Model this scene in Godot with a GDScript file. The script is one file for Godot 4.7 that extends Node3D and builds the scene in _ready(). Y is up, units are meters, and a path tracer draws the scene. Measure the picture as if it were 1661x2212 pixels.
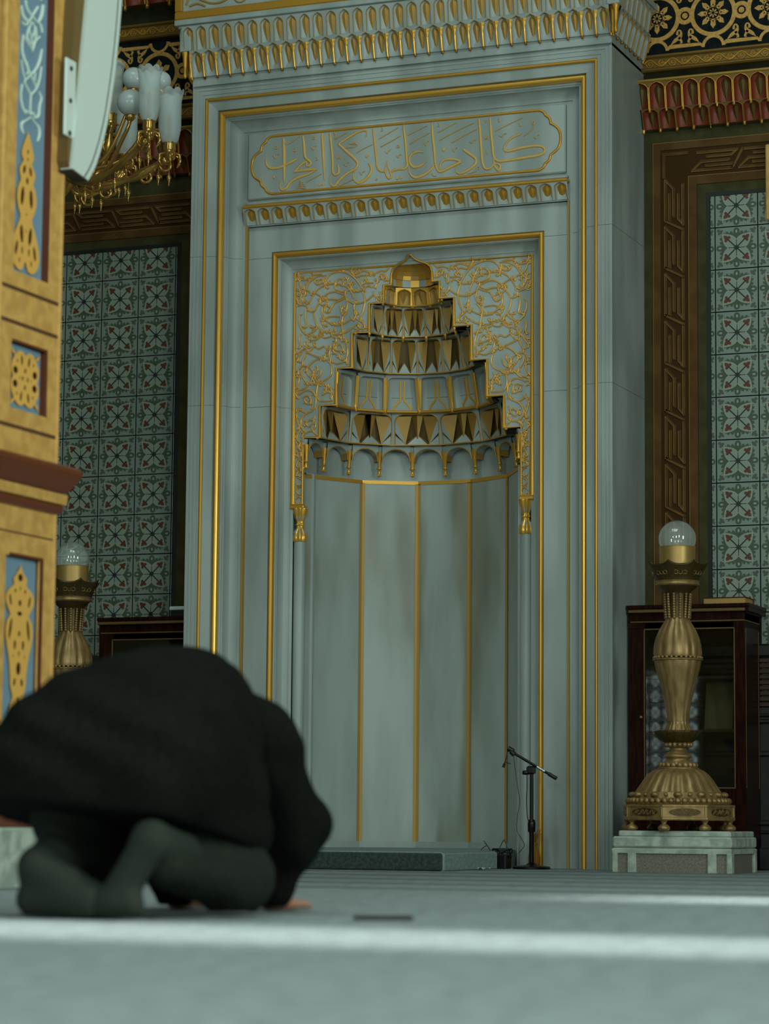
extends Node3D
# The prayer niche of a mosque: world x runs along the niche wall (0 = axis of the niche), y up, the niche's front plane at z = 0.

const WALL := -0.61
const TOP := 4.445

var M := {}
var names := {}
var rng := RandomNumberGenerator.new()


class MB:
	# collects triangles per material; corners go counter-clockwise seen from outside
	var s := {}
	var xf := Transform3D()

	func surf(m: Material) -> Dictionary:
		if not s.has(m):
			s[m] = {"v": PackedVector3Array(), "n": PackedVector3Array(), "u": PackedVector2Array()}
		return s[m]

	func tri(m: Material, a: Vector3, b: Vector3, c: Vector3) -> void:
		var n := (b - a).cross(c - a)
		if n.length_squared() < 1e-16:
			return
		n = n.normalized()
		tri_n(m, a, b, c, n, n, n)

	func tri_n(m: Material, a: Vector3, b: Vector3, c: Vector3, na: Vector3, nb: Vector3, nc: Vector3, ua := Vector2.ZERO, ub := Vector2.ZERO, uc := Vector2.ZERO) -> void:
		if xf.basis.determinant() < 0.0:
			var keep := [b, nb, ub]
			b = c
			nb = nc
			ub = uc
			c = keep[0]
			nc = keep[1]
			uc = keep[2]
		var d := surf(m)
		d.v.append(xf * a)
		d.v.append(xf * c)
		d.v.append(xf * b)
		d.n.append((xf.basis * na).normalized())
		d.n.append((xf.basis * nc).normalized())
		d.n.append((xf.basis * nb).normalized())
		d.u.append(ua)
		d.u.append(uc)
		d.u.append(ub)

	func quad(m: Material, a: Vector3, b: Vector3, c: Vector3, d: Vector3) -> void:
		tri(m, a, b, c)
		tri(m, a, c, d)

	func quad_uv(m: Material, a: Vector3, b: Vector3, c: Vector3, d: Vector3, u0 := Vector2(0, 1), u1 := Vector2(1, 0)) -> void:
		var n := (b - a).cross(c - a).normalized()
		tri_n(m, a, b, c, n, n, n, Vector2(u0.x, u0.y), Vector2(u1.x, u0.y), Vector2(u1.x, u1.y))
		tri_n(m, a, c, d, n, n, n, Vector2(u0.x, u0.y), Vector2(u1.x, u1.y), Vector2(u0.x, u1.y))

	func box(m: Material, lo: Vector3, hi: Vector3, b := 0.0) -> void:
		# a box with chamfered edges of width b
		if b <= 0.0:
			var p := []
			for k in 8:
				p.append(Vector3(hi.x if k & 1 else lo.x, hi.y if k & 2 else lo.y, hi.z if k & 4 else lo.z))
			for f in [[4, 5, 7, 6], [1, 0, 2, 3], [5, 1, 3, 7], [0, 4, 6, 2], [6, 7, 3, 2], [0, 1, 5, 4]]:
				quad(m, p[f[0]], p[f[1]], p[f[2]], p[f[3]])
			return
		var c := (lo + hi) / 2.0
		var h := (hi - lo) / 2.0
		b = minf(b, minf(h.x, minf(h.y, h.z)) * 0.9)
		var fp := func(ax: int, sg: float, u: float, w: float) -> Vector3:
			# a corner of the face across axis ax
			var v := Vector3.ZERO
			v[ax] = sg * h[ax]
			v[(ax + 1) % 3] = u * (h[(ax + 1) % 3] - b)
			v[(ax + 2) % 3] = w * (h[(ax + 2) % 3] - b)
			return c + v
		for ax in 3:
			for sg in [-1.0, 1.0]:
				var q := [fp.call(ax, sg, -1, -1), fp.call(ax, sg, 1, -1), fp.call(ax, sg, 1, 1), fp.call(ax, sg, -1, 1)]
				if sg < 0:
					q.reverse()
				quad(m, q[0], q[1], q[2], q[3])
		for ax in 3:
			# edges parallel to axis (ax + 2): between faces ax and ax + 1
			for s1 in [-1.0, 1.0]:
				for s2 in [-1.0, 1.0]:
					var a: Vector3 = fp.call(ax, s1, s2, -1)
					var d: Vector3 = fp.call(ax, s1, s2, 1)
					var e: Vector3 = fp.call((ax + 1) % 3, s2, -1, s1)
					var g: Vector3 = fp.call((ax + 1) % 3, s2, 1, s1)
					if s1 * s2 > 0:
						quad(m, a, e, g, d)
					else:
						quad(m, e, a, d, g)
		for s1 in [-1.0, 1.0]:
			for s2 in [-1.0, 1.0]:
				for s3 in [-1.0, 1.0]:
					var a: Vector3 = fp.call(0, s1, s2, s3)
					var d: Vector3 = fp.call(1, s2, s3, s1)
					var e: Vector3 = fp.call(2, s3, s1, s2)
					if s1 * s2 * s3 > 0:
						tri(m, a, d, e)
					else:
						tri(m, a, e, d)

	func grid(m: Material, rows: Array, cu := false, cv := false, flip := false, uvs := Vector2(1, 1)) -> void:
		# a smooth sheet through rows of points; cu closes each row, cv closes the rows; normal = (along row) x (along rows)
		var nr := rows.size()
		var nc: int = rows[0].size()
		var nn := []
		for i in nr:
			var r := PackedVector3Array()
			for j in nc:
				var jl := (j - 1 + nc) % nc if cu else maxi(j - 1, 0)
				var jr := (j + 1) % nc if cu else mini(j + 1, nc - 1)
				var il := (i - 1 + nr) % nr if cv else maxi(i - 1, 0)
				var ir := (i + 1) % nr if cv else mini(i + 1, nr - 1)
				var du: Vector3 = rows[i][jr] - rows[i][jl]
				var dv: Vector3 = rows[ir][j] - rows[il][j]
				var n := du.cross(dv)
				if n.length_squared() < 1e-18:
					# a pole: look one row further
					var k := mini(i + 1, nr - 1) if i < nr / 2 else maxi(i - 1, 0)
					du = rows[k][jr] - rows[k][jl]
					n = du.cross(dv)
				r.append((-n if flip else n).normalized())
			nn.append(r)
		for i in (nr if cv else nr - 1):
			var i2 := (i + 1) % nr
			for j in (nc if cu else nc - 1):
				var j2 := (j + 1) % nc
				var a: Vector3 = rows[i][j]
				var b: Vector3 = rows[i][j2]
				var c: Vector3 = rows[i2][j2]
				var d: Vector3 = rows[i2][j]
				var ua := Vector2(float(j) / nc * uvs.x, float(i) / nr * uvs.y)
				var ub := Vector2(float(j + 1) / nc * uvs.x, float(i) / nr * uvs.y)
				var uc := Vector2(float(j + 1) / nc * uvs.x, float(i + 1) / nr * uvs.y)
				var ud := Vector2(float(j) / nc * uvs.x, float(i + 1) / nr * uvs.y)
				if flip:
					if not a.is_equal_approx(b):
						tri_n(m, a, c, b, nn[i][j], nn[i2][j2], nn[i][j2], ua, uc, ub)
					if not c.is_equal_approx(d):
						tri_n(m, a, d, c, nn[i][j], nn[i2][j], nn[i2][j2], ua, ud, uc)
				else:
					if not a.is_equal_approx(b):
						tri_n(m, a, b, c, nn[i][j], nn[i][j2], nn[i2][j2], ua, ub, uc)
					if not c.is_equal_approx(d):
						tri_n(m, a, c, d, nn[i][j], nn[i2][j2], nn[i2][j], ua, uc, ud)

	func lathe(m: Material, prof: Array, seg: int, at := Vector3.ZERO, flutes := 0, depth := 0.0, from := 0.0, to := TAU) -> void:
		# profile of Vector2(radius, height) from the bottom up, turned about y; flutes press n grooves in
		var rows := []
		var whole := to - from > TAU - 0.001
		for p in prof:
			var r := PackedVector3Array()
			for k in (seg if whole else seg + 1):
				var a := from + (to - from) * k / seg
				var rr: float = p.x
				if flutes > 0:
					rr *= 1.0 - depth * (1.0 - absf(sin(a * flutes / 2.0)))
				r.append(at + Vector3(sin(a) * rr, p.y, cos(a) * rr))
			rows.append(r)
		grid(m, rows, whole)

	func hard_lathe(m: Material, prof: Array, seg: int, at := Vector3.ZERO, ph := 0.0) -> void:
		# the same with a crease at every profile point; seg <= 12 also gives flat sides
		for i in prof.size() - 1:
			var p: Vector2 = prof[i]
			var q: Vector2 = prof[i + 1]
			if seg <= 12:
				for k in seg:
					var a := TAU * k / seg + ph
					var b := TAU * (k + 1) / seg + ph
					quad(m, at + Vector3(sin(a) * p.x, p.y, cos(a) * p.x), at + Vector3(sin(b) * p.x, p.y, cos(b) * p.x), at + Vector3(sin(b) * q.x, q.y, cos(b) * q.x), at + Vector3(sin(a) * q.x, q.y, cos(a) * q.x))
			else:
				lathe(m, [p, q], seg, at)

	func ball(m: Material, c: Vector3, r: float, seg := 10, sc := Vector3.ONE) -> void:
		var rows := []
		var half := maxi(seg / 2, 3)
		for i in half + 1:
			var t := -PI / 2 + PI * i / half
			var row := PackedVector3Array()
			for k in seg:
				var a := TAU * k / seg
				row.append(c + Vector3(sin(a) * cos(t), sin(t), cos(a) * cos(t)) * r * sc)
			rows.append(row)
		grid(m, rows, true)

	func tube(m: Material, path: Array, rad: Variant, seg := 8, caps := true) -> void:
		var rows := []
		var n := path.size()
		var up := Vector3(0.13, 0.97, 0.2).normalized()
		for i in n:
			var t: Vector3 = (path[mini(i + 1, n - 1)] - path[maxi(i - 1, 0)]).normalized()
			var sd := t.cross(up)
			if sd.length() < 0.05:
				sd = t.cross(Vector3(1, 0.1, 0))
			sd = sd.normalized()
			up = sd.cross(t).normalized()
			var r: float = rad[i] if rad is Array or rad is PackedFloat32Array else rad
			var row := PackedVector3Array()
			for k in seg:
				var a := TAU * k / seg
				row.append(path[i] + (sd * cos(a) - up * sin(a)) * r)
			rows.append(row)
		grid(m, rows, true)
		if caps:
			for e in [0, n - 1]:
				for k in seg:
					if e == 0:
						tri(m, path[0], rows[0][(k + 1) % seg], rows[0][k])
					else:
						tri(m, path[n - 1], rows[n - 1][k], rows[n - 1][(k + 1) % seg])

	func relief(m: Material, pts: Array, wid: Variant, h: float, rounded := true, groove := false) -> void:
		# a raised band along a flat path (x, y) on the plane z = 0, of height h; wid = full width, one number or one for each point
		var n := pts.size()
		if n < 2:
			return
		var prof := [[-0.5, 0.0], [-0.46, 0.55], [-0.25, 0.9], [0.0, 1.0], [0.25, 0.9], [0.46, 0.55], [0.5, 0.0]] if rounded else [[-0.5, 0.0], [-0.44, 1.0], [0.44, 1.0], [0.5, 0.0]]
		if groove:
			prof = [[-0.5, 0.0], [-0.46, 0.6], [-0.32, 1.0], [-0.14, 0.72], [0.0, 0.58], [0.14, 0.72], [0.32, 1.0], [0.46, 0.6], [0.5, 0.0]]
		var rows := []
		for i in n:
			var t: Vector2 = (pts[mini(i + 1, n - 1)] - pts[maxi(i - 1, 0)]).normalized()
			var sd := Vector2(t.y, -t.x)
			var mit := 1.0
			if i > 0 and i < n - 1:
				var t0: Vector2 = (pts[i] - pts[i - 1]).normalized()
				mit = 1.0 / maxf(0.45, absf(t0.dot(t)))
			var w: float = wid[i] if wid is Array or wid is PackedFloat32Array else wid
			var row := PackedVector3Array()
			for p in prof:
				row.append(Vector3(pts[i].x + sd.x * p[0] * w * mit, pts[i].y + sd.y * p[0] * w * mit, h * p[1] * (1.0 if w > 0.4 * h else w / (0.4 * h))))
			rows.append(row)
		if rounded:
			grid(m, rows)
		else:
			for i in n - 1:
				for j in 3:
					quad(m, rows[i][j], rows[i][j + 1], rows[i + 1][j + 1], rows[i + 1][j])
		for e in [0, n - 1]:
			for j in prof.size() - 2:
				if e == 0:
					tri(m, rows[0][0], rows[0][j + 2], rows[0][j + 1])
				else:
					tri(m, rows[e][0], rows[e][j + 1], rows[e][j + 2])

	func extrude(m: Material, poly: PackedVector2Array, z0: float, z1: float, bev := 0.0) -> void:
		# a flat counter-clockwise outline (x, y), thick from z0 to z1
		if Geometry2D.is_polygon_clockwise(poly):
			poly = poly.duplicate()
			poly.reverse()
		var top := poly
		if bev > 0.0:
			var inset := Geometry2D.offset_polygon(poly, -bev)
			if inset.size() == 1 and inset[0].size() == poly.size():
				pass
		var idx := Geometry2D.triangulate_polygon(top)
		for i in range(0, idx.size(), 3):
			var a := top[idx[i]]
			var b := top[idx[i + 1]]
			var c := top[idx[i + 2]]
			if (b - a).cross(c - a) < 0:
				var t := b
				b = c
				c = t
			tri(m, Vector3(a.x, a.y, z1), Vector3(b.x, b.y, z1), Vector3(c.x, c.y, z1))
			tri(m, Vector3(a.x, a.y, z0), Vector3(c.x, c.y, z0), Vector3(b.x, b.y, z0))
		var n := poly.size()
		for i in n:
			var a := poly[i]
			var b := poly[(i + 1) % n]
			quad(m, Vector3(a.x, a.y, z0), Vector3(b.x, b.y, z0), Vector3(b.x, b.y, z1), Vector3(a.x, a.y, z1))

	func mesh() -> ArrayMesh:
		var am := ArrayMesh.new()
		for m in s:
			if s[m].v.is_empty():
				continue
			var arr := []
			arr.resize(Mesh.ARRAY_MAX)
			arr[Mesh.ARRAY_VERTEX] = s[m].v
			arr[Mesh.ARRAY_NORMAL] = s[m].n
			arr[Mesh.ARRAY_TEX_UV] = s[m].u
			am.add_surface_from_arrays(Mesh.PRIMITIVE_TRIANGLES, arr)
			am.surface_set_material(am.get_surface_count() - 1, m)
		return am


func numbered(called: String) -> String:
	if not names.has(called):
		names[called] = 0
		return called
	names[called] += 1
	return "%s_%03d" % [called, names[called]]


func meta(o: Node, label := "", category := "", group := "", kind := "") -> Node:
	for k in [["label", label], ["category", category], ["group", group], ["kind", kind]]:
		if k[1] != "":
			o.set_meta(k[0], k[1])
	return o


func thing(called: String, label: String, category: String, at := Vector3.ZERO, turn := 0.0, group := "") -> Node3D:
	var o := Node3D.new()
	o.name = numbered(called)
	add_child(o)
	o.position = at
	o.rotation.y = turn
	meta(o, label, category, group)
	return o


func put(called: String, mesh: Mesh, parent: Node, at := Transform3D()) -> MeshInstance3D:
	# one named mesh: a part under a thing, or a top-level object
	var o := MeshInstance3D.new()
	o.mesh = mesh
	o.transform = at
	if parent == self:
		o.name = numbered(called)
		add_child(o)
	else:
		var n := called
		var k := 0
		while parent.has_node(NodePath(n)):
			k += 1
			n = "%s_%03d" % [called, k]
		o.name = n
		parent.add_child(o)
	return o


func part(called: String, mb: MB, parent: Node, label := "") -> MeshInstance3D:
	var o := put(called, mb.mesh(), parent)
	if label != "":
		o.set_meta("label", label)
	return o


func spline(p: Array, sub := 5, closed := false) -> Array:
	# Catmull-Rom through the points (Vector2 or Vector3)
	var out := []
	var n := p.size()
	for i in (n if closed else n - 1):
		var a = p[(i - 1 + n) % n] if closed else p[maxi(i - 1, 0)]
		var b = p[i]
		var c = p[(i + 1) % n]
		var d = p[(i + 2) % n] if closed else p[mini(i + 2, n - 1)]
		for k in sub:
			var t := float(k) / sub
			out.append(0.5 * (2.0 * b + (c - a) * t + (2.0 * a - 5.0 * b + 4.0 * c - d) * t * t + (3.0 * b - a - 3.0 * c + d) * t * t * t))
	if not closed:
		out.append(p[n - 1])
	return out


func splinef(p: Array, sub := 5) -> Array:
	var out := []
	for i in p.size() - 1:
		for k in sub:
			var t := float(k) / sub
			t = t * t * (3.0 - 2.0 * t)
			out.append(lerpf(p[i], p[i + 1], t))
	out.append(p[p.size() - 1])
	return out


func arc2(c: Vector2, r: float, a0: float, a1: float, n := 16) -> Array:
	var out := []
	for i in n + 1:
		var a := deg_to_rad(lerpf(a0, a1, float(i) / n))
		out.append(c + Vector2(cos(a), sin(a)) * r)
	return out


func _ready() -> void:
	# ---- camera ----
	var cam := Camera3D.new()
	cam.name = "camera"
	cam.keep_aspect = Camera3D.KEEP_HEIGHT
	cam.near = 0.05
	cam.far = 100.0
	var yaw := deg_to_rad(21.99)
	var pitch := deg_to_rad(6.70)
	var roll := deg_to_rad(0.495)
	var fwd := Vector3(-sin(yaw) * cos(pitch), sin(pitch), -cos(yaw) * cos(pitch))
	var rt := Vector3(cos(yaw), 0, -sin(yaw))
	var up := rt.cross(fwd)
	cam.transform = Transform3D(Basis(rt * cos(roll) + up * sin(roll), up * cos(roll) - rt * sin(roll), -fwd), Vector3(5.2873, 0.2434, 13.2))
	var ca := CameraAttributesPhysical.new()
	ca.frustum_focal_length = 92.4
	ca.frustum_focus_distance = 14.3
	ca.exposure_aperture = 2.8
	ca.auto_exposure_enabled = false
	cam.attributes = ca
	add_child(cam)
	cam.fov = rad_to_deg(2.0 * atan(1106.0 / 5678.8))

	# ---- sky, sun, daylight, exposure ----
	var env := Environment.new()
	env.background_mode = Environment.BG_SKY
	var sky := Sky.new()
	var sm := ProceduralSkyMaterial.new()
	sm.sky_top_color = Color(0.50, 0.62, 0.66)
	sm.sky_horizon_color = Color(0.78, 0.86, 0.85)
	sm.ground_bottom_color = Color(0.30, 0.33, 0.31)
	sm.ground_horizon_color = Color(0.55, 0.60, 0.58)
	sky.sky_material = sm
	env.sky = sky
	env.background_energy_multiplier = 0.6
	env.tonemap_mode = Environment.TONE_MAPPER_LINEAR
	env.tonemap_exposure = 0.78
	env.sdfgi_enabled = true
	env.ssao_enabled = true
	env.ssil_enabled = true
	var we := WorldEnvironment.new()
	we.name = "world"
	we.environment = env
	add_child(we)
	var sun := DirectionalLight3D.new()
	sun.name = "sun"
	sun.light_color = Color(0.97, 1.0, 0.97)
	sun.light_energy = 4.2
	sun.light_angular_distance = 4.5
	sun.shadow_enabled = true
	add_child(sun)
	sun.look_at_from_position(Vector3(10, 7.0, 0.0), Vector3(0, 0, -0.05), Vector3.UP)
	# daylight: a laylight in the ceiling and tall frosted windows behind the camera and to the right
	daylight("laylight_daylight", Vector3(1.2, 8.9, 6.6), Vector3(0, -1, 0), Vector2(5.0, 4.0), 24.0)
	daylight("side_window_daylight", Vector3(7.55, 2.3, 4.9), Vector3(-1, 0, 0), Vector2(0.8, 2.4), 20.0)
	daylight("front_window_daylight", Vector3(-1.5, 4.0, 16.85), Vector3(0, 0, -1), Vector2(1.6, 3.6), 22.0)
	daylight("front_window_daylight", Vector3(4.5, 4.0, 16.85), Vector3(0, 0, -1), Vector2(1.6, 3.6), 30.0)
	daylight("side_window_daylight", Vector3(7.45, 4.0, 11.4), Vector3(-1, 0, 0), Vector2(1.6, 3.6), 42.0)

	rng.seed = 7
	materials()
	room()
	wall_decoration()
	mihrab()
	pier()
	platform()
	candlesticks()
	cabinets()
	chandelier()
	speaker()
	person()
	microphone()
	small_things()


func daylight(called: String, at: Vector3, dir: Vector3, size: Vector2, e: float) -> void:
	var l := AreaLight3D.new()
	l.name = called
	l.light_color = Color(0.92, 1.0, 0.965)
	l.area_size = size
	l.light_energy = e
	l.area_range = 40.0
	l.area_attenuation = 2.0
	l.shadow_enabled = true
	add_child(l, true)
	l.look_at_from_position(at, at + dir, Vector3.UP if absf(dir.y) < 0.9 else Vector3.BACK)


func flat(called: String, c: Color, rough := 0.7, metal := 0.0, spec := 0.5) -> StandardMaterial3D:
	var m := StandardMaterial3D.new()
	m.resource_name = called
	m.albedo_color = c
	m.roughness = rough
	m.metallic = metal
	m.metallic_specular = spec if rough < 0.7 else 0.15
	M[called] = m
	return m


func noise_tex(a: Color, b: Color, freq: float, oct := 4, sz := 256, sd := 1, lo := 0.3, hi := 0.7) -> NoiseTexture2D:
	var f := FastNoiseLite.new()
	f.seed = sd
	f.noise_type = FastNoiseLite.TYPE_SIMPLEX_SMOOTH
	f.frequency = freq
	f.fractal_octaves = oct
	var t := NoiseTexture2D.new()
	t.width = sz
	t.height = sz
	t.seamless = true
	t.noise = f
	var g := Gradient.new()
	g.offsets = PackedFloat32Array([lo, hi])
	g.colors = PackedColorArray([a, b])
	t.color_ramp = g
	return t


func noisy(called: String, a: Color, b: Color, rough: float, freq: float, scale: Vector3, metal := 0.0, oct := 4, lo := 0.3, hi := 0.7) -> StandardMaterial3D:
	var m := flat(called, Color.WHITE, rough, metal)
	m.albedo_texture = noise_tex(a, b, freq, oct, 256, called.length() + 3, lo, hi)
	m.uv1_triplanar = true
	m.uv1_world_triplanar = true
	m.uv1_scale = scale
	return m


func bumpy(m: StandardMaterial3D, cm: float, freq := 0.05, sd := 5) -> void:
	m.heightmap_enabled = true
	m.heightmap_scale = cm
	m.heightmap_texture = noise_tex(Color.BLACK, Color.WHITE, freq, 3, 256, sd)


func materials() -> void:
	noisy("marble", Color(0.56, 0.595, 0.58), Color(0.66, 0.695, 0.685), 0.42, 0.012, Vector3(0.9, 0.16, 0.9), 0.0, 5, 0.22, 0.72)
	var stained := noisy("marble_stained", Color(0.57, 0.605, 0.585), Color(0.65, 0.685, 0.67), 0.42, 0.014, Vector3(1.1, 0.2, 1.1), 0.0, 5, 0.22, 0.72)
	stained.detail_enabled = true
	stained.detail_blend_mode = BaseMaterial3D.BLEND_MODE_MUL
	flat("gold", Color(0.80, 0.59, 0.22), 0.36, 0.5)
	flat("gold_paint", Color(0.68, 0.52, 0.24), 0.5, 0.2)
	flat("script_gold", Color(0.82, 0.66, 0.38), 0.5, 0.12)
	flat("stem_gold", Color(0.84, 0.66, 0.36), 0.34, 0.45)
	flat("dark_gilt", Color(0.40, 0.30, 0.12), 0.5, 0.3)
	flat("fret_ground", Color(0.22, 0.10, 0.06), 0.8)
	flat("rail_tan", Color(0.46, 0.38, 0.24), 0.7)
	flat("gold_bright", Color(0.88, 0.67, 0.29), 0.30, 0.55)
	flat("joint", Color(0.30, 0.33, 0.31), 0.9)
	flat("grout", Color(0.10, 0.14, 0.12), 0.9)
	flat("black_border", Color(0.055, 0.075, 0.06), 0.6)
	noisy("green_paint", Color(0.25, 0.235, 0.15), Color(0.285, 0.27, 0.175), 0.8, 0.02, Vector3(1, 1, 1))
	noisy("dark_green_paint", Color(0.165, 0.165, 0.115), Color(0.20, 0.20, 0.145), 0.8, 0.02, Vector3(1, 1, 1))
	noisy("brown_paint", Color(0.33, 0.235, 0.14), Color(0.38, 0.275, 0.165), 0.8, 0.02, Vector3(1, 1, 1))
	flat("dark_brown_paint", Color(0.255, 0.175, 0.10), 0.8)
	flat("ochre_line", Color(0.56, 0.42, 0.23), 0.7)
	noisy("navy_paint", Color(0.085, 0.105, 0.115), Color(0.12, 0.14, 0.145), 0.75, 0.03, Vector3(2, 2, 2))
	noisy("frieze_gold", Color(0.74, 0.55, 0.26), Color(0.82, 0.63, 0.32), 0.6, 0.05, Vector3(3, 3, 3), 0.05)
	flat("red_paint", Color(0.48, 0.17, 0.07), 0.5)
	flat("olive_leaf", Color(0.40, 0.31, 0.13), 0.5, 0.2)
	flat("gilt_carving", Color(0.50, 0.38, 0.17), 0.45, 0.4)
	noisy("brass", Color(0.52, 0.41, 0.25), Color(0.66, 0.53, 0.35), 0.42, 0.03, Vector3(3, 1, 3), 0.5)
	noisy("dark_brass", Color(0.28, 0.22, 0.12), Color(0.38, 0.30, 0.16), 0.42, 0.05, Vector3(6, 6, 6), 0.6)
	flat("polished_brass", Color(0.74, 0.58, 0.31), 0.24, 0.8)
	flat("band_brass", Color(0.68, 0.55, 0.32), 0.42, 0.55)
	noisy("mahogany", Color(0.12, 0.05, 0.035), Color(0.19, 0.08, 0.05), 0.35, 0.03, Vector3(6, 0.7, 6))
	M.mahogany.metallic_specular = 0.2
	flat("wood_line", Color(0.42, 0.32, 0.17), 0.5, 0.2)
	noisy("plaster_tan", Color(0.75, 0.56, 0.28), Color(0.82, 0.63, 0.33), 0.62, 0.02, Vector3(2.5, 2.5, 2.5), 0.0, 5)
	flat("fret_gold", Color(0.90, 0.68, 0.33), 0.55, 0.1)
	flat("panel_blue", Color(0.46, 0.56, 0.63), 0.7)
	flat("trim_brown", Color(0.42, 0.22, 0.13), 0.28)
	flat("line_brown", Color(0.36, 0.21, 0.10), 0.6)
	flat("relief_white", Color(0.80, 0.86, 0.82), 0.6)
	flat("white_plastic", Color(0.82, 0.86, 0.83), 0.5)
	flat("grey_plastic", Color(0.30, 0.29, 0.24), 0.7)
	flat("screw", Color(0.25, 0.24, 0.20), 0.4, 0.6)
	flat("black_plastic", Color(0.035, 0.035, 0.035), 0.4)
	flat("black_metal", Color(0.07, 0.07, 0.07), 0.32, 0.5)
	flat("chrome", Color(0.7, 0.7, 0.68), 0.2, 0.9)
	var c := noisy("carpet", Color(0.50, 0.53, 0.54), Color(0.58, 0.61, 0.62), 0.95, 0.03, Vector3(1.5, 1.5, 1.5), 0.0, 5)
	bumpy(c, 0.25, 0.2)
	flat("carpet_line", Color(0.40, 0.44, 0.435), 0.95)
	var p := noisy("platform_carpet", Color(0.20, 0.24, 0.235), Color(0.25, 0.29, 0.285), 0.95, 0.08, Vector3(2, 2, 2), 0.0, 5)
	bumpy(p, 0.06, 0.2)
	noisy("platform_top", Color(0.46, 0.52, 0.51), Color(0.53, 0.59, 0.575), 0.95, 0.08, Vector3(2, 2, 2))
	var coat := noisy("coat_cloth", Color(0.065, 0.072, 0.064), Color(0.095, 0.102, 0.09), 0.9, 0.05, Vector3(4, 4, 4))
	bumpy(coat, 0.15, 0.12)
	noisy("trouser_cloth", Color(0.13, 0.145, 0.125), Color(0.17, 0.185, 0.16), 0.9, 0.05, Vector3(5, 5, 5))
	noisy("sock_cloth", Color(0.15, 0.17, 0.15), Color(0.20, 0.22, 0.195), 0.95, 0.1, Vector3(8, 8, 8))
	flat("skin", Color(0.66, 0.46, 0.36), 0.55)
	noisy("hair", Color(0.03, 0.025, 0.02), Color(0.07, 0.06, 0.05), 0.6, 0.1, Vector3(12, 3, 12))
	flat("page", Color(0.70, 0.56, 0.34), 0.8)
	flat("book_red", Color(0.30, 0.05, 0.04), 0.5)
	flat("paper", Color(0.62, 0.60, 0.45), 0.8)
	flat("straw", Color(0.62, 0.42, 0.20), 0.8)
	noisy("wainscot", Color(0.085, 0.10, 0.09), Color(0.125, 0.14, 0.125), 0.45, 0.03, Vector3(2, 2, 2))
	noisy("slat_wood", Color(0.20, 0.13, 0.07), Color(0.27, 0.175, 0.09), 0.5, 0.03, Vector3(0.8, 8, 8))
	noisy("plain_wall", Color(0.34, 0.33, 0.24), Color(0.40, 0.39, 0.29), 0.9, 0.02, Vector3(0.5, 0.5, 0.5))
	flat("ceiling_paint", Color(0.52, 0.52, 0.46), 0.9)
	noisy("pink_stone", Color(0.40, 0.38, 0.34), Color(0.50, 0.46, 0.42), 0.6, 0.05, Vector3(6, 6, 6))
	noisy("pedestal_marble", Color(0.56, 0.60, 0.56), Color(0.70, 0.73, 0.68), 0.5, 0.02, Vector3(2, 2, 2))
	var g := flat("clear_glass", Color(0.9, 0.95, 0.93, 0.10), 0.03)
	g.transparency = BaseMaterial3D.TRANSPARENCY_ALPHA
	g.cull_mode = BaseMaterial3D.CULL_DISABLED
	var cg := flat("cabinet_glass", Color(0.10, 0.09, 0.05, 0.25), 0.02, 0.0, 1.0)
	cg.transparency = BaseMaterial3D.TRANSPARENCY_ALPHA
	cg.cull_mode = BaseMaterial3D.CULL_DISABLED
	var fg := flat("frosted_glass", Color(0.82, 0.88, 0.88, 0.5), 0.4)
	fg.transparency = BaseMaterial3D.TRANSPARENCY_ALPHA
	fg.cull_mode = BaseMaterial3D.CULL_DISABLED
	var ob := flat("opal_glass", Color(0.74, 0.78, 0.78), 0.2)
	ob.subsurf_scatter_enabled = true
	ob.subsurf_scatter_strength = 0.3
	var wg := flat("window_glow", Color(0.75, 0.82, 0.80), 0.6)
	wg.emission_enabled = true
	wg.emission = Color(0.86, 1.0, 0.97)
	wg.emission_energy_multiplier = 1.6
	var wb := flat("window_bright", Color(0.75, 0.82, 0.80), 0.6)
	wb.emission_enabled = true
	wb.emission = Color(0.9, 1.0, 0.97)
	wb.emission_energy_multiplier = 3.0
	var tile := flat("tile_print", Color.WHITE, 0.42)
	tile.albedo_texture = tile_image()
	stained.detail_albedo = stain_image()


func stain_image() -> ImageTexture:
	# soft brownish soiling of the marble in the niche
	var n := FastNoiseLite.new()
	n.seed = 21
	n.frequency = 0.02
	n.fractal_octaves = 3
	var im := n.get_seamless_image(128, 128)
	var out := Image.create(128, 128, false, Image.FORMAT_RGB8)
	for y in 128:
		for x in 128:
			var v := smoothstep(0.45, 0.85, im.get_pixel(x, y).r)
			out.set_pixel(x, y, Color(1, 1, 1).lerp(Color(0.80, 0.76, 0.68), v))
	return ImageTexture.create_from_image(out)


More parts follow.
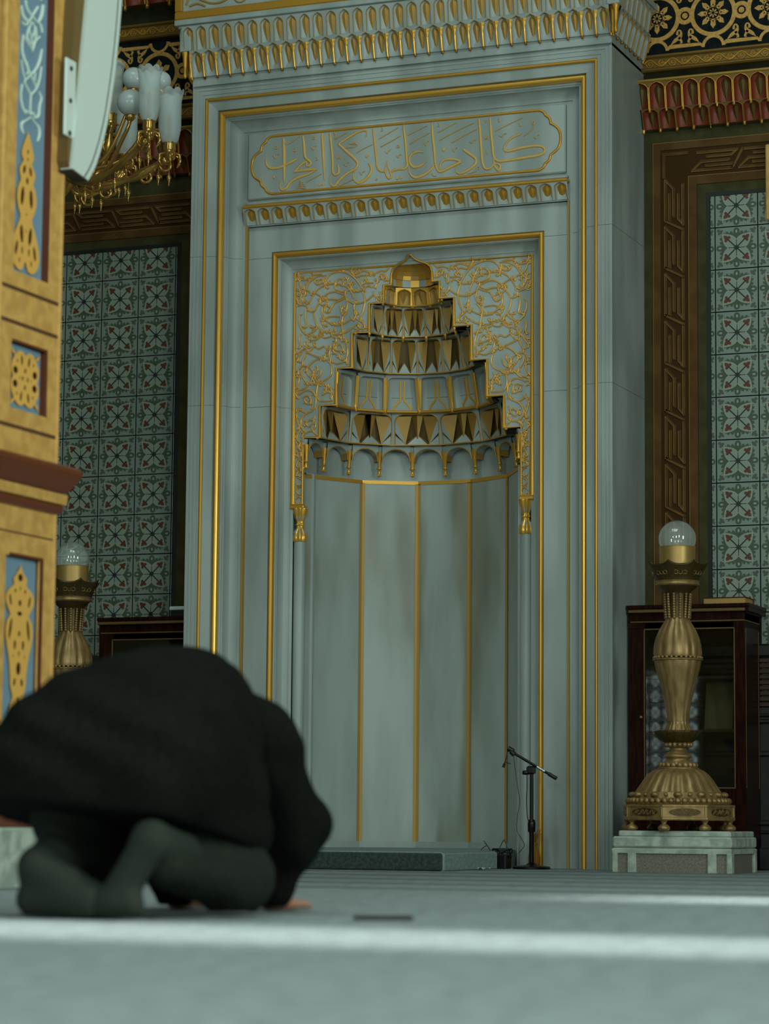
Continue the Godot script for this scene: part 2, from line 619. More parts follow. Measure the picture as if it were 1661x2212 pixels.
func tile_image() -> ImageTexture:
	# the printed glaze of one wall tile: four petals round a dark star, sage scrolls towards the edges
	var n := 256
	var im := Image.create(n, n, false, Image.FORMAT_RGB8)
	var pale := Color(0.49, 0.535, 0.50)
	var light := Color(0.575, 0.61, 0.55)
	var sage := Color(0.255, 0.31, 0.25)
	var sage2 := Color(0.30, 0.325, 0.29)
	var red := Color(0.36, 0.165, 0.105)
	var dark := Color(0.085, 0.125, 0.125)
	for j in n / 2:
		for i in n / 2:
			var x := (i + 0.5) / n
			var y := (j + 0.5) / n
			var c := pale
			var a := maxf(x, y)
			var b := minf(x, y)
			# distances along and across the diagonal
			var s := (x + y) * 0.70711
			var t := (a - b) * 0.70711
			# sage band with a ragged outer edge
			var rag := 0.385 + 0.022 * sin(b * 62.0) + 0.012 * sin(b * 131.0 + 1.0)
			if b < 0.30 and a < rag and a > 0.20:
				c = sage if b > 0.1 else sage2
			if a < 0.34:
				c = sage
			# ogee at the middle of each side
			var ox := b / 0.075
			var oy := (a - 0.40) / 0.085
			if ox * ox + oy * oy < 1.0 or (a > 0.30 and a < 0.40 and b < 0.075):
				c = sage
			if pow(b / 0.022, 2) + pow((a - 0.395) / 0.038, 2) < 1.0:
				c = light
			# trefoil in the corner
			var q := Vector2(a - 0.405, b - 0.405)
			if q.length() < 0.038 or (Vector2(a, b) - Vector2(0.445, 0.43)).length() < 0.028 or (Vector2(a, b) - Vector2(0.42, 0.355)).length() < 0.03 or (Vector2(a, b) - Vector2(0.375, 0.375)).length() < 0.03:
				c = sage2
			# petal
			var k := clampf(s / 0.478, 0.0, 1.0)
			var w := 0.175 * pow(sin(PI * pow(k, 0.92)), 0.72) * (1.0 - 0.25 * k)
			if k < 1.0 and t < w:
				c = light if t > w - 0.022 or s > 0.42 else pale.lerp(light, 0.45)
				# three-lobed red leaf in it
				var lobe := (Vector2(s - 0.350, t) / Vector2(0.066, 0.046)).length() < 1.0 or (Vector2(s - 0.305, t - 0.058) / Vector2(0.036, 0.032)).length() < 1.0 or (s > 0.38 and s < 0.44 and t < (0.44 - s) * 0.7)
				lobe = lobe or (s > 0.26 and s < 0.31 and t < 0.02 + (s - 0.26) * 0.7 and t > (0.295 - s) * 1.2)
				if lobe:
					c = red
				if s < 0.30 and t < 0.014:
					c = dark
			# star
			var ang := atan2(b, a)
			var rad := 0.055 + 0.05 * pow(absf(cos(ang * 4.0)), 5.0)
			if Vector2(a, b).length() < rad:
				c = dark
			if b < 0.007 and a < 0.2:
				c = dark
			for p in [[i, j], [-1 - i, j], [i, -1 - j], [-1 - i, -1 - j]]:
				im.set_pixel(n / 2 + p[0], n / 2 + p[1], c)
	return ImageTexture.create_from_image(im)


func struct(called: String, mb: MB, label: String, category := "wall") -> MeshInstance3D:
	var o := put(called, mb.mesh(), self)
	meta(o, label, category, "", "structure")
	return o


func room() -> void:
	var b := MB.new()
	b.box(M.carpet, Vector3(-7.9, -0.3, -1.6), Vector3(7.9, 0.0, 17.3))
	# seams between the prayer rows
	var fl := struct("floor", b, "pale teal grey wall to wall prayer carpet of the hall", "floor")
	for k in 7:
		b = MB.new()
		b.box(M.carpet_line, Vector3(-7.5, -0.01, -0.1 + 0.72 * k), Vector3(7.5, 0.0015, 0.02 + 0.72 * k))
		part("row_stripe", b, fl)
	b = MB.new()
	b.box(M.ceiling_paint, Vector3(-7.9, 9.0, -1.6), Vector3(7.9, 9.3, 17.3))
	var cl := struct("ceiling", b, "plain pale ceiling high above the hall", "ceiling")
	b = MB.new()
	b.box(M.window_glow, Vector3(-1.3, 8.93, 4.6), Vector3(3.7, 9.0, 8.6))
	part("laylight", b, cl, "glowing frosted skylight panel")
	# wall behind the niche, with an opening that the niche fills
	b = MB.new()
	b.box(M.plain_wall, Vector3(-7.9, 0, WALL - 0.4), Vector3(-1.15, 9.0, WALL))
	b.box(M.plain_wall, Vector3(1.15, 0, WALL - 0.4), Vector3(7.9, 9.0, WALL))
	b.box(M.plain_wall, Vector3(-1.15, 4.3, WALL - 0.4), Vector3(1.15, 9.0, WALL))
	b.box(M.plain_wall, Vector3(-1.6, 0, WALL - 0.6), Vector3(1.6, 5.0, WALL - 0.4))
	struct("wall_back", b, "painted wall of the hall behind the marble niche")
	b = MB.new()
	b.box(M.plain_wall, Vector3(-7.9, 0, WALL), Vector3(-7.6, 9.0, 17.3))
	struct("wall_left", b, "plain side wall left of the hall")
	# right wall with three openings for the sun
	b = MB.new()
	var wins := [[4.45, 5.35, 1.0, 3.6], [7.62, 8.5, 1.3, 5.4], [10.6, 12.2, 2.2, 5.8]]
	var z := WALL
	for w in wins:
		b.box(M.plain_wall, Vector3(7.6, 0, z), Vector3(7.9, 9.0, w[0]))
		b.box(M.plain_wall, Vector3(7.6, 0, w[0]), Vector3(7.9, w[2], w[1]))
		b.box(M.plain_wall, Vector3(7.6, w[3], w[0]), Vector3(7.9, 9.0, w[1]))
		z = w[1]
	b.box(M.plain_wall, Vector3(7.6, 0, z), Vector3(7.9, 9.0, 17.3))
	struct("wall_right", b, "plain side wall with windows right of the hall")
	for i in 3:
		var w: Array = wins[i]
		b = MB.new()
		for e in [w[0], w[1] - 0.05]:
			b.box(M.mahogany, Vector3(7.72, w[2], e), Vector3(7.78, w[3], e + 0.05), 0.005)
		for e in [w[2], w[3] - 0.05]:
			b.box(M.mahogany, Vector3(7.72, e, w[0] + 0.05), Vector3(7.78, e + 0.05, w[1] - 0.05), 0.005)
		var f := struct("window_%d" % (i + 1), b, ["low side window nearest the niche wall", "tall side window in the middle of the right wall", "frosted side window nearest the entrance wall"][i], "window")
		b = MB.new()
		b.box(M.window_glow if i == 2 else M.clear_glass, Vector3(7.745, w[2] + 0.05, w[0] + 0.05), Vector3(7.755, w[3] - 0.05, w[1] - 0.05))
		part("pane", b, f)
	# entrance wall behind the camera, with two latticed windows
	b = MB.new()
	b.box(M.plain_wall, Vector3(-7.9, 0, 17.0), Vector3(7.9, 9.0, 17.3))
	struct("wall_front", b, "plain entrance wall behind the viewer")
	for i in 2:
		var cx: float = [-1.5, 4.5][i]
		b = MB.new()
		b.box(M.window_glow, Vector3(cx - 0.8, 2.2, 16.95), Vector3(cx + 0.8, 5.8, 17.0))
		var f := struct("window_%d" % (i + 4), b, ["left latticed window of the entrance wall", "right latticed window of the entrance wall"][i], "window")
		b = MB.new()
		for k in 5:
			b.box(M.mahogany, Vector3(cx - 0.82 + 0.4 * k, 2.2, 16.9), Vector3(cx - 0.78 + 0.4 * k, 5.8, 16.95))
		for k in 10:
			b.box(M.mahogany, Vector3(cx - 0.8, 2.18 + 0.4 * k, 16.9), Vector3(cx + 0.8, 2.22 + 0.4 * k, 16.95))
		part("lattice", b, f)
	b = MB.new()
	b.box(M.window_bright, Vector3(-3.75, 0.55, 16.95), Vector3(-3.05, 2.05, 17.0))
	var low := struct("window_6", b, "low window with pierced tracery beside the entrance", "window")
	b = MB.new()
	b.xf = Transform3D(Basis(Vector3.UP, PI), Vector3(-3.4, 1.3, 16.95))
	for i in 5:
		for j in 8:
			var c := Vector2(-0.30 + 0.15 * i, -0.68 + 0.19 * j)
			b.relief(M.mahogany, arc2(c, 0.085, 0, 360, 14), 0.034, 0.03, false)
			b.relief(M.mahogany, [c + Vector2(-0.08, -0.1), c + Vector2(0.08, 0.1)], 0.02, 0.028, false)
			b.relief(M.mahogany, [c + Vector2(-0.08, 0.1), c + Vector2(0.08, -0.1)], 0.02, 0.026, false)
	part("tracery", b, low)


func cell(w: float, h: float, p0: float, p1: float, dep: float, rib: Material, hollow: Material, leaf: Material, edge: Material, drop: Material, rw := 0.13, lw := 0.36, dropl := 0.2, ah := 0.92, dr := 1.0, tee: Material = null) -> ArrayMesh:
	# one honeycomb cell: ribs and pointed arch in front, a hollow behind with a folded leaf, half a pendant on each rib.
	# x from -w/2 to w/2, y from 0 (bottom) to h, the front face leans from z = p0 below to p1 above
	var b := MB.new()
	var hw := w / 2.0
	var iw := hw * (1.0 - rw)
	var fz := func(y: float) -> float: return lerpf(p0, p1, y / h)
	var arch := func(x: float) -> float:
		var q := absf(x) / iw
		return h * (ah - 0.20 + 0.18 * (1.0 - pow(q, 2.8)) + 0.03 * maxf(0.0, 1.0 - q * 5.0))
	var n := 10
	var xs := []
	for i in n + 1:
		xs.append(-iw * cos(PI * i / n))
	for sg in [-1.0, 1.0]:
		var x0: float = minf(sg * hw, sg * iw)
		var x1: float = maxf(sg * hw, sg * iw)
		b.quad(rib, Vector3(x0, 0, p0), Vector3(x1, 0, p0), Vector3(x1, h, p1), Vector3(x0, h, p1))
	for i in n:
		var ya: float = arch.call(xs[i])
		var yb: float = arch.call(xs[i + 1])
		b.quad(rib, Vector3(xs[i], ya, fz.call(ya)), Vector3(xs[i + 1], yb, fz.call(yb)), Vector3(xs[i + 1], h, p1), Vector3(xs[i], h, p1))
	var rows := []
	for v in 6:
		var row := PackedVector3Array()
		for i in n + 1:
			var y: float = arch.call(xs[i]) * v / 5.0
			var q: float = xs[i] / iw
			var z: float = fz.call(y) - dep * sqrt(maxf(0.0, 1.0 - q * q)) * (1.0 if v < 5 else 0.55) * lerpf(0.75, 1.0, v / 5.0)
			row.append(Vector3(xs[i], y, z))
		rows.append(row)
	b.grid(hollow, rows)
	for i in n:
		var a: Vector3 = rows[5][i]
		var c: Vector3 = rows[5][i + 1]
		b.quad(hollow, a, c, Vector3(c.x, c.y, fz.call(c.y)), Vector3(a.x, a.y, fz.call(a.y)))
	if leaf:
		# folded leaf, ridge in the middle
		var ly := [0.04, 0.36, 0.62, 0.78, ah - 0.04]
		var lx := [0.0, 0.55, 0.92, 1.0, 0.45]
		for i in 4:
			for sg in [-1.0, 1.0]:
				var ya: float = ly[i] * h
				var yb: float = ly[i + 1] * h
				var za: float = fz.call(ya) - dep * 0.80
				var zb: float = fz.call(yb) - dep * 0.80
				var ra := Vector3(0, ya, za + dep * 0.5 * lx[i])
				var rb := Vector3(0, yb, zb + dep * 0.5 * lx[i + 1])
				var ea := Vector3(sg * lw * hw * lx[i], ya, za - dep * 0.02)
				var eb := Vector3(sg * lw * hw * lx[i + 1], yb, zb - dep * 0.02)
				if sg > 0:
					b.quad(leaf, ra, ea, eb, rb)
				else:
					b.quad(leaf, ea, ra, rb, eb)
	if edge:
		var p := [Vector3(-iw, 0, p0)]
		for i in range(0, n + 1, 1):
			var y: float = arch.call(xs[i])
			p.append(Vector3(xs[i], y, fz.call(y)))
		p.append(Vector3(iw, 0, p0))
		b.tube(edge, p, w * 0.028, 5, false)
	if drop:
		for sg in [-1.0, 1.0]:
			var at := Vector3(sg * hw, 0, p0 - w * 0.08)
			var r := w * 0.085 * dr
			b.lathe(drop, [Vector2(0.0, -h * dropl), Vector2(r * 0.8, -h * dropl * 0.92), Vector2(r, -h * dropl * 0.5), Vector2(r * 0.9, -h * dropl * 0.2), Vector2(r * 1.25, 0), Vector2(r * 1.25, h * 0.03), Vector2(0.0, h * 0.04)], 8, at)
	if tee:
		# gilt T on each rib: broad under the arch, narrow below
		for sg in [-1.0, 1.0]:
			var prev := []
			for q in [[0.0, 0.10], [0.40, 0.11], [0.55, 0.16], [0.72, 0.30], [0.84, 0.50]]:
				var y: float = q[0] * h
				var cur := [Vector3(sg * hw, y, fz.call(y) + 0.0045), Vector3(sg * (hw - q[1] * hw), y, fz.call(y) + 0.001)]
				if prev:
					if sg < 0:
						b.quad(tee, prev[0], prev[1], cur[1], cur[0])
					else:
						b.quad(tee, prev[1], prev[0], cur[0], cur[1])
				prev = cur
	# under side and back
	b.quad(rib, Vector3(-hw, 0, -0.002), Vector3(hw, 0, -0.002), Vector3(hw, 0, p0), Vector3(-hw, 0, p0))
	return b.mesh()


func bars(b: MB, m: Material, p: Array, w: float, h: float) -> void:
	# straight bars along a bent line, each a little longer than its stretch so that the corners close
	for i in p.size() - 1:
		var d: Vector2 = (p[i + 1] - p[i]).normalized() * w * 0.42
		b.relief(m, [p[i] - d, p[i + 1] + d], w, h + 0.0001 * (i % 3), false)


func meander(b: MB, n: int, per: float, wid: float, at: Callable) -> void:
	# bars of a fret border; at(u, v) gives the plane point for u across (0..1) and v along (in periods)
	for k in n:
		var lines := [
			[[0.09, 0.98], [0.09, 0.12], [0.48, 0.32], [0.48, 0.90]],
			[[0.91, 0.24], [0.91, 1.08], [0.70, 0.96], [0.70, 0.44]],
			[[0.09, 0.99], [0.91, 1.19]],
			[[0.285, 0.42], [0.285, 0.98]],
		]
		for l in lines:
			var p := []
			for q in l:
				p.append(at.call(q[0], q[1] + k))
			bars(b, M.brown_paint, p, wid * 0.115, 0.006)
			var e := []
			for q in l:
				e.append(at.call(q[0] - 0.055, q[1] + k - 0.012))
			var keep := b.xf
			b.xf = b.xf.translated_local(Vector3(0, 0, 0.0056))
			bars(b, M.ochre_line, e, wid * 0.018, 0.0018)
			b.xf = keep


func wall_decoration() -> void:
	var tile := tile_mesh(0.2375, 0.2335, Rect2(0, 0, 1, 1))
	var red_top := cell(0.0955, 0.150, 0.085, 0.115, 0.050, M.gilt_carving, M.red_paint, M.olive_leaf, M.gold_bright, M.gold_bright, 0.07, 0.62, 0.12, 0.98, 1.1)
	var red_low := cell(0.0955, 0.106, 0.040, 0.084, 0.045, M.gilt_carving, M.red_paint, M.olive_leaf, M.gilt_carving, M.gold_bright, 0.06, 0.40, 0.20, 1.0, 1.1)
	for sg in [1.0, -1.0]:
		var side: String = "right" if sg > 0 else "left"
		var xf := func(x0: float, y0: float, x1: float, y1: float, z0: float, z1: float) -> Array:
			return [Vector3(minf(sg * x0, sg * x1), y0, WALL + z0), Vector3(maxf(sg * x0, sg * x1), y1, WALL + z1)]
		var far := 2.75 if sg > 0 else 3.25
		# tiles
		var top := 3.673 if sg > 0 else 3.637
		var row0 := 3.493 if sg > 0 else 3.459
		var rowh := 0.2356 if sg > 0 else 0.2376
		var col0 := 1.657 if sg > 0 else 1.641
		var colw := 0.2395 if sg > 0 else 0.2455
		var b := MB.new()
		var bx: Array = xf.call(1.60, 1.20, far, top + 0.02, 0.0, 0.004)
		b.box(M.grout, bx[0], bx[1])
		var panel := struct("trim_%d" % (1 if sg > 0 else 2), b, "panel of printed wall tiles %s of the marble niche" % ("right" if sg > 0 else "left"), "tile panel")
		for j in 12:
			var y1 := row0 - rowh * (j - 1)
			var y0 := y1 - rowh
			var f1 := minf(y1, top)
			for i in range(-1, 3 if sg > 0 else 5):
				var a := col0 + colw * i
				var c := a + colw
				var cut := Rect2(0, 0, 1, 1)
				if i < 0:
					var k := (c - 1.629) / colw
					cut.position.x = 1.0 - k if sg > 0 else 0.0
					cut.size.x = k
					a = 1.629
				if f1 < y1:
					cut.position.y = (y1 - f1) / rowh
					cut.size.y = 1.0 - cut.position.y
				var ms: ArrayMesh = tile if cut.size == Vector2.ONE else tile_mesh((c - a) - 0.002, (f1 - y0) - 0.002, cut)
				var cx = sg * (a + c) / 2.0
				var o := put("tile", ms, panel, Transform3D(Basis(), Vector3(cx, (y0 + f1) / 2.0, WALL + 0.004)))
				if ms == tile:
					o.scale = Vector3((colw - 0.0025) / 0.2375, (rowh - 0.0025) / 0.2335, 1)
		# black edge, green band, fret border and its fillets: rings round the tiles
		b = MB.new()
		var ring := func(m: Material, o: float, w: float, z0: float, z1: float, lift := 0.0) -> void:
			# o = distance of the ring's outer edge from the tile field
			var xo := 1.629 - o
			var yo := top + o
			for q in [xf.call(xo, 1.2, xo + w, yo, z0, z1), xf.call(xo + w, yo - w, far + o, yo, z0, z1)]:
				b.box(m, q[0], q[1])
		ring.call(M.black_border, 0.022, 0.022, 0, 0.007)
		ring.call(M.green_paint, 0.071, 0.049, 0, 0.005)
		ring.call(M.dark_brown_paint, 0.075, 0.004, 0, 0.007)
		ring.call(M.brown_paint, 0.121, 0.046, 0, 0.009)
		ring.call(M.ochre_line, 0.124, 0.003, 0, 0.0095)
		ring.call(M.dark_brown_paint, 0.282, 0.158, 0, 0.003)
		ring.call(M.brown_paint, 0.322, 0.040, 0, 0.009)
		ring.call(M.ochre_line, 0.325, 0.003, 0, 0.0095)
		b.xf = Transform3D(Basis(), Vector3(0, 0, WALL + 0.003))
		var xo := 1.629 - 0.282
		var yo := top + 0.282
		meander(b, 9, 0.2655, 0.158, func(u: float, v: float) -> Vector2: return Vector2(sg * (xo + 0.018 + u * 0.122), yo - 0.14 - v * 0.2655))
		meander(b, 4 if sg > 0 else 6, 0.2655, 0.158, func(u: float, v: float) -> Vector2: return Vector2(sg * (xo + 0.15 + v * 0.2655), yo - 0.018 - (1.0 - u) * 0.122))
		b.relief(M.brown_paint, [Vector2(sg * (xo + 0.02), yo - 0.16), Vector2(sg * (xo + 0.02), yo - 0.025), Vector2(sg * (xo + 0.16), yo - 0.025)], 0.02, 0.006, false)
		b.xf = Transform3D()
		struct("trim_%d" % (3 if sg > 0 else 4), b, "brown painted fret border framing the tiles %s of the niche" % side, "border")
		# green ground above and beside the border
		b = MB.new()
		for q in [xf.call(1.14, 1.2, 1.304, 4.06, 0, 0.002), xf.call(1.304, top + 0.325, far + 0.3, 4.06, 0, 0.002)]:
			b.box(M.green_paint, q[0], q[1])
		for q in [xf.call(1.0, 4.06, far + 0.3, 4.42, 0, 0.002)]:
			b.box(M.dark_green_paint, q[0], q[1])
		struct("trim_%d" % (5 if sg > 0 else 6), b, "plain green painted band of wall %s of the niche" % side, "wall paint")
		# red and gold honeycomb cornice, two rows
		b = MB.new()
		var q: Array = xf.call(1.0, 4.322, far + 0.3, 4.336, 0, 0.125)
		b.box(M.gold_paint, q[0], q[1], 0.004)
		var co := struct("trim_%d" % (7 if sg > 0 else 8), b, "red and gold honeycomb cornice %s of the niche" % side, "cornice")
		for k in (11 if sg > 0 else 15):
			var x: float = 1.308 + 0.0955 * (k - 0.5)
			put("upper_cell", red_top, co, Transform3D(Basis(), Vector3(sg * x, 4.172, WALL)))
			put("lower_cell", red_low, co, Transform3D(Basis(), Vector3(sg * (x + 0.04775), 4.070, WALL)))
		# moulding with a running vine, twice; the painted frieze between
		for lv in [[4.40, 9], [4.925, 11]]:
			if sg > 0 and lv[0] > 4.9:
				continue
			b = MB.new()
			q = xf.call(1.0, lv[0], far + 0.3, lv[0] + 0.022, 0, 0.05)
			b.box(M.gilt_carving, q[0], q[1], 0.008)
			q = xf.call(1.0, lv[0] + 0.022, far + 0.3, lv[0] + 0.08, 0, 0.024)
			b.box(M.gilt_carving, q[0], q[1])
			q = xf.call(1.0, lv[0] + 0.08, far + 0.3, lv[0] + 0.098, 0, 0.042)
			b.box(M.gilt_carving, q[0], q[1], 0.006)
			b.xf = Transform3D(Basis(), Vector3(0, 0, WALL + 0.024))
			var vine := []
			var nn := 9 if sg > 0 else 13
			for i in nn * 16 + 1:
				var tt := i / 16.0
				vine.append(Vector2(sg * (1.26 + tt * 0.131), lv[0] + 0.051 + 0.020 * sin(tt * TAU)))
			b.relief(M.gold, vine, 0.008, 0.006)
			var vine2 := []
			for p in vine:
				vine2.append(Vector2(p.x, 2.0 * (lv[0] + 0.051) - p.y))
			b.relief(M.gilt_carving, vine2, 0.007, 0.0045)
			for i in nn * 2:
				var c := Vector2(sg * (1.26 + (i * 0.5 + 0.27) * 0.131), lv[0] + 0.051 + (-0.004 if i % 2 == 0 else 0.004))
				var sp := []
				for j in 15:
					var an := j * 0.62 * (1 if i % 2 == 0 else -1) + (PI if i % 2 == 0 else 0.0)
					sp.append(c + Vector2(cos(an) * sg, sin(an)) * (0.022 - 0.0013 * j))
				b.relief(M.gold, sp, 0.005, 0.005)
			b.xf = Transform3D()
			struct("trim_%d" % (lv[1] + (0 if sg > 0 else 1)), b, ("lower" if lv[0] < 4.5 else "upper") + " gilt moulding with a running vine %s of the niche" % side, "moulding")
		frieze(sg, far + 0.3, side)
		if sg < 0:
			b = MB.new()
			q = xf.call(1.25, 5.025, 2.5, 5.12, 0, 0.01)
			b.box(M.dark_green_paint, q[0], q[1])
			var up := struct("trim_17", b, "red and gold honeycomb cornice above the frieze left of the niche", "cornice")
			var big := cell(0.15, 0.26, 0.10, 0.16, 0.08, M.gilt_carving, M.red_paint, M.gold_paint, M.gold_paint, M.gold_bright, 0.14, 0.4, 0.1)
			for k in 7:
				put("cell", big, up, Transform3D(Basis(), Vector3(-1.45 - 0.15 * k, 5.12, WALL)))
	# dark wainscot and slatted panel at the right
	var w := MB.new()
	w.box(M.wainscot, Vector3(1.25, 0, WALL), Vector3(3.2, 0.86, WALL + 0.03))
	for y in [[0.775, 0.80, 0.05], [0.81, 0.83, 0.045], [0.60, 0.63, 0.05], [0.235, 0.265, 0.05], [0.19, 0.21, 0.04], [0.0, 0.12, 0.06]]:
		w.box(M.wainscot, Vector3(1.25, y[0], WALL + 0.02), Vector3(3.2, y[1], WALL + y[2]), 0.008)
	w.box(M.wainscot, Vector3(1.25, 1.13, WALL), Vector3(3.2, 1.2, WALL + 0.05), 0.01)
	var ws := struct("trim_15", w, "dark moulded stone dado below the tiles right of the niche", "wainscot")
	for k in 9:
		w = MB.new()
		w.box(M.slat_wood, Vector3(1.25, 0.865 + 0.0295 * k, WALL + 0.002), Vector3(3.2, 0.865 + 0.0295 * k + 0.025, WALL + 0.028), 0.004)
		part("slat", w, ws)
	w = MB.new()
	w.box(M.wainscot, Vector3(-3.6, 0, WALL), Vector3(-1.25, 1.2, WALL + 0.03))
	struct("trim_16", w, "dark moulded stone dado below the tiles left of the niche", "wainscot")


func tile_mesh(w: float, h: float, cut: Rect2) -> ArrayMesh:
	var b := MB.new()
	var x := w / 2.0
	var y := h / 2.0
	var c := minf(0.002, w * 0.2)
	var z := 0.005
	b.quad_uv(M.tile_print, Vector3(-x + c, -y + c, z), Vector3(x - c, -y + c, z), Vector3(x - c, y - c, z), Vector3(-x + c, y - c, z), Vector2(cut.position.x, cut.end.y), Vector2(cut.end.x, cut.position.y))
	var o := [Vector3(-x, -y, z - c), Vector3(x, -y, z - c), Vector3(x, y, z - c), Vector3(-x, y, z - c)]
	var i := [Vector3(-x + c, -y + c, z), Vector3(x - c, -y + c, z), Vector3(x - c, y - c, z), Vector3(-x + c, y - c, z)]
	for k in 4:
		var l := (k + 1) % 4
		b.quad(M.grout, o[k], o[l], i[l], i[k])
		b.quad(M.grout, Vector3(o[k].x, o[k].y, -0.001), Vector3(o[l].x, o[l].y, -0.001), o[l], o[k])
	return b.mesh()


func frieze(sg: float, far: float, side: String) -> void:
	# navy band with gilt circles, rosettes and scrolls
	var b := MB.new()
	b.box(M.navy_paint, Vector3(minf(sg * 1.0, sg * far), 4.498, WALL), Vector3(maxf(sg * 1.0, sg * far), 4.925, WALL + 0.006))
	var fr := struct("trim_%d" % (13 if sg > 0 else 14), b, "navy frieze with gilt circles and rosettes %s of the niche" % side, "frieze")
	var zf := Transform3D(Basis(), Vector3(0, 0, WALL + 0.006))
	var g = M.frieze_gold
	var per := 0.322
	var cy := 4.711
	var n := 5 if sg > 0 else 7
	var x0 := 1.331 if sg > 0 else -1.458
	for k in n:
		var cx := x0 + sg * per * k
		# big ring with its rosette
		b = MB.new()
		b.xf = zf
		b.relief(g, arc2(Vector2(cx, cy), 0.121, 0, 360, 40), 0.026, 0.003, false)
		part("ring", b, fr)
		b = MB.new()
		b.xf = zf
		var eight := sg > 0 and k % 2 == 1
		var np := 8 if sg > 0 else 6
		for i in np:
			var a := 360.0 * i / np + 90.0
			var dir := Vector2(cos(deg_to_rad(a)), sin(deg_to_rad(a)))
			var nr := Vector2(-dir.y, dir.x)
			var c := Vector2(cx, cy)
			if np == 8:
				b.relief(g, [c + dir * 0.034 + nr * 0.014, c + dir * 0.048 + nr * 0.008, c + dir * 0.064 + nr * 0.006, c + dir * 0.085], [0.006, 0.010, 0.020, 0.003], 0.003, false)
				b.relief(g, [c + dir * 0.034 - nr * 0.014, c + dir * 0.048 - nr * 0.008, c + dir * 0.064 - nr * 0.006, c + dir * 0.085], [0.006, 0.010, 0.020, 0.003], 0.003, false)
				b.relief(g, [c + dir * 0.055, c + dir * 0.068, c + dir * 0.088], [0.020, 0.030, 0.002], 0.0032, false)
				b.relief(g, [c + dir * 0.008, c + dir * 0.020, c + dir * 0.028], [0.003, 0.011, 0.003], 0.003, false)
			else:
				b.relief(g, [c + dir * 0.014, c + dir * 0.040, c + dir * 0.062, c + dir * 0.084], [0.008, 0.030, 0.042, 0.003], 0.003, false)
		if np == 8:
			b.relief(g, arc2(Vector2(cx, cy), 0.0385, 0, 360, 32), 0.009, 0.003, false)
		part("rosette", b, fr)
		# half circles above and below, link ring, bars and scrolls between two rings
		b = MB.new()
		b.xf = zf
		for ud in [1.0, -1.0]:
			var e: float = 4.711 + ud * 0.168
			var hc := []
			for i in 13:
				var a := PI * i / 12
				hc.append(Vector2(cx + cos(a) * 0.058, cy + ud * (0.190 - sin(a) * 0.058)))
			b.relief(g, hc, 0.018, 0.0038, false)
			b.relief(g, [Vector2(cx + 0.058, cy + ud * 0.185), Vector2(cx + 0.073, cy + ud * 0.170), Vector2(cx + per - 0.073, cy + ud * 0.170), Vector2(cx + per - 0.058, cy + ud * 0.185)], 0.019, 0.0033, false)
			var mx := cx + per / 2.0
			for lr in [1.0, -1.0]:
				var s := []
				for p in [[0.080, 0.158], [0.055, 0.135], [0.030, 0.118], [0.022, 0.095], [0.030, 0.080], [0.042, 0.085], [0.044, 0.100], [0.036, 0.104]]:
					s.append(Vector2(mx + lr * p[0], cy + ud * p[1]))
				b.relief(g, spline(s, 4), splinef([0.004, 0.022, 0.024, 0.012, 0.009, 0.010, 0.016, 0.004], 4), 0.003, false)
				var s2 := []
				for p in [[0.034, 0.120], [0.026, 0.135], [0.018, 0.150], [0.030, 0.154]]:
					s2.append(Vector2(mx + lr * p[0], cy + ud * p[1]))
				b.relief(g, spline(s2, 4), splinef([0.016, 0.016, 0.010, 0.004], 4), 0.003, false)
		part("scrollwork", b, fr)
		b = MB.new()
		b.xf = zf
		var c2 := Vector2(cx + per / 2.0, cy)
		b.relief(g, arc2(c2, 0.0375, 0, 360, 28), 0.026, 0.0044, false)
		b.relief(g, arc2(c2, 0.0085, 0, 360, 16), 0.017, 0.0032, false)
		part("link_ring", b, fr)


func jamb(b: MB, m: Material, prof: Array, sg: float, xo: float, y0: float, y1: float, ys := 0.0, dz := 0.0) -> void:
	# a straight upright with the profile [offset inwards, z]; ys > 0: mitred at the top below height ys
	for i in prof.size() - 1:
		var p: Array = prof[i]
		var q: Array = prof[i + 1]
		var xp: float = sg * (xo - p[0])
		var xq: float = sg * (xo - q[0])
		var tp: float = ys - p[0] if ys > 0.0 else y1
		var tq: float = ys - q[0] if ys > 0.0 else y1
		var a := Vector3(xp, y0, p[1] + dz)
		var c := Vector3(xq, y0, q[1] + dz)
		var d := Vector3(xq, tq, q[1] + dz)
		var e := Vector3(xp, tp, p[1] + dz)
		if sg < 0:
			b.quad(m, a, c, d, e)
		else:
			b.quad(m, c, a, e, d)


func lintel(b: MB, m: Material, prof: Array, xo: float, yt: float) -> void:
	for i in prof.size() - 1:
		var p: Array = prof[i]
		var q: Array = prof[i + 1]
		b.quad(m, Vector3(-xo + q[0], yt - q[0], q[1]), Vector3(xo - q[0], yt - q[0], q[1]), Vector3(xo - p[0], yt - p[0], p[1]), Vector3(-xo + p[0], yt - p[0], p[1]))


func round_prof(u: float, w: float, z: float, h: float, n := 8) -> Array:
	var out := []
	for i in n + 1:
		var a := PI * i / n
		out.append([u + w / 2.0 - cos(a) * w / 2.0, z + sin(a) * h])
	return out


func cavetto(u0: float, z0: float, u1: float, z1: float, n := 7) -> Array:
	var out := []
	for i in n + 1:
		var a := PI / 2 * i / n
		out.append([u0 + (u1 - u0) * (1.0 - cos(a)), z0 + (z1 - z0) * sin(a)])
	return out


func ink(b: MB, v: Array) -> void:
	var p := []
	var w := []
	for i in range(0, v.size(), 3):
		p.append(Vector2(v[i], v[i + 1]) / 1000.0)
		w.append(v[i + 2] * 1.18 / 1000.0)
	b.relief(M.script_gold, spline(p, 5), splinef(w, 5), 0.007)


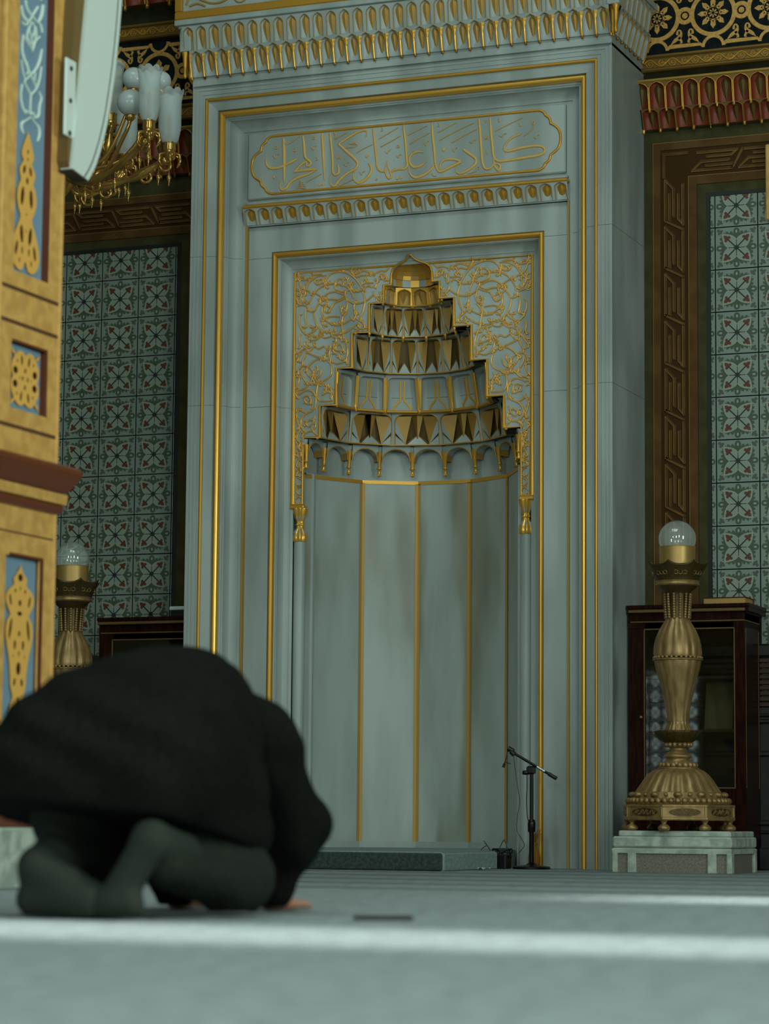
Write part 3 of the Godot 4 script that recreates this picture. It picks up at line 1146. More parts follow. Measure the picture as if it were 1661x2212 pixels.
func leaf(b: MB, at: Vector2, along: Vector2, side: float) -> void:
	# a curling three-lobed leaf
	var d := along.normalized()
	var n := Vector2(-d.y, d.x) * side
	b.relief(M.stem_gold, spline([at - d * 0.004, at + d * 0.012 + n * 0.003, at + d * 0.022 + n * 0.010, at + d * 0.018 + n * 0.019, at + d * 0.010 + n * 0.016], 3), splinef([0.006, 0.012, 0.010, 0.008, 0.005], 3), 0.007)
	b.relief(M.stem_gold, [at, at + d * 0.010 - n * 0.008, at + d * 0.020 - n * 0.012], [0.005, 0.009, 0.002], 0.006)
	b.ball(M.stem_gold, Vector3(at.x, at.y, 0.002) + Vector3(n.x, n.y, 0) * 0.013 + Vector3(d.x, d.y, 0) * 0.013, 0.0048, 6)


func dot(b: MB, x: float, y: float, s: float) -> void:
	# lozenge-shaped point of a letter
	var c := Vector2(x, y) / 1000.0
	var r := s * 0.6 / 1000.0
	b.extrude(M.script_gold, PackedVector2Array([c + Vector2(-r, -r * 0.15), c + Vector2(0.1 * r, -r), c + Vector2(r, r * 0.15), c + Vector2(-0.1 * r, r)]), 0.0, 0.006)


func twig(b: MB, v: Array) -> void:
	stem(b, v, 0.0068)


func stem(b: MB, v: Array, wid := 0.0092) -> void:
	var p := []
	for i in range(0, v.size(), 2):
		p.append(Vector2(v[i], v[i + 1]) / 1000.0)
	var s := spline(p, 5)
	var w := []
	for i in s.size():
		var t := float(i) / (s.size() - 1)
		w.append(wid * (0.70 + 0.42 * sin(PI * t)))
	b.relief(M.stem_gold, s, w, 0.008, true, wid > 0.008)
	if wid < 0.008:
		return
	leaf(b, s[-1], s[-1] - s[-4], 1.0 if v[0] % 2 else -1.0)
	if s.size() > 18:
		leaf(b, s[s.size() / 2], (s[s.size() / 2 + 2] - s[s.size() / 2 - 2]).rotated(0.8), -1.0)


func block(called: String, m: Material, owner: Node, prof: Array, xo: float, ys: Array, yt: float) -> void:
	# both uprights cut into courses, and the lintel over them
	for sg in [-1.0, 1.0]:
		for i in ys.size() - 1:
			var b := MB.new()
			var last: bool = i == ys.size() - 2
			jamb(b, m, prof, sg, xo, ys[i] + (0.0009 if i > 0 else 0.0), ys[i + 1] - 0.0009, yt if last else 0.0)
			part(called, b, owner)
		var j := MB.new()
		jamb(j, M.joint, prof.slice(1), sg, xo, ys[1] - 0.02, ys[-2] + 0.02, 0.0, -0.002)
		if absf(prof[0][1] - WALL) < 0.001:
			j.box(M.joint, Vector3(minf(sg * (xo - 0.05), sg * (xo - 0.003)), ys[1] - 0.02, WALL), Vector3(maxf(sg * (xo - 0.05), sg * (xo - 0.003)), ys[-2] + 0.02, -0.02))
		part("mortar", j, owner)
	var b := MB.new()
	lintel(b, m, prof, xo, yt)
	part(called, b, owner)


func gilded(called: String, owner: Node, prof: Array, xo: float, y0: float, yt: float, m: Material) -> void:
	var b := MB.new()
	for sg in [-1.0, 1.0]:
		jamb(b, m, prof, sg, xo, y0, 0.0, yt)
	lintel(b, m, prof, xo, yt)
	part(called, b, owner)


func mihrab() -> void:
	var o := thing("prayer_niche", "tall pale marble prayer niche with gilded mouldings, inscription and stepped honeycomb hood", "prayer niche")
	var mar: Material = M.marble
	var ys := [0.0, 2.562, 3.417, 4.4]
	# --- outer frame
	var xo := 1.251
	var yt := 4.416
	var prof := [[0.0, WALL], [0.0, -0.003], [0.003, 0.0], [0.014, 0.0], [0.016, -0.005], [0.022, -0.005], [0.024, 0.0], [0.034, 0.0], [0.036, -0.004], [0.042, -0.004], [0.044, 0.0], [0.060, 0.0], [0.062, -0.004], [0.068, -0.004], [0.070, 0.0], [0.080, 0.0], [0.082, -0.006], [0.098, -0.006], [0.100, -0.012], [0.150, -0.022], [0.152, -0.05], [0.188, -0.062], [0.196, -0.064], [0.198, -0.070], [0.204, -0.070]]
	prof.append_array(cavetto(0.206, -0.072, 0.262, -0.135, 8))
	prof.append_array([[0.264, -0.142], [0.281, -0.142]])
	block("marble_block", mar, o, prof, xo, ys, yt)
	gilded("gilt_fillet", o, round_prof(0.080, 0.019, -0.007, 0.011, 6), xo, 0.0, yt, M.gold)
	gilded("gilt_roll", o, round_prof(0.151, 0.036, -0.052, 0.026, 8), xo, 0.0, yt, M.gold_bright)
	# strip of flat gold in the angle beside the panel
	var b := MB.new()
	for sg in [-1.0, 1.0]:
		b = MB.new()
		b.box(M.gold_paint, Vector3(minf(sg * 0.968, sg * 0.957), 0.0, -0.17), Vector3(maxf(sg * 0.968, sg * 0.957), 3.60, -0.140))
		part("gilt_strip", b, o)
	# --- field round the inner frame
	prof = [[0.0, -0.166], [0.155, -0.166], [0.157, -0.18], [0.186, -0.186], [0.194, -0.188], [0.196, -0.197]]
	prof.append_array(cavetto(0.198, -0.198, 0.243, -0.262, 7))
	prof.append_array([[0.245, -0.268], [0.262, -0.271]])
	var stained: Material = M.marble_stained
	block("marble_panel", mar, o, prof, 0.97, [0.0, 2.562, 3.417, 3.5], 3.605)
	gilded("gilt_roll", o, round_prof(0.156, 0.032, -0.184, 0.026, 8), 0.97, 0.0, 3.605, M.gold)
	# --- inscription field
	b = MB.new()
	b.box(mar, Vector3(-0.990, 3.60, -0.20), Vector3(0.990, 4.17, -0.1425))
	for sg in [-1.0, 1.0]:
		b.box(mar, Vector3(minf(sg * 0.97, sg * 1.0), 0.0, -0.2), Vector3(maxf(sg * 0.97, sg * 1.0), 3.6, -0.1425))
	b.box(mar, Vector3(-0.952, 3.752, -0.15), Vector3(0.952, 4.138, -0.118), 0.007)
	b.box(mar, Vector3(-0.965, 3.722, -0.15), Vector3(0.965, 3.742, -0.125), 0.006)
	var ins := part("inscription_panel", b, o, "marble panel with a gilded line of script in a lobed cartouche")
	b = MB.new()
	b.xf = Transform3D(Basis(), Vector3(0, 0, -0.118))
	var cart := []
	var lobe := [Vector2(0.797, 4.112), Vector2(0.838, 4.080), Vector2(0.868, 4.032), Vector2(0.926, 3.944), Vector2(0.868, 3.857), Vector2(0.838, 3.812), Vector2(0.797, 3.776)]
	for i in 6:
		# each lobe bulges outwards
		var a: Vector2 = lobe[i]
		var c: Vector2 = lobe[i + 1]
		var nrm := Vector2((c - a).y, -(c - a).x) * (-1.0)
		var out := Vector2(0.6, 0.35 if i < 3 else -0.35)
		for k in 6:
			var t := k / 6.0
			cart.append(a.lerp(c, t) + out * 0.055 * (c - a).length() / 0.1 * sin(PI * t) * 0.45)
	cart.append(lobe[6])
	var all := cart.duplicate()
	for i in range(cart.size() - 1, -1, -1):
		all.append(Vector2(-cart[i].x, cart[i].y))
	all.append(cart[0])
	all.append(cart[1])
	b.relief(M.gold, all, 0.0145, 0.008)
	var c := MB.new()
	c.s = b.s
	put("cartouche", b.mesh(), ins)
	b = MB.new()
	b.xf = Transform3D(Basis(), Vector3(0, 0, -0.118))
	inscription_strokes(b)
	put("script", b.mesh(), ins).set_meta("label", "raised gilded script")
	# --- band of small cells under it
	b = MB.new()
	b.box(M.gold, Vector3(-0.97, 3.697, -0.15), Vector3(0.97, 3.716, -0.088), 0.005)
	b.box(mar, Vector3(-0.97, 3.600, -0.17), Vector3(0.97, 3.697, -0.149))
	var band := part("honeycomb_band", b, o)
	var small := cell(0.0843, 0.090, 0.016, 0.055, 0.030, mar, mar, M.gold, M.gold_paint, null, 0.22, 0.92, 0.2, 0.97)
	for k in 23:
		var t := Transform3D(Basis(), Vector3(-0.97 + 0.0843 * (k + 0.5), 3.607, -0.150))
		put("cell", small, band, t)
	# --- cornice
	b = MB.new()
	b.box(mar, Vector3(-1.251, 4.40, WALL), Vector3(1.251, 6.2, 0.0))
	b.box(mar, Vector3(-1.336, 4.757, WALL), Vector3(1.336, 4.790, 0.085), 0.004)
	b.box(mar, Vector3(-1.318, 4.742, WALL), Vector3(1.318, 4.760, 0.067), 0.004)
	var cor := part("cornice", b, o)
	var low := cell(0.0807, 0.148, 0.016, 0.056, 0.034, mar, mar, M.gold_paint, M.gold_paint, M.gold, 0.14, 0.62, 0.10, 0.95, 1.1, M.gold_bright)
	var high := cell(0.0807, 0.140, 0.056, 0.078, 0.024, mar, mar, M.gold_paint, M.gold_paint, M.gold_paint, 0.26, 0.90, 0.06, 0.96, 0.8)
	for k in 31:
		var x := -1.251 + 0.0807 * (k + 0.5)
		put("lower_cell", low, cor, Transform3D(Basis(), Vector3(x, 4.462, 0)))
	for k in 32:
		put("upper_cell", high, cor, Transform3D(Basis(), Vector3(-1.251 + 0.0807 * k, 4.608, 0)))
	for sg in [1.0, -1.0]:
		var turn := Basis(Vector3.UP, PI / 2 * sg)
		for k in 7:
			put("lower_cell", low, cor, Transform3D(turn, Vector3(sg * 1.251, 4.462, -0.04 - 0.0807 * k)))
			put("upper_cell", high, cor, Transform3D(turn, Vector3(sg * 1.251, 4.608, -0.0807 * k)))
		# corner pieces
		b = MB.new()
		b.box(mar, Vector3(minf(sg * 1.24, sg * 1.31), 4.608, -0.03), Vector3(maxf(sg * 1.24, sg * 1.31), 4.745, 0.06), 0.004)
		for p in [[1.262, 0.010], [1.285, 0.034]]:
			b.lathe(M.gold, [Vector2(0.004, 4.455), Vector2(0.011, 4.462), Vector2(0.012, 4.478), Vector2(0.009, 4.482), Vector2(0.009, 4.52), Vector2(0.013, 4.526), Vector2(0.016, 4.58), Vector2(0.026, 4.612), Vector2(0.02, 4.615)], 8, Vector3(sg * p[0], 0, p[1]))
		part("corner_drop", b, cor)
	# --- gilt frame and carved panel above the cornice
	b = MB.new()
	b.box(M.gold, Vector3(-1.336, 4.790, 0.02), Vector3(1.336, 4.838, 0.085), 0.006)
	for sg in [-1.0, 1.0]:
		b.box(M.gold, Vector3(minf(sg * 1.336, sg * 1.290), 4.838, 0.02), Vector3(maxf(sg * 1.336, sg * 1.290), 5.6, 0.085), 0.006)
	b.box(mar, Vector3(-1.30, 4.83, -0.1), Vector3(1.30, 5.6, 0.06))
	part("upper_frame", b, o)
	b = MB.new()
	b.xf = Transform3D(Basis(), Vector3(0, 0, 0.06))
	for k in 8:
		var cx := -1.08 + 0.31 * k
		b.relief(M.gold_paint, arc2(Vector2(cx, 5.02), 0.15, 0, 360, 30), 0.012, 0.008)
		b.relief(M.gold_paint, arc2(Vector2(cx, 5.02), 0.09, 0, 360, 24), 0.010, 0.008)
		var sp := []
		for j in 30:
			sp.append(Vector2(cx + 0.155, 4.90) + Vector2(cos(j * 0.4), sin(j * 0.4)) * (0.06 - 0.0016 * j))
		b.relief(M.gold_paint, sp, 0.008, 0.007)
	for q in [[-1.25, 4.87, -1.15, 4.86], [-1.27, 4.92, -1.16, 4.89], [-1.27, 4.88, -1.22, 4.97], [-1.24, 4.96, -1.18, 4.92]]:
		b.relief(M.gold_paint, spline([Vector2(q[0], q[1]), Vector2((q[0] + q[2]) / 2.0, (q[1] + q[3]) / 2.0 + 0.015), Vector2(q[2], q[3])], 4), 0.012, 0.008)
	part("carved_scrolls", b, o)
	spandrels(o)
	niche(o)


func spandrels(o: Node3D) -> void:
	var step := [Vector2(0.647, 2.006), Vector2(0.647, 2.388), Vector2(0.546, 2.388), Vector2(0.546, 2.568), Vector2(0.447, 2.568), Vector2(0.447, 2.775), Vector2(0.354, 2.775), Vector2(0.354, 2.972), Vector2(0.250, 2.972), Vector2(0.250, 3.134), Vector2(0.163, 3.134), Vector2(0.163, 3.233), Vector2(0.120, 3.233), Vector2(0.118, 3.29), Vector2(0.108, 3.318), Vector2(0.085, 3.338), Vector2(0.050, 3.350), Vector2(0.022, 3.364), Vector2(0.0, 3.388)]
	for sg in [1.0, -1.0]:
		var b := MB.new()
		var poly := PackedVector2Array([Vector2(sg * 0.722, 2.006)])
		for p in step:
			poly.append(Vector2(sg * p.x, p.y))
		poly.append(Vector2(0.0, 3.40))
		poly.append(Vector2(sg * 0.722, 3.40))
		b.extrude(M.marble, poly, -0.33, -0.270)
		var sp := part("spandrel", b, o)
		b = MB.new()
		b.xf = Transform3D(Basis(), Vector3(0, 0, -0.270))
		var line := []
		for p in step:
			line.append(Vector2(sg * (p.x + 0.004), p.y + 0.002))
		line[0] = Vector2(sg * 0.652, 2.012)
		var edge := [Vector2(sg * 0.652, 2.012), Vector2(sg * 0.713, 2.012), Vector2(sg * 0.713, 3.341), Vector2(sg * 0.09, 3.341)]
		var ogee := []
		for i in range(12, step.size()):
			var yy: float = step[i].y
			ogee.append(Vector3(sg * (step[i].x + 0.004), yy + 0.002, 0.004 if yy < 3.33 else lerpf(0.004, 0.036, (yy - 3.33) / 0.058)))
		b.tube(M.gold, ogee, 0.0062, 6)
		line = line.slice(0, 14)
		for l in [line, edge]:
			b.relief(M.gold, l, 0.0135, 0.010)
		put("gilt_border", b.mesh(), sp)
		b = MB.new()
		b.box(M.gold, Vector3(minf(sg * 0.64, sg * 0.727), 1.986, -0.33), Vector3(maxf(sg * 0.64, sg * 0.727), 2.008, -0.257), 0.005)
		put("gilt_foot", b.mesh(), sp)
		b = MB.new()
		# the left side mirrors the right one
		b.xf = Transform3D(Basis(Vector3(sg, 0, 0), Vector3.UP, Vector3.BACK), Vector3(0, 0, -0.270))
		spandrel_strokes(b)
		put("arabesque", b.mesh(), sp).set_meta("label", "raised gilded scrolls and leaves")
		# colonnette below
		b = MB.new()
		var at := Vector3(sg * 0.674, 0, -0.292)
		b.lathe(M.marble, [Vector2(0.036, 0.0), Vector2(0.036, 0.14), Vector2(0.033, 0.16), Vector2(0.033, 1.80)], 18, at)
		var col := part("colonnette", b, o)
		b = MB.new()
		b.lathe(M.gold_bright, [Vector2(0.034, 1.800), Vector2(0.040, 1.803), Vector2(0.043, 1.825), Vector2(0.038, 1.850), Vector2(0.023, 1.875), Vector2(0.020, 1.890), Vector2(0.026, 1.893), Vector2(0.027, 1.901), Vector2(0.020, 1.905), Vector2(0.023, 1.92), Vector2(0.036, 1.95), Vector2(0.045, 1.985), Vector2(0.044, 1.990)], 32, at, 8, 0.20)
		put("capital", b.mesh(), col).set_meta("label", "gilded fluted capital")
		for k in 8:
			var a := TAU * (k + 0.5) / 8
			b = MB.new()
			var d := Vector3(sin(a), 0, cos(a))
			b.tube(M.marble, [at + d * 0.034 + Vector3(0, 1.985, 0), at + d * 0.026 + Vector3(0, 1.94, 0), at + d * 0.016 + Vector3(0, 1.91, 0)], [0.008, 0.007, 0.002], 6)
			put("flute", b.mesh(), col)
			b = MB.new()
			b.tube(M.marble, [at + d * 0.016 + Vector3(0, 1.88, 0), at + d * 0.031 + Vector3(0, 1.855, 0), at + d * 0.035 + Vector3(0, 1.82, 0)], [0.002, 0.007, 0.008], 6)
			put("flute", b.mesh(), col)
		b = MB.new()
		b.box(M.marble, Vector3(minf(sg * 0.718, sg * 0.79), 0.0, -0.36), Vector3(maxf(sg * 0.718, sg * 0.79), 2.0, -0.271))
		b.box(M.marble, Vector3(minf(sg * 0.61, sg * 0.76), 0.0, -0.39), Vector3(maxf(sg * 0.61, sg * 0.76), 2.19, -0.335))
		part("niche_cheek", b, o)


func ell(a: float, th: float, y: float) -> Vector3:
	return Vector3(-a * cos(th), y, -0.275 - a * 0.88 * sin(th))


func fold_cell(w: float, h: float, wide: bool, pend: bool) -> ArrayMesh:
	# stalactite cell with two gilt folds and a leaf between; front frame with gilt edge
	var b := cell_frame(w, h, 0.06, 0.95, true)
	var iw := w / 2.0 * 0.90
	var g: Material = M.gold_paint
	for sg in [-1.0, 1.0]:
		var p := [Vector3(sg * iw, h * 0.88, -0.004), Vector3(sg * iw * 0.26, h * 0.93, -0.046), Vector3(sg * iw * 0.54, h * 0.03, -0.008), Vector3(sg * iw, h * 0.40, -0.006)]
		if sg < 0:
			b.tri(g, p[0], p[2], p[1])
			b.tri(M.marble, p[0], p[3], p[2])
		else:
			b.tri(g, p[0], p[1], p[2])
			b.tri(M.marble, p[0], p[2], p[3])
		# marble chevrons along the foot
		var q := [Vector3(sg * iw, 0, 0.0), Vector3(sg * iw, h * 0.30, -0.004), Vector3(sg * iw * 0.50, 0.0, -0.002), Vector3(0, h * 0.32, -0.034), Vector3(0, 0, -0.004)]
		if sg > 0:
			b.tri(M.marble, q[0], q[1], q[2])
			b.tri(M.marble, q[4], q[2], q[3])
		else:
			b.tri(M.marble, q[1], q[0], q[2])
			b.tri(M.marble, q[2], q[4], q[3])
		b.tube(M.gold_paint, [p[2], Vector3(sg * iw * 0.99, h * 0.32, -0.003)], 0.0012, 4, false)
		b.tube(M.gold_paint, [p[2] + Vector3(0, 0, 0.002), Vector3(0, h * 0.33, -0.032)], 0.0012, 4, false)
	if wide:
		b.quad(g, Vector3(-iw * 0.26, h * 0.94, -0.044), Vector3(0, h * 0.12, -0.022), Vector3(0, h * 0.94, -0.032), Vector3(-iw * 0.26, h * 0.94, -0.044))
		b.tri(g, Vector3(0, h * 0.12, -0.022), Vector3(iw * 0.26, h * 0.94, -0.044), Vector3(0, h * 0.94, -0.032))
		b.tri(g, Vector3(0, h * 0.12, -0.022), Vector3(0, h * 0.94, -0.032), Vector3(-iw * 0.26, h * 0.94, -0.044))
	if pend:
		for sg in [-1.0, 1.0]:
			b.lathe(M.gold_bright, [Vector2(0.0, -0.030), Vector2(0.004, -0.028), Vector2(0.005, -0.018), Vector2(0.009, -0.014), Vector2(0.010, -0.004), Vector2(0.007, 0.002)], 8, Vector3(sg * w / 2.0, 0, 0.002), 6, 0.2)
	return b.mesh()


func cell_frame(w: float, h: float, dep: float, top: float, edge: bool) -> MB:
	var b := MB.new()
	var hw := w / 2.0
	var iw := hw * 0.90
	var y1 := h * top
	var r := iw * 0.42
	var path := [Vector2(-iw, 0)]
	path.append_array(arc2(Vector2(-iw + r, y1 - r), r, 180, 90, 5))
	path.append_array(arc2(Vector2(iw - r, y1 - r), r, 90, 0, 5))
	path.append(Vector2(iw, 0))
	var m: Material = M.marble
	b.quad(m, Vector3(-hw, 0, 0), Vector3(-iw, 0, 0), Vector3(-iw, h, 0), Vector3(-hw, h, 0))
	b.quad(m, Vector3(iw, 0, 0), Vector3(hw, 0, 0), Vector3(hw, h, 0), Vector3(iw, h, 0))
	for i in path.size() - 1:
		var p: Vector2 = path[i]
		var q: Vector2 = path[i + 1]
		if q.x - p.x > 0.0001:
			b.quad(m, Vector3(p.x, p.y, 0), Vector3(q.x, q.y, 0), Vector3(q.x, h, 0), Vector3(p.x, h, 0))
		b.quad(m, Vector3(p.x, p.y, -dep), Vector3(q.x, q.y, -dep), Vector3(q.x, q.y, 0), Vector3(p.x, p.y, 0))
	# hollow back
	var rows := []
	for v in 2:
		var row := PackedVector3Array()
		for i in 9:
			var x := -iw * cos(PI * i / 8)
			row.append(Vector3(x, h * v, -dep * (0.55 + 0.45 * sin(PI * i / 8))))
		rows.append(row)
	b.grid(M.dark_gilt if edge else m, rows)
	if edge:
		var e := []
		for p in path:
			e.append(Vector3(p.x, p.y, 0.0005))
		b.tube(M.gold, e, 0.0028, 5, false)
	# foot
	b.quad(m, Vector3(-hw, 0, -dep), Vector3(hw, 0, -dep), Vector3(hw, 0, 0), Vector3(-hw, 0, 0))
	return b


func window_cell(w: float, h: float) -> ArrayMesh:
	# tall cell with gilt ribs, an arch at the foot and two bars rising from it
	var b := cell_frame(w, h, 0.05, 0.92, false)
	for sg in [-1.0, 1.0]:
		b.box(M.gold_bright, Vector3(sg * w * 0.5 - w * 0.055, 0.0, -0.01), Vector3(sg * w * 0.5 + w * 0.055, h * 0.92, 0.006), 0.002)
	b.xf = Transform3D(Basis(), Vector3(0, 0, -0.044))
	b.box(M.marble, Vector3(-w * 0.43, 0, -0.006), Vector3(w * 0.43, h * 0.93, 0.0))
	b.relief(M.gold_bright, spline([Vector2(-w * 0.26, 0), Vector2(-w * 0.22, h * 0.16), Vector2(-w * 0.10, h * 0.30), Vector2(-w * 0.055, h * 0.38), Vector2(-w * 0.06, h * 0.86)], 5), 0.011, 0.005, false)
	b.relief(M.gold_bright, spline([Vector2(w * 0.26, 0), Vector2(w * 0.22, h * 0.16), Vector2(w * 0.10, h * 0.30), Vector2(w * 0.055, h * 0.38), Vector2(w * 0.06, h * 0.86)], 5), 0.011, 0.005, false)
	b.relief(M.joint, [Vector2(-w * 0.43, h * 0.40), Vector2(w * 0.43, h * 0.40)], 0.002, 0.001, false)
	b.xf = Transform3D()
	b.box(M.gold, Vector3(-w * 0.5, -0.006, -0.02), Vector3(w * 0.5, 0.007, 0.008), 0.002)
	for sg in [-1.0, 1.0]:
		b.lathe(M.gold, [Vector2(0.004, -0.014), Vector2(0.009, -0.010), Vector2(0.010, 0.004), Vector2(0.007, 0.010)], 8, Vector3(sg * w / 2.0, 0, 0.006), 6, 0.2)
	return b.mesh()


func arcade_cell(w: float, h: float) -> ArrayMesh:
	# open round arch whose ribs come down to gilt drops
	var b := MB.new()
	var hw := w / 2.0
	var iw := hw * 0.84
	var spring := h * 0.55
	var m: Material = M.marble
	var path := []
	path.append_array(arc2(Vector2(0, spring), iw, 180, 0, 12))
	for i in path.size():
		path[i].y = spring + (path[i].y - spring) * (h * 0.36 / iw)
	for i in path.size() - 1:
		var p: Vector2 = path[i]
		var q: Vector2 = path[i + 1]
		b.quad(m, Vector3(p.x, p.y, 0), Vector3(q.x, q.y, 0), Vector3(q.x, h, 0), Vector3(p.x, h, 0))
		b.quad(M.gold_paint if i < 2 or i > path.size() - 4 else m, Vector3(p.x, p.y, -0.06), Vector3(q.x, q.y, -0.06), Vector3(q.x, q.y, 0), Vector3(p.x, p.y, 0))
	var e := []
	for p in path:
		e.append(Vector3(p.x, p.y, 0.0))
	b.tube(M.gold, e, 0.0032, 5, false)
	for sg in [-1.0, 1.0]:
		var x = sg * hw
		var pts := [Vector3(x, h * 0.80, -0.012), Vector3(x, h * 0.62, -0.006), Vector3(x, h * 0.46, -0.004), Vector3(x, h * 0.34, -0.004)]
		b.tube(M.gold, pts, [0.022, 0.013, 0.0095, 0.010], 8)
		b.tube(m, [Vector3(x, h * 0.94, -0.024), Vector3(x, h * 0.78, -0.016)], [0.026, 0.013], 8)
		b.lathe(M.gold_bright, [Vector2(0.006, h * 0.11), Vector2(0.012, h * 0.14), Vector2(0.009, h * 0.22), Vector2(0.0075, h * 0.29), Vector2(0.016, h * 0.315), Vector2(0.016, h * 0.345), Vector2(0.009, h * 0.36)], 8, Vector3(x, 0, -0.004))
		for k in 3:
			b.tube(M.gold, [Vector3(x, h * 0.20, 0.003), Vector3(x + (k - 1) * 0.008, h * 0.14, 0.008), Vector3(x + (k - 1) * 0.013, h * 0.115, 0.010)], [0.003, 0.003, 0.0015], 5)
	return b.mesh()


func niche(o: Node3D) -> void:
	# five flat panels and their gilt strips
	var v := [Vector2(-0.655, -0.285), Vector2(-0.443, -0.645), Vector2(-0.160, -0.805), Vector2(0.160, -0.805), Vector2(0.443, -0.645), Vector2(0.655, -0.285)]
	for i in 5:
		var b := MB.new()
		b.quad(M.marble_stained, Vector3(v[i].x, 0.0, v[i].y), Vector3(v[i + 1].x, 0.0, v[i + 1].y), Vector3(v[i + 1].x, 2.188, v[i + 1].y), Vector3(v[i].x, 2.188, v[i].y))
		var p := part("niche_panel", b, o)
		b = MB.new()
		var t = (v[i + 1] - v[i]).normalized()
		var n := Vector2(-t.y, t.x)
		b.quad(M.gold, Vector3(v[i].x, 2.166, v[i].y) + Vector3(n.x, 0, n.y) * 0.004, Vector3(v[i + 1].x, 2.166, v[i + 1].y) + Vector3(n.x, 0, n.y) * 0.004, Vector3(v[i + 1].x, 2.186, v[i + 1].y) + Vector3(n.x, 0, n.y) * 0.004, Vector3(v[i].x, 2.186, v[i].y) + Vector3(n.x, 0, n.y) * 0.004)
		put("gilt_rim", b.mesh(), p)
		b = MB.new()
		b.quad(M.marble, Vector3(v[i].x, 0.0, v[i].y) + Vector3(n.x, 0, n.y) * 0.006, Vector3(v[i + 1].x, 0.0, v[i + 1].y) + Vector3(n.x, 0, n.y) * 0.006, Vector3(v[i + 1].x, 0.128, v[i + 1].y) + Vector3(n.x, 0, n.y) * 0.006, Vector3(v[i].x, 0.128, v[i].y) + Vector3(n.x, 0, n.y) * 0.006)
		put("plinth", b.mesh(), p)
	for i in 6:
		var b := MB.new()
		var w := 0.011 if i > 0 and i < 5 else 0.006
		for sd in [-1, 1]:
			if i + sd < 0 or i + sd > 5:
				continue
			var t: Vector2 = (v[i + sd] - v[i]).normalized()
			var n = Vector2(-t.y, t.x) * sd
			var a := v[i] + n * 0.004 as Vector2
			var c := a + t * w * 1.5
			var q := [Vector3(a.x, 0.125, a.y), Vector3(c.x, 0.125, c.y), Vector3(c.x, 2.17, c.y), Vector3(a.x, 2.17, a.y)]
			if sd > 0:
				b.quad(M.gold_paint, q[0], q[1], q[2], q[3])
			else:
				b.quad(M.gold_paint, q[1], q[0], q[3], q[2])
		part("gilt_strip", b, o)
	# hood: rings of cells, each set forward of the one below
	var b := MB.new()
	b.box(M.marble, Vector3(-0.60, 3.2, -1.0), Vector3(0.60, 3.42, -0.43))
	b.box(M.marble, Vector3(-0.60, 3.37, -1.0), Vector3(0.60, 3.42, -0.34))
	var hood := part("honeycomb_hood", b, o, "stepped hood of marble and gilt honeycomb cells")
	var tiers := [[0.632, 2.192, 2.388, 10, 0], [0.552, 2.388, 2.568, 6, 1], [0.453, 2.568, 2.775, 7, 2], [0.360, 2.775, 2.972, 7, 3], [0.256, 2.972, 3.134, 6, 4], [0.168, 3.134, 3.233, 5, 5]]
	for ti in 6:
		var t: Array = tiers[ti]
		var n: int = t[3]
		var h: float = t[2] - t[1]
		var w0: float = (ell(t[0], PI * 0.5 - PI / n / 2, 0) - ell(t[0], PI * 0.5 + PI / n / 2, 0)).length()
		var ms: ArrayMesh
		match ti:
			0: ms = arcade_cell(w0, h)
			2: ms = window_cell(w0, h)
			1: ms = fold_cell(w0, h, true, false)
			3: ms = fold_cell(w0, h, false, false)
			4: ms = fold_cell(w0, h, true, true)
			5: ms = cell(w0, h, 0.0, 0.0, 0.03, M.gold_bright, M.gold_paint, M.gold_paint, M.gold_bright, M.gold_bright, 0.22, 0.4, 0.12)
		for k in n:
			var p := ell(t[0], PI * k / n, t[1])
			var q := ell(t[0], PI * (k + 1) / n, t[1])
			var x := q - p
			# the top leans towards the room, up to the lip of the next ring
			var ahead: float = (t[0] - (tiers[ti + 1][0] if ti < 5 else 0.13)) * 0.88 * 0.62 * sin(PI * (k + 0.5) / n)
			var nrm := x.normalized().cross(Vector3.UP)
			var bs := Basis(x / w0, Vector3.UP + nrm * ahead / h, nrm)
			put("cell", ms, hood, Transform3D(bs, (p + q) / 2.0))
		# ledge under the ring, and a closing shell behind
		b = MB.new()
		var below: float = tiers[ti - 1][0] + 0.07 if ti > 0 else 0.70
		var behind: Array = []
		var lip := []
		for k in n * 3 + 1:
			var th := PI * k / (n * 3)
			var kk := k / 3
			var f := (k % 3) / 3.0
			var e := ell(t[0], PI * kk / n, t[1]).lerp(ell(t[0], PI * mini(kk + 1, n) / n, t[1]), f)
			lip.append(e)
			behind.append(ell(below, th, t[1]))
		for k in n * 3:
			if ti > 0:
				b.quad(M.marble, behind[k], behind[k + 1], lip[k + 1], lip[k])
			else:
				# moulded ledge above the flat panels
				b.quad(M.marble, lip[k] + Vector3(0, -0.008, 0), lip[k + 1] + Vector3(0, -0.008, 0), lip[k + 1], lip[k])
				b.quad(M.marble, lip[k], lip[k + 1], behind[k + 1], behind[k])
				b.quad(M.marble, behind[k] + Vector3(0, -0.02, 0), behind[k + 1] + Vector3(0, -0.02, 0), lip[k + 1] + Vector3(0, -0.008, 0), lip[k] + Vector3(0, -0.008, 0))
				var u := ell(0.69, PI * k / (n * 3), t[1])
				var w := ell(0.69, PI * (k + 1) / (n * 3), t[1])
				b.quad(M.marble, u, w, w + Vector3(0, 0.2, 0), u + Vector3(0, 0.2, 0))
			var bu: Vector3 = ell(t[0] + 0.062, PI * k / (n * 3), t[1])
			var bw: Vector3 = ell(t[0] + 0.062, PI * (k + 1) / (n * 3), t[1])
			b.quad(M.marble, bu, bw, bw + Vector3(0, h, 0), bu + Vector3(0, h, 0))
		if ti > 0:
			b.tube(M.gold, lip, 0.0045, 6, false)
		put("ledge", b.mesh(), hood)
	# little dome on a band of alternating staves
	b = MB.new()
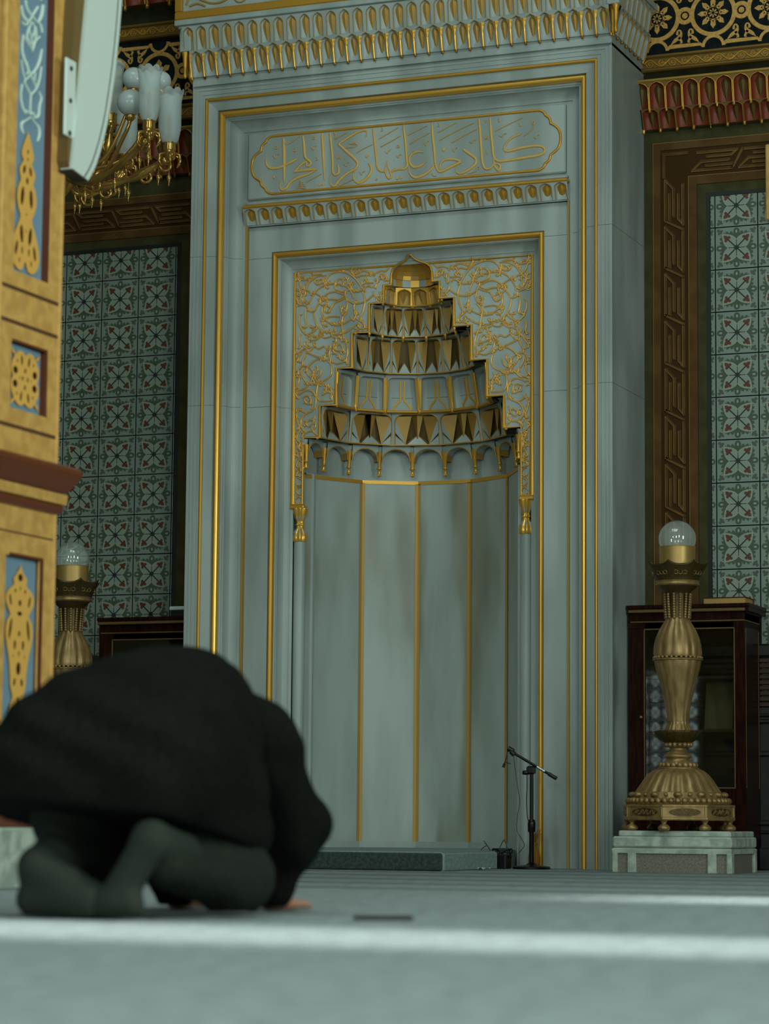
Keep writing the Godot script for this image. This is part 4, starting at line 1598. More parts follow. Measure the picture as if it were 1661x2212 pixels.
	for k in 8:
		var p := ell(0.124, PI * k / 8, 3.233)
		var q := ell(0.124, PI * (k + 1) / 8, 3.233)
		b.quad(M.gold_bright if k % 2 else M.marble, p, q, q + Vector3(0, 0.04, 0), p + Vector3(0, 0.04, 0))
	put("stave_band", b.mesh(), hood)
	b = MB.new()
	for k in 8:
		for i in 6:
			var a0 := PI / 2 * i / 6.0
			var a1 := PI / 2 * (i + 1) / 6.0
			var p := ell(0.118 * cos(a0), PI * k / 8, 3.273 + 0.085 * sin(a0))
			var q := ell(0.118 * cos(a0), PI * (k + 1) / 8, 3.273 + 0.085 * sin(a0))
			var r := ell(0.118 * cos(a1), PI * (k + 1) / 8, 3.273 + 0.085 * sin(a1))
			var u := ell(0.118 * cos(a1), PI * k / 8, 3.273 + 0.085 * sin(a1))
			b.quad(M.gold_paint if k % 2 else M.gold, p, q, r, u)
	put("small_dome", b.mesh(), hood)


func inscription_strokes(b: MB) -> void:
	# pen strokes of the carved line of script: x, y, width in millimetres on the panel
	ink(b, [-729,4093,9.6, -725,4022,15.9, -723,3936,14.9, -722,3874,10.6, -721,3834,4.2])
	ink(b, [-729,4091,9.6, -721,4072,7.4, -714,4055,2.1])
	ink(b, [-834,3991,3.2, -833,3952,8.5, -809,3927,13.8, -754,3925,13.8, -706,3941,12.7, -663,3957,13.8, -636,3971,5.3])
	ink(b, [-518,3896,5.3, -572,3872,11.7, -632,3858,13.8, -680,3836,12.7, -710,3802,14.9, -737,3796,11.7, -748,3820,4.2, -742,3853,2.1])
	ink(b, [-518,3896,10.6, -596,3896,13.8, -660,3892,7.4])
	ink(b, [-656,3892,7.4, -621,3928,11.7, -585,3946,13.8])
	ink(b, [-608,4096,8.5, -601,4039,13.8, -594,3976,12.7, -573,3952,13.8, -558,3936,11.7, -569,3917,8.5, -585,3924,7.4, -582,3947,5.3])
	ink(b, [-491,4097,7.4, -487,4046,14.9, -480,3943,12.7, -472,3830,5.3])
	ink(b, [-489,4094,8.5, -481,4073,6.4, -477,4056,2.1])
	ink(b, [-441,4098,9.6, -433,4024,12.7, -424,3939,11.7, -421,3871,9.6, -404,3853,11.7, -385,3868,10.6, -390,3913,5.3])
	ink(b, [-219,4090,9.6, -258,4091,11.7, -323,4065,12.7, -388,4028,9.6])
	ink(b, [-388,4028,9.6, -346,3988,13.8, -298,3944,14.9, -271,3908,12.7, -285,3876,12.7])
	ink(b, [-219,4092,7.4, -217,4072,4.2, -226,4050,1.6])
	ink(b, [-285,3876,12.7, -338,3853,12.7, -380,3822,13.8, -409,3791,11.7, -430,3796,6.4, -438,3833,3.2, -425,3866,2.7])
	ink(b, [-203,3902,9.6, -187,3868,12.7, -208,3825,14.9, -255,3795,14.9, -287,3808,8.5, -297,3846,4.2, -279,3881,2.1])
	ink(b, [-178,4096,8.5, -168,4017,13.8, -159,3938,11.7, -151,3876,9.6, -131,3852,11.7, -96,3846,10.6])
	ink(b, [-96,3888,5.3, -103,3849,7.4, -84,3806,10.6, -65,3813,9.6, -72,3840,8.5, -89,3876,5.3, -92,3907,3.2])
	ink(b, [-78,3840,10.6, -26,3853,11.7, 9,3851,12.7, 28,3871,11.7, 23,3922,11.7, 17,4000,12.7, 8,4068,11.7, 4,4102,5.3])
	ink(b, [-701,4054,2.7, -665,4074,4.2, -629,4095,3.7])
	ink(b, [-583,3826,2.7, -535,3847,4.2, -491,3866,3.7])
	ink(b, [-412,4059,2.7, -371,4076,4.2, -335,4091,3.7])
	ink(b, [-280,3968,5.3, -233,3989,4.2, -183,4007,2.7])
	ink(b, [-142,4037,3.2, -86,4063,4.2, -28,4091,2.7])
	ink(b, [-133,3989,4.2, -74,4014,4.2, -13,4042,2.7])
	ink(b, [-379,3789,5.3, -338,3803,3.7, -296,3818,2.7])
	ink(b, [-788,3999,4.2, -778,3981,5.3, -768,3998,3.2, -755,4002,4.2])
	ink(b, [-555,4029,4.2, -545,4011,4.8, -535,4028,3.2, -523,4031,4.2])
	ink(b, [-100,3958,3.2, -91,3949,4.2, -85,3960,2.7, -74,3967,3.7])
	ink(b, [-352,3910,3.2, -342,3899,4.2, -336,3913,2.7, -321,3918,3.7])
	ink(b, [-256,3857,3.2, -246,3840,4.2, -239,3854,2.7, -226,3857,3.7])
	ink(b, [-35,3930,3.2, -25,3919,4.2, -18,3933,2.7, -6,3935,3.7])
	ink(b, [-399,3959,2.7, -395,3947,4.2, -386,3949,3.2, -382,3962,2.7, -378,3946,4.2, -372,3962,2.7])
	ink(b, [-416,4098,4.2, -406,4081,4.2, -413,4062,2.1])
	ink(b, [-287,4028,3.7, -321,4026,5.3, -299,4020,4.2, -274,4016,4.2, -292,4004,5.3, -349,4003,3.2])
	ink(b, [-522,3964,3.7, -515,3953,4.8, -527,3946,2.7])
	ink(b, [-157,3818,3.2, -151,3806,4.2, -163,3801,2.1])
	ink(b, [-127,4102,2.7, -119,4085,4.2, -130,4078,2.7])
	ink(b, [-643,3794,3.2, -619,3798,5.3, -586,3788,3.2])
	ink(b, [-637,3805,2.7, -616,3810,4.8, -589,3800,2.7])
	ink(b, [-633,3816,2.7, -616,3820,4.8, -595,3812,2.7])
	ink(b, [-628,3825,2.1, -619,3830,4.2, -604,3824,2.7])
	ink(b, [-624,3835,2.1, -620,3838,3.2, -615,3834,2.1])
	ink(b, [-620,3840,2.7, -614,3814,3.2, -607,3791,2.7])
	ink(b, [-766,4042,4.3, -768,4037,4.3, -774,4036,4.3, -779,4038,4.3, -782,4044,4.3, -780,4049,4.3, -774,4050,4.3, -768,4048,4.3, -766,4042,4.3])
	ink(b, [-650,4018,4.3, -653,4013,4.3, -658,4011,4.3, -664,4014,4.3, -666,4019,4.3, -664,4024,4.3, -658,4026,4.3, -653,4023,4.3, -650,4018,4.3])
	ink(b, [-534,4078,4.3, -536,4073,4.3, -541,4071,4.3, -547,4074,4.3, -549,4079,4.3, -547,4084,4.3, -541,4086,4.3, -536,4083,4.3, -534,4078,4.3])
	ink(b, [-20,3982,4.3, -23,3977,4.3, -28,3976,4.3, -33,3978,4.3, -36,3984,4.3, -33,3989,4.3, -28,3990,4.3, -23,3988,4.3, -20,3982,4.3])
	ink(b, [127,3935,4.4, 82,3942,10.9, 48,3922,8.7, 42,3888,10.9, 65,3858,14.2, 107,3860,12.0, 143,3881,3.3])
	ink(b, [174,4097,6.6, 180,4019,14.2, 190,3932,13.1, 196,3864,10.9, 214,3823,12.0, 238,3820,13.1, 286,3839,14.2, 348,3862,12.0])
	ink(b, [348,3865,12.0, 303,3880,12.0, 251,3882,12.0, 227,3861,8.7, 222,3830,5.5])
	ink(b, [190,3864,5.5, 167,3832,12.0, 125,3807,14.2, 77,3797,14.2, 47,3818,8.7, 36,3860,4.4])
	ink(b, [361,3931,12.0, 397,3903,13.1, 434,3871,13.1, 427,3838,14.2, 380,3808,13.1, 342,3797,10.9, 321,3810,5.5, 323,3841,2.2])
	ink(b, [452,4096,7.6, 459,4022,13.1, 465,3936,13.1, 473,3851,12.0, 489,3813,12.0, 521,3813,10.9, 540,3836,6.6])
	ink(b, [517,4093,7.6, 523,4016,14.2, 532,3930,13.1, 540,3873,12.0, 565,3848,12.0, 620,3846,13.1, 707,3853,14.2, 794,3859,14.2, 832,3874,12.0, 826,3901,12.0, 783,3914,12.0, 696,3910,14.2, 626,3899,15.3, 600,3908,7.6, 611,3940,7.6, 643,3971,10.9, 696,3989,8.7])
	ink(b, [713,3973,1.6, 748,3995,2.2, 771,4021,3.3, 774,4046,3.3])
	ink(b, [539,3868,5.5, 545,3822,9.8, 568,3796,13.1, 577,3819,9.8, 557,3833,7.6, 540,3822,6.6])
	ink(b, [547,4017,4.4, 620,4047,4.9, 704,4078,2.7])
	ink(b, [207,4039,3.8, 266,4065,4.4, 323,4088,2.2])
	ink(b, [219,3995,3.8, 320,4040,4.9, 423,4076,2.2])
	ink(b, [291,3975,4.4, 362,4008,4.4, 438,4038,2.2])
	ink(b, [30,4041,3.8, 87,4064,4.4, 147,4085,2.2])
	ink(b, [43,3991,3.8, 103,4020,4.4, 162,4043,2.2])
	ink(b, [127,3995,3.3, 137,3976,4.9, 145,3993,2.7, 157,3997,4.4])
	ink(b, [296,3943,3.3, 306,3925,4.9, 313,3941,2.7, 325,3944,4.4])
	ink(b, [400,3970,2.7, 412,3963,3.8, 421,3975,2.7, 437,3981,3.3])
	ink(b, [573,3992,2.7, 588,3981,3.8, 597,3995,2.7, 613,3999,3.3])
	ink(b, [771,3965,2.7, 783,3956,3.8, 789,3969,2.7, 802,3974,3.3])
	ink(b, [213,4099,2.7, 219,4079,4.9, 208,4076,2.2])
	ink(b, [570,4091,2.7, 573,4072,4.9, 566,4070,2.2])
	ink(b, [691,4054,2.7, 695,4036,4.9, 687,4034,2.2])
	ink(b, [497,3914,2.7, 503,3898,4.4, 495,3895,2.2])
	ink(b, [179,3809,4.4, 186,3797,4.4, 203,3794,3.3])
	ink(b, [484,3994,2.7, 488,3980,4.4, 496,3982,3.3, 499,3993,2.7, 505,3977,4.4, 511,3989,2.7])
	ink(b, [488,4087,2.2, 492,4075,4.4, 497,4084,2.2])
	ink(b, [386,3792,1.6, 416,3795,3.3, 439,3803,3.3, 445,3813,3.3])
	ink(b, [456,3818,3.7, 454,3814,3.7, 449,3813,3.7, 445,3815,3.7, 443,3820,3.7, 444,3824,3.7, 449,3825,3.7, 454,3823,3.7, 456,3818,3.7])
	ink(b, [777,4042,4.4, 775,4037,4.4, 770,4036,4.4, 764,4038,4.4, 762,4044,4.4, 764,4049,4.4, 770,4050,4.4, 775,4048,4.4, 777,4042,4.4])
	dot(b, -783, 3873, 15.9)
	dot(b, -500, 3803, 13.8)
	dot(b, -479, 3805, 13.8)
	dot(b, -214, 3945, 18.0)
	dot(b, -29, 3801, 13.8)
	dot(b, -6, 3804, 13.8)
	dot(b, 246, 3941, 19.7)


func spandrel_strokes(b: MB) -> void:
	# stems and leaves of the right spandrel, x, y in millimetres on its plane
	stem(b, [229,3185, 255,3162, 301,3143, 347,3144, 388,3166, 402,3191])
	stem(b, [420,3199, 457,3216, 498,3213, 530,3195])
	stem(b, [301,3225, 328,3271, 374,3312, 438,3331, 493,3319, 523,3286])
	stem(b, [294,3207, 280,3164, 284,3111, 304,3059])
	stem(b, [347,3169, 370,3220, 406,3248, 457,3263, 512,3262, 557,3246, 589,3218, 618,3172])
	stem(b, [342,3142, 345,3116, 340,3096])
	stem(b, [594,3104, 581,3048, 549,3006, 508,2987, 481,2985])
	stem(b, [322,3029, 357,3001, 403,2978, 463,2972, 488,2986])
	stem(b, [352,3058, 407,3031, 458,3025, 499,3042, 524,3062])
	stem(b, [540,3134, 542,3103, 535,3073])
	stem(b, [365,3238, 384,3218, 420,3214, 457,3231, 464,3262, 443,3285, 420,3287, 413,3272])
	stem(b, [229,3203, 223,3181, 208,3167, 191,3170, 187,3180])
	stem(b, [273,3231, 296,3216, 324,3209, 354,3217, 370,3237])
	stem(b, [135,3334, 156,3314, 184,3317, 217,3305])
	stem(b, [199,3280, 184,3298, 161,3292, 149,3275, 160,3260, 174,3269])
	stem(b, [235,3296, 254,3315, 291,3325, 328,3315, 355,3313, 363,3325])
	stem(b, [229,3252, 254,3254, 279,3277, 272,3293])
	stem(b, [226,3239, 217,3222, 208,3249])
	stem(b, [277,3297, 300,3300, 328,3293, 346,3301])
	stem(b, [236,3225, 254,3237, 273,3231])
	stem(b, [272,3280, 296,3265, 296,3247, 277,3253])
	stem(b, [395,3183, 421,3167, 466,3152, 485,3124, 503,3100, 526,3108, 526,3126])
	stem(b, [402,3191, 439,3170, 485,3175, 530,3178, 558,3202, 589,3217])
	stem(b, [521,3165, 522,3147, 544,3146, 558,3167, 549,3185, 530,3182])
	stem(b, [393,3165, 386,3131, 398,3099, 421,3095, 423,3111])
	stem(b, [553,3172, 576,3135, 594,3112, 622,3119, 635,3144, 676,3155])
	stem(b, [608,3216, 626,3233, 648,3240, 676,3264, 685,3290])
	stem(b, [534,3305, 530,3275, 525,3257])
	stem(b, [594,3291, 580,3270, 553,3268, 537,3283, 548,3295, 564,3290])
	stem(b, [521,3315, 575,3311, 621,3285, 644,3251, 671,3219])
	stem(b, [544,3322, 571,3324, 594,3323])
	stem(b, [621,3310, 648,3299, 680,3305, 691,3324])
	stem(b, [644,3299, 657,3314, 685,3316])
	stem(b, [642,3183, 658,3169, 676,3199, 680,3227])
	stem(b, [667,3156, 689,3171])
	stem(b, [658,3163, 662,3186, 653,3205])
	stem(b, [642,3127, 644,3078, 635,3030, 647,3022])
	stem(b, [667,3099, 681,3088, 681,3050, 663,3008, 636,2982, 599,2993, 576,3011, 576,3025, 590,3021])
	stem(b, [426,3067, 419,3023, 408,2954, 396,2941, 417,2930, 425,2943])
	stem(b, [432,3071, 485,3076, 522,3065, 540,3041, 533,3030])
	stem(b, [389,3095, 412,3068, 416,3053])
	stem(b, [343,3090, 329,3055, 297,3031, 279,3010, 288,2992, 307,2997])
	stem(b, [366,3071, 348,3045, 334,3073])
	stem(b, [302,2996, 323,2990])
	stem(b, [396,2928, 383,2894, 381,2855, 390,2831])
	stem(b, [490,2984, 472,2959, 454,2951, 454,2929, 468,2908, 458,2885, 431,2873])
	stem(b, [467,2902, 486,2888, 495,2857, 481,2823, 445,2803, 408,2810])
	stem(b, [500,2869, 515,2876, 504,2884])
	stem(b, [381,2797, 399,2819, 427,2830, 440,2851, 458,2862])
	stem(b, [413,2879, 415,2901, 435,2915, 454,2898, 445,2877, 422,2876])
	stem(b, [509,2891, 527,2907, 559,2896, 582,2908])
	stem(b, [485,2962, 522,2955, 545,2967, 577,2948, 600,2946])
	stem(b, [531,2972, 554,2980, 572,2970])
	stem(b, [581,2917, 615,2883])
	stem(b, [647,2895, 600,2863, 545,2841, 527,2831, 525,2840])
	stem(b, [627,2944, 631,2922, 654,2898, 681,2880])
	stem(b, [667,2985, 680,2959, 676,2927])
	stem(b, [636,2874, 659,2829])
	stem(b, [658,2890, 686,2853])
	stem(b, [640,2944, 649,2926, 640,2913])
	stem(b, [356,3269, 379,3254, 388,3276])
	stem(b, [346,3261, 360,3247])
	stem(b, [527,2840, 491,2811, 479,2784, 480,2747, 500,2723, 532,2708, 560,2692, 569,2637, 551,2598, 514,2592, 478,2593, 476,2603])
	stem(b, [527,2838, 577,2832, 616,2804, 632,2781, 623,2751, 596,2723])
	stem(b, [668,2788, 663,2753, 636,2712, 600,2695, 559,2692])
	stem(b, [632,2799, 668,2799, 684,2778])
	stem(b, [623,2795, 595,2770, 591,2745, 605,2708])
	stem(b, [541,2774, 550,2743, 573,2728, 586,2745])
	stem(b, [573,2798, 564,2777, 578,2753])
	stem(b, [541,2707, 564,2707, 578,2719])
	stem(b, [681,2744, 679,2718, 688,2690])
	stem(b, [618,2695, 645,2671, 673,2666])
	stem(b, [668,2731, 688,2739])
	stem(b, [491,2698, 500,2679, 487,2663])
	stem(b, [478,2599, 482,2633, 500,2645, 535,2630, 523,2642])
	stem(b, [482,2668, 505,2662, 509,2671])
	stem(b, [679,2638, 641,2658, 605,2657, 578,2632, 572,2594, 578,2567])
	stem(b, [659,2619, 632,2629, 609,2618, 603,2596, 619,2580, 634,2588])
	stem(b, [677,2614, 688,2622])
	stem(b, [582,2554, 601,2539, 637,2525, 659,2498, 664,2463, 646,2433, 629,2420, 642,2413])
	stem(b, [693,2509, 678,2462])
	stem(b, [664,2563, 682,2545, 691,2527])
	stem(b, [632,2530, 668,2550])
	stem(b, [578,2511, 587,2489, 614,2490, 630,2469, 614,2453, 596,2467])
	stem(b, [578,2476, 574,2451, 596,2428, 633,2422])
	stem(b, [599,2449, 587,2424, 568,2407])
	stem(b, [673,2463, 683,2445, 670,2436, 682,2415, 688,2385, 669,2363, 659,2342])
	stem(b, [691,2371, 682,2346, 669,2324, 659,2299, 665,2281, 687,2286])
	stem(b, [660,2377, 669,2364])
	stem(b, [665,2274, 682,2251, 687,2229, 669,2228])
	stem(b, [678,2243, 660,2205, 674,2196])
	twig(b, [684,2371, 656,2356, 654,2335, 673,2319])
	twig(b, [656,2353, 649,2366, 663,2369])
	twig(b, [673,2324, 685,2330, 687,2343])
	twig(b, [652,2321, 680,2303, 682,2283, 663,2268])
	twig(b, [680,2300, 687,2313, 673,2317])
	twig(b, [663,2273, 651,2280, 649,2293])
	twig(b, [684,2268, 656,2253, 654,2232, 674,2216])
	twig(b, [656,2250, 649,2263, 663,2266])
	twig(b, [674,2221, 686,2227, 687,2240])
	twig(b, [653,2218, 681,2200, 682,2180, 663,2165])
	twig(b, [681,2197, 687,2210, 674,2214])
	twig(b, [663,2170, 651,2177, 649,2190])
	twig(b, [684,2166, 656,2150, 655,2129, 674,2113])
	twig(b, [656,2147, 649,2160, 663,2163])
	twig(b, [674,2118, 686,2124, 688,2137])
	twig(b, [653,2115, 681,2098, 683,2077, 664,2062])
	twig(b, [681,2094, 688,2107, 674,2111])
	twig(b, [663,2067, 651,2074, 650,2087])
	twig(b, [684,2063, 657,2047, 655,2027, 674,2010])
	twig(b, [657,2044, 650,2058, 664,2060])
	twig(b, [674,2015, 686,2022, 688,2035])
	twig(b, [647,2045, 669,2057, 690,2041])


func plate(b: MB, m: Material, outline: PackedVector2Array, holes: Array, z0: float, z1: float) -> void:
	# a flat fretwork plate: cut into level strips through the middle of every hole, so that no strip keeps a closed hole
	var cuts := [-100.0, 100.0]
	for h in holes:
		var s := 0.0
		for p in h:
			s += p.y
		s /= h.size()
		var near := false
		for c in cuts:
			near = near or absf(c - s) < 0.0015
		if not near:
			cuts.append(s)
	cuts.sort()
	for i in cuts.size() - 1:
		var strip := PackedVector2Array([Vector2(-100, cuts[i]), Vector2(100, cuts[i]), Vector2(100, cuts[i + 1]), Vector2(-100, cuts[i + 1])])
		var polys: Array = Geometry2D.intersect_polygons(outline, strip)
		for h in holes:
			var next := []
			for p in polys:
				for q in Geometry2D.clip_polygons(p, h):
					if not Geometry2D.is_polygon_clockwise(q):
						next.append(q)
			polys = next
		for p in polys:
			if p.size() >= 3:
				b.extrude(m, p, z0, z1)


func backing(b: MB, outline: PackedVector2Array) -> void:
	# dark red ground that shows through the fretwork
	for p in Geometry2D.offset_polygon(outline, -0.006):
		b.extrude(M.fret_ground, p, 0.0, 0.0035)


func oval(x: float, y: float, rx: float, ry: float, tilt := 0.0, n := 12) -> PackedVector2Array:
	var out := PackedVector2Array()
	for i in n:
		var a := TAU * i / n
		out.append(Vector2(x, y) + Vector2(cos(a) * rx, sin(a) * ry).rotated(tilt))
	return out


func both(half: Array) -> PackedVector2Array:
	# a symmetric outline from half widths going down: [half width, drop], smoothed
	var pts := []
	for h in half:
		pts.append(Vector2(h[0], -h[1]))
	var sm := spline(pts, 4)
	var out := PackedVector2Array()
	for p in sm:
		out.append(p)
	for i in range(sm.size() - 1, -1, -1):
		if absf(sm[i].x) > 0.0005:
			out.append(Vector2(-sm[i].x, sm[i].y))
	return out


func rect_ring(b: MB, m: Material, x0: float, x1: float, z0: float, z1: float, prof: Array) -> void:
	# mitred moulding round an upright block: profile [out, y] from the bottom up
	for i in prof.size() - 1:
		var p: Array = prof[i]
		var q: Array = prof[i + 1]
		var r := []
		for e in [p, q]:
			var o: float = e[0]
			r.append([Vector3(x0 - o, e[1], z1 + o), Vector3(x1 + o, e[1], z1 + o), Vector3(x1 + o, e[1], z0 - o), Vector3(x0 - o, e[1], z0 - o)])
		for k in 4:
			var l := (k + 1) % 4
			b.quad(m, r[0][k], r[0][l], r[1][l], r[1][k])


func pier() -> void:
	var o := thing("pier", "ochre painted square pier with blue panels and gilt fretwork at the left edge", "pier")
	var x0 := 0.25
	var x1 := 0.698
	var z0 := 4.98
	var z1 := 5.405
	var tan_m: Material = M.plaster_tan
	# body with the panels left open on the face towards the niche axis
	var b := MB.new()
	var panels := [[5.085, 5.312, 2.145, 8.8], [5.075, 5.312, 1.660, 1.893], [5.070, 5.296, 0.36, 1.146]]
	b.box(tan_m, Vector3(x0, 0.20, z0), Vector3(x1 - 0.025, 8.9, z1))
	var pz := [z0, 5.085, 5.312, z1]
	b.box(tan_m, Vector3(x1 - 0.025, 0.2, 5.312), Vector3(x1, 8.9, z1), 0.006)
	b.box(tan_m, Vector3(x1 - 0.025, 0.2, z0), Vector3(x1, 8.9, 5.073), 0.010)
	b.box(tan_m, Vector3(x1 - 0.025, 0.2, 5.06), Vector3(x1, 0.36, 5.32))
	b.box(tan_m, Vector3(x1 - 0.025, 1.146, 5.06), Vector3(x1, 1.660, 5.32))
	b.box(tan_m, Vector3(x1 - 0.025, 1.893, 5.06), Vector3(x1, 2.145, 5.32))
	part("shaft", b, o)
	# rounded brown arris
	b = MB.new()
	b.lathe(tan_m, [Vector2(0.012, 0.2), Vector2(0.012, 8.9)], 10, Vector3(x1 - 0.004, 0, z0 + 0.004))
	part("arris", b, o)
	for p in panels:
		b = MB.new()
		b.box(M.panel_blue, Vector3(x1 - 0.03, p[2], p[0]), Vector3(x1 - 0.022, p[3], p[1]))
		# brown reveal on the far side, at the head and the foot
		b.box(M.trim_brown, Vector3(x1 - 0.025, p[2], p[0] - 0.012), Vector3(x1 + 0.0015, p[3], p[0]))
		b.box(M.trim_brown, Vector3(x1 - 0.025, p[3], p[0] - 0.012), Vector3(x1 + 0.001, p[3] + 0.010, p[1]))
		part("blue_panel", b, o)
	for y in [2.075, 1.955, 1.590, 1.225]:
		b = MB.new()
		b.box(M.line_brown, Vector3(x1 - 0.01, y, z0 + 0.008), Vector3(x1 + 0.001, y + (0.014 if y != 1.225 else 0.006), z1 - 0.012))
		part("painted_line", b, o)
	# moulding at the waist
	b = MB.new()
	rect_ring(b, M.trim_brown, x0, x1, z0, z1, [[0.0, 1.395], [0.028, 1.398], [0.040, 1.412], [0.052, 1.432], [0.064, 1.452], [0.070, 1.468], [0.068, 1.482], [0.058, 1.490], [0.0, 1.500]])
	rect_ring(b, M.trim_brown, x0, x1, z0, z1, [[0.0, 1.318], [0.012, 1.322], [0.022, 1.336], [0.020, 1.352], [0.0, 1.356]])
	part("waist_moulding", b, o)
	b = MB.new()
	rect_ring(b, tan_m, x0, x1, z0, z1, [[0.0, 1.352], [0.030, 1.356], [0.032, 1.392], [0.0, 1.398]])
	part("fillet", b, o)
	# base
	b = MB.new()
	rect_ring(b, M.trim_brown, x0, x1, z0, z1, [[0.0, 0.300], [0.03, 0.29], [0.05, 0.27], [0.055, 0.24], [0.05, 0.212], [0.0, 0.208]])
	part("foot_moulding", b, o)
	b = MB.new()
	b.box(M.pedestal_marble, Vector3(x0 - 0.06, 0, z0 - 0.06), Vector3(x1 + 0.06, 0.21, z1 + 0.06), 0.008)
	part("stone_base", b, o)
	# ornaments; local x runs along -z
	var face := Transform3D(Basis(Vector3.UP, PI / 2), Vector3(x1 - 0.021, 0, 0))
	b = MB.new()
	b.xf = face.translated_local(Vector3(-5.212, 2.665, 0))
	var up := both([[0.0, 0.0], [0.012, 0.02], [0.026, 0.045], [0.040, 0.075], [0.040, 0.095], [0.029, 0.110], [0.052, 0.138], [0.052, 0.160], [0.044, 0.182], [0.062, 0.212], [0.068, 0.250], [0.056, 0.285], [0.040, 0.312], [0.056, 0.345], [0.080, 0.385], [0.096, 0.425], [0.095, 0.462], [0.075, 0.492], [0.048, 0.505], [0.022, 0.500], [0.004, 0.472], [0.0, 0.470]])
	var holes := [oval(0, -0.072, 0.007, 0.009, 0, 8), oval(0, -0.100, 0.006, 0.007, 0, 8), oval(0, -0.178, 0.010, 0.014, 0, 8), oval(0, -0.300, 0.005, 0.006, 0, 8), oval(0, -0.36, 0.005, 0.006, 0, 8)]
	for s in [-1.0, 1.0]:
		holes.append_array([oval(s * 0.022, -0.140, 0.010, 0.018, s * 0.3), oval(s * 0.031, -0.238, 0.013, 0.036, s * 0.12), oval(s * 0.030, -0.375, 0.013, 0.034, s * -0.15), oval(s * 0.064, -0.430, 0.010, 0.028, s * 0.25), oval(s * 0.024, -0.432, 0.007, 0.016), oval(s * 0.042, -0.470, 0.006, 0.011)])
	plate(b, M.fret_gold, up, holes, 0.004, 0.0075)
	backing(b, up)
	part("fretwork", b, o, "gilt fretwork tear-drop on the blue panel")
	# square fretwork
	b = MB.new()
	b.xf = face.translated_local(Vector3(-5.193, 1.777, 0))
	var sq := PackedVector2Array()
	for q in 4:
		for p in [[0.104, 0.104], [0.082, 0.090], [0.066, 0.080], [0.056, 0.092], [0.036, 0.098], [0.014, 0.094], [0.0, 0.084], [-0.014, 0.094], [-0.036, 0.098], [-0.056, 0.092], [-0.066, 0.080], [-0.082, 0.090]]:
			sq.append(Vector2(p[0], p[1]).rotated(PI / 2 * q))
	holes = [oval(0, 0.030, 0.008, 0.010, 0, 8), oval(0, -0.030, 0.008, 0.010, 0, 8)]
	for s in [-1.0, 1.0]:
		for t in [-1.0, 1.0]:
			holes.append_array([oval(s * 0.068, t * 0.024, 0.017, 0.014), oval(s * 0.025, t * 0.064, 0.008, 0.019, s * t * -0.2), oval(s * 0.082, t * 0.076, 0.006, 0.006, 0, 8), oval(s * 0.056, t * 0.058, 0.006, 0.006, 0, 8)])
		holes.append_array([oval(s * 0.018, 0.0, 0.007, 0.010, 0, 8), oval(s * 0.040, 0.0, 0.004, 0.005, 0, 8)])
	plate(b, M.fret_gold, sq, holes, 0.004, 0.0075)
	backing(b, sq)
	part("fretwork", b, o, "square gilt fretwork on the middle panel")
	# lower fretwork
	b = MB.new()
	b.xf = face.translated_local(Vector3(-5.190, 1.122, 0))
	var lo := both([[0.0, 0.0], [0.010, 0.018], [0.028, 0.036], [0.046, 0.052], [0.042, 0.072], [0.072, 0.088], [0.094, 0.110], [0.094, 0.138], [0.072, 0.166], [0.064, 0.180], [0.084, 0.200], [0.094, 0.235], [0.086, 0.275], [0.066, 0.330], [0.056, 0.380], [0.050, 0.430], [0.034, 0.465], [0.050, 0.490], [0.064, 0.530], [0.060, 0.60], [0.03, 0.66], [0.0, 0.70]])
	holes = [oval(0, -0.046, 0.018, 0.014, 0, 8), oval(0, -0.084, 0.005, 0.008, 0, 8), oval(0, -0.135, 0.011, 0.012, 0, 8), oval(0, -0.172, 0.018, 0.008, 0, 8), oval(0, -0.242, 0.009, 0.011, 0, 8), oval(0, -0.312, 0.006, 0.012, 0, 8), oval(0, -0.364, 0.017, 0.024, 0, 8), oval(0, -0.48, 0.01, 0.02, 0, 8)]
	for s in [-1.0, 1.0]:
		holes.append_array([oval(s * 0.034, -0.094, 0.007, 0.008, 0, 8), oval(s * 0.066, -0.128, 0.008, 0.022, s * -0.3), oval(s * 0.062, -0.228, 0.010, 0.040, s * 0.2), oval(s * 0.028, -0.282, 0.009, 0.018), oval(s * 0.040, -0.322, 0.004, 0.008, 0, 8), oval(s * 0.025, -0.412, 0.009, 0.015, s * 0.3)])
	plate(b, M.fret_gold, lo, holes, 0.004, 0.0075)
	backing(b, lo)
	part("fretwork", b, o, "long gilt fretwork on the low panel")
	white_scrolls(o, face)


func white_scrolls(o: Node3D, face: Transform3D) -> void:
	# white relief branches on the tall blue panel: x, y, width in millimetres
	var b := MB.new()
	b.xf = face
	for rep in 2:
		for st in WHITE:
			var p := []
			var w := []
			for i in range(0, st.size(), 3):
				p.append(Vector2(st[i] / 1000.0, st[i + 1] / 1000.0 + rep * 0.52))
				w.append(st[i + 2] * 0.68 / 1000.0)
			b.relief(M.relief_white, spline(p, 5), splinef(w, 5), 0.008)
	part("white_relief", b, o, "white relief branches on the blue panel")


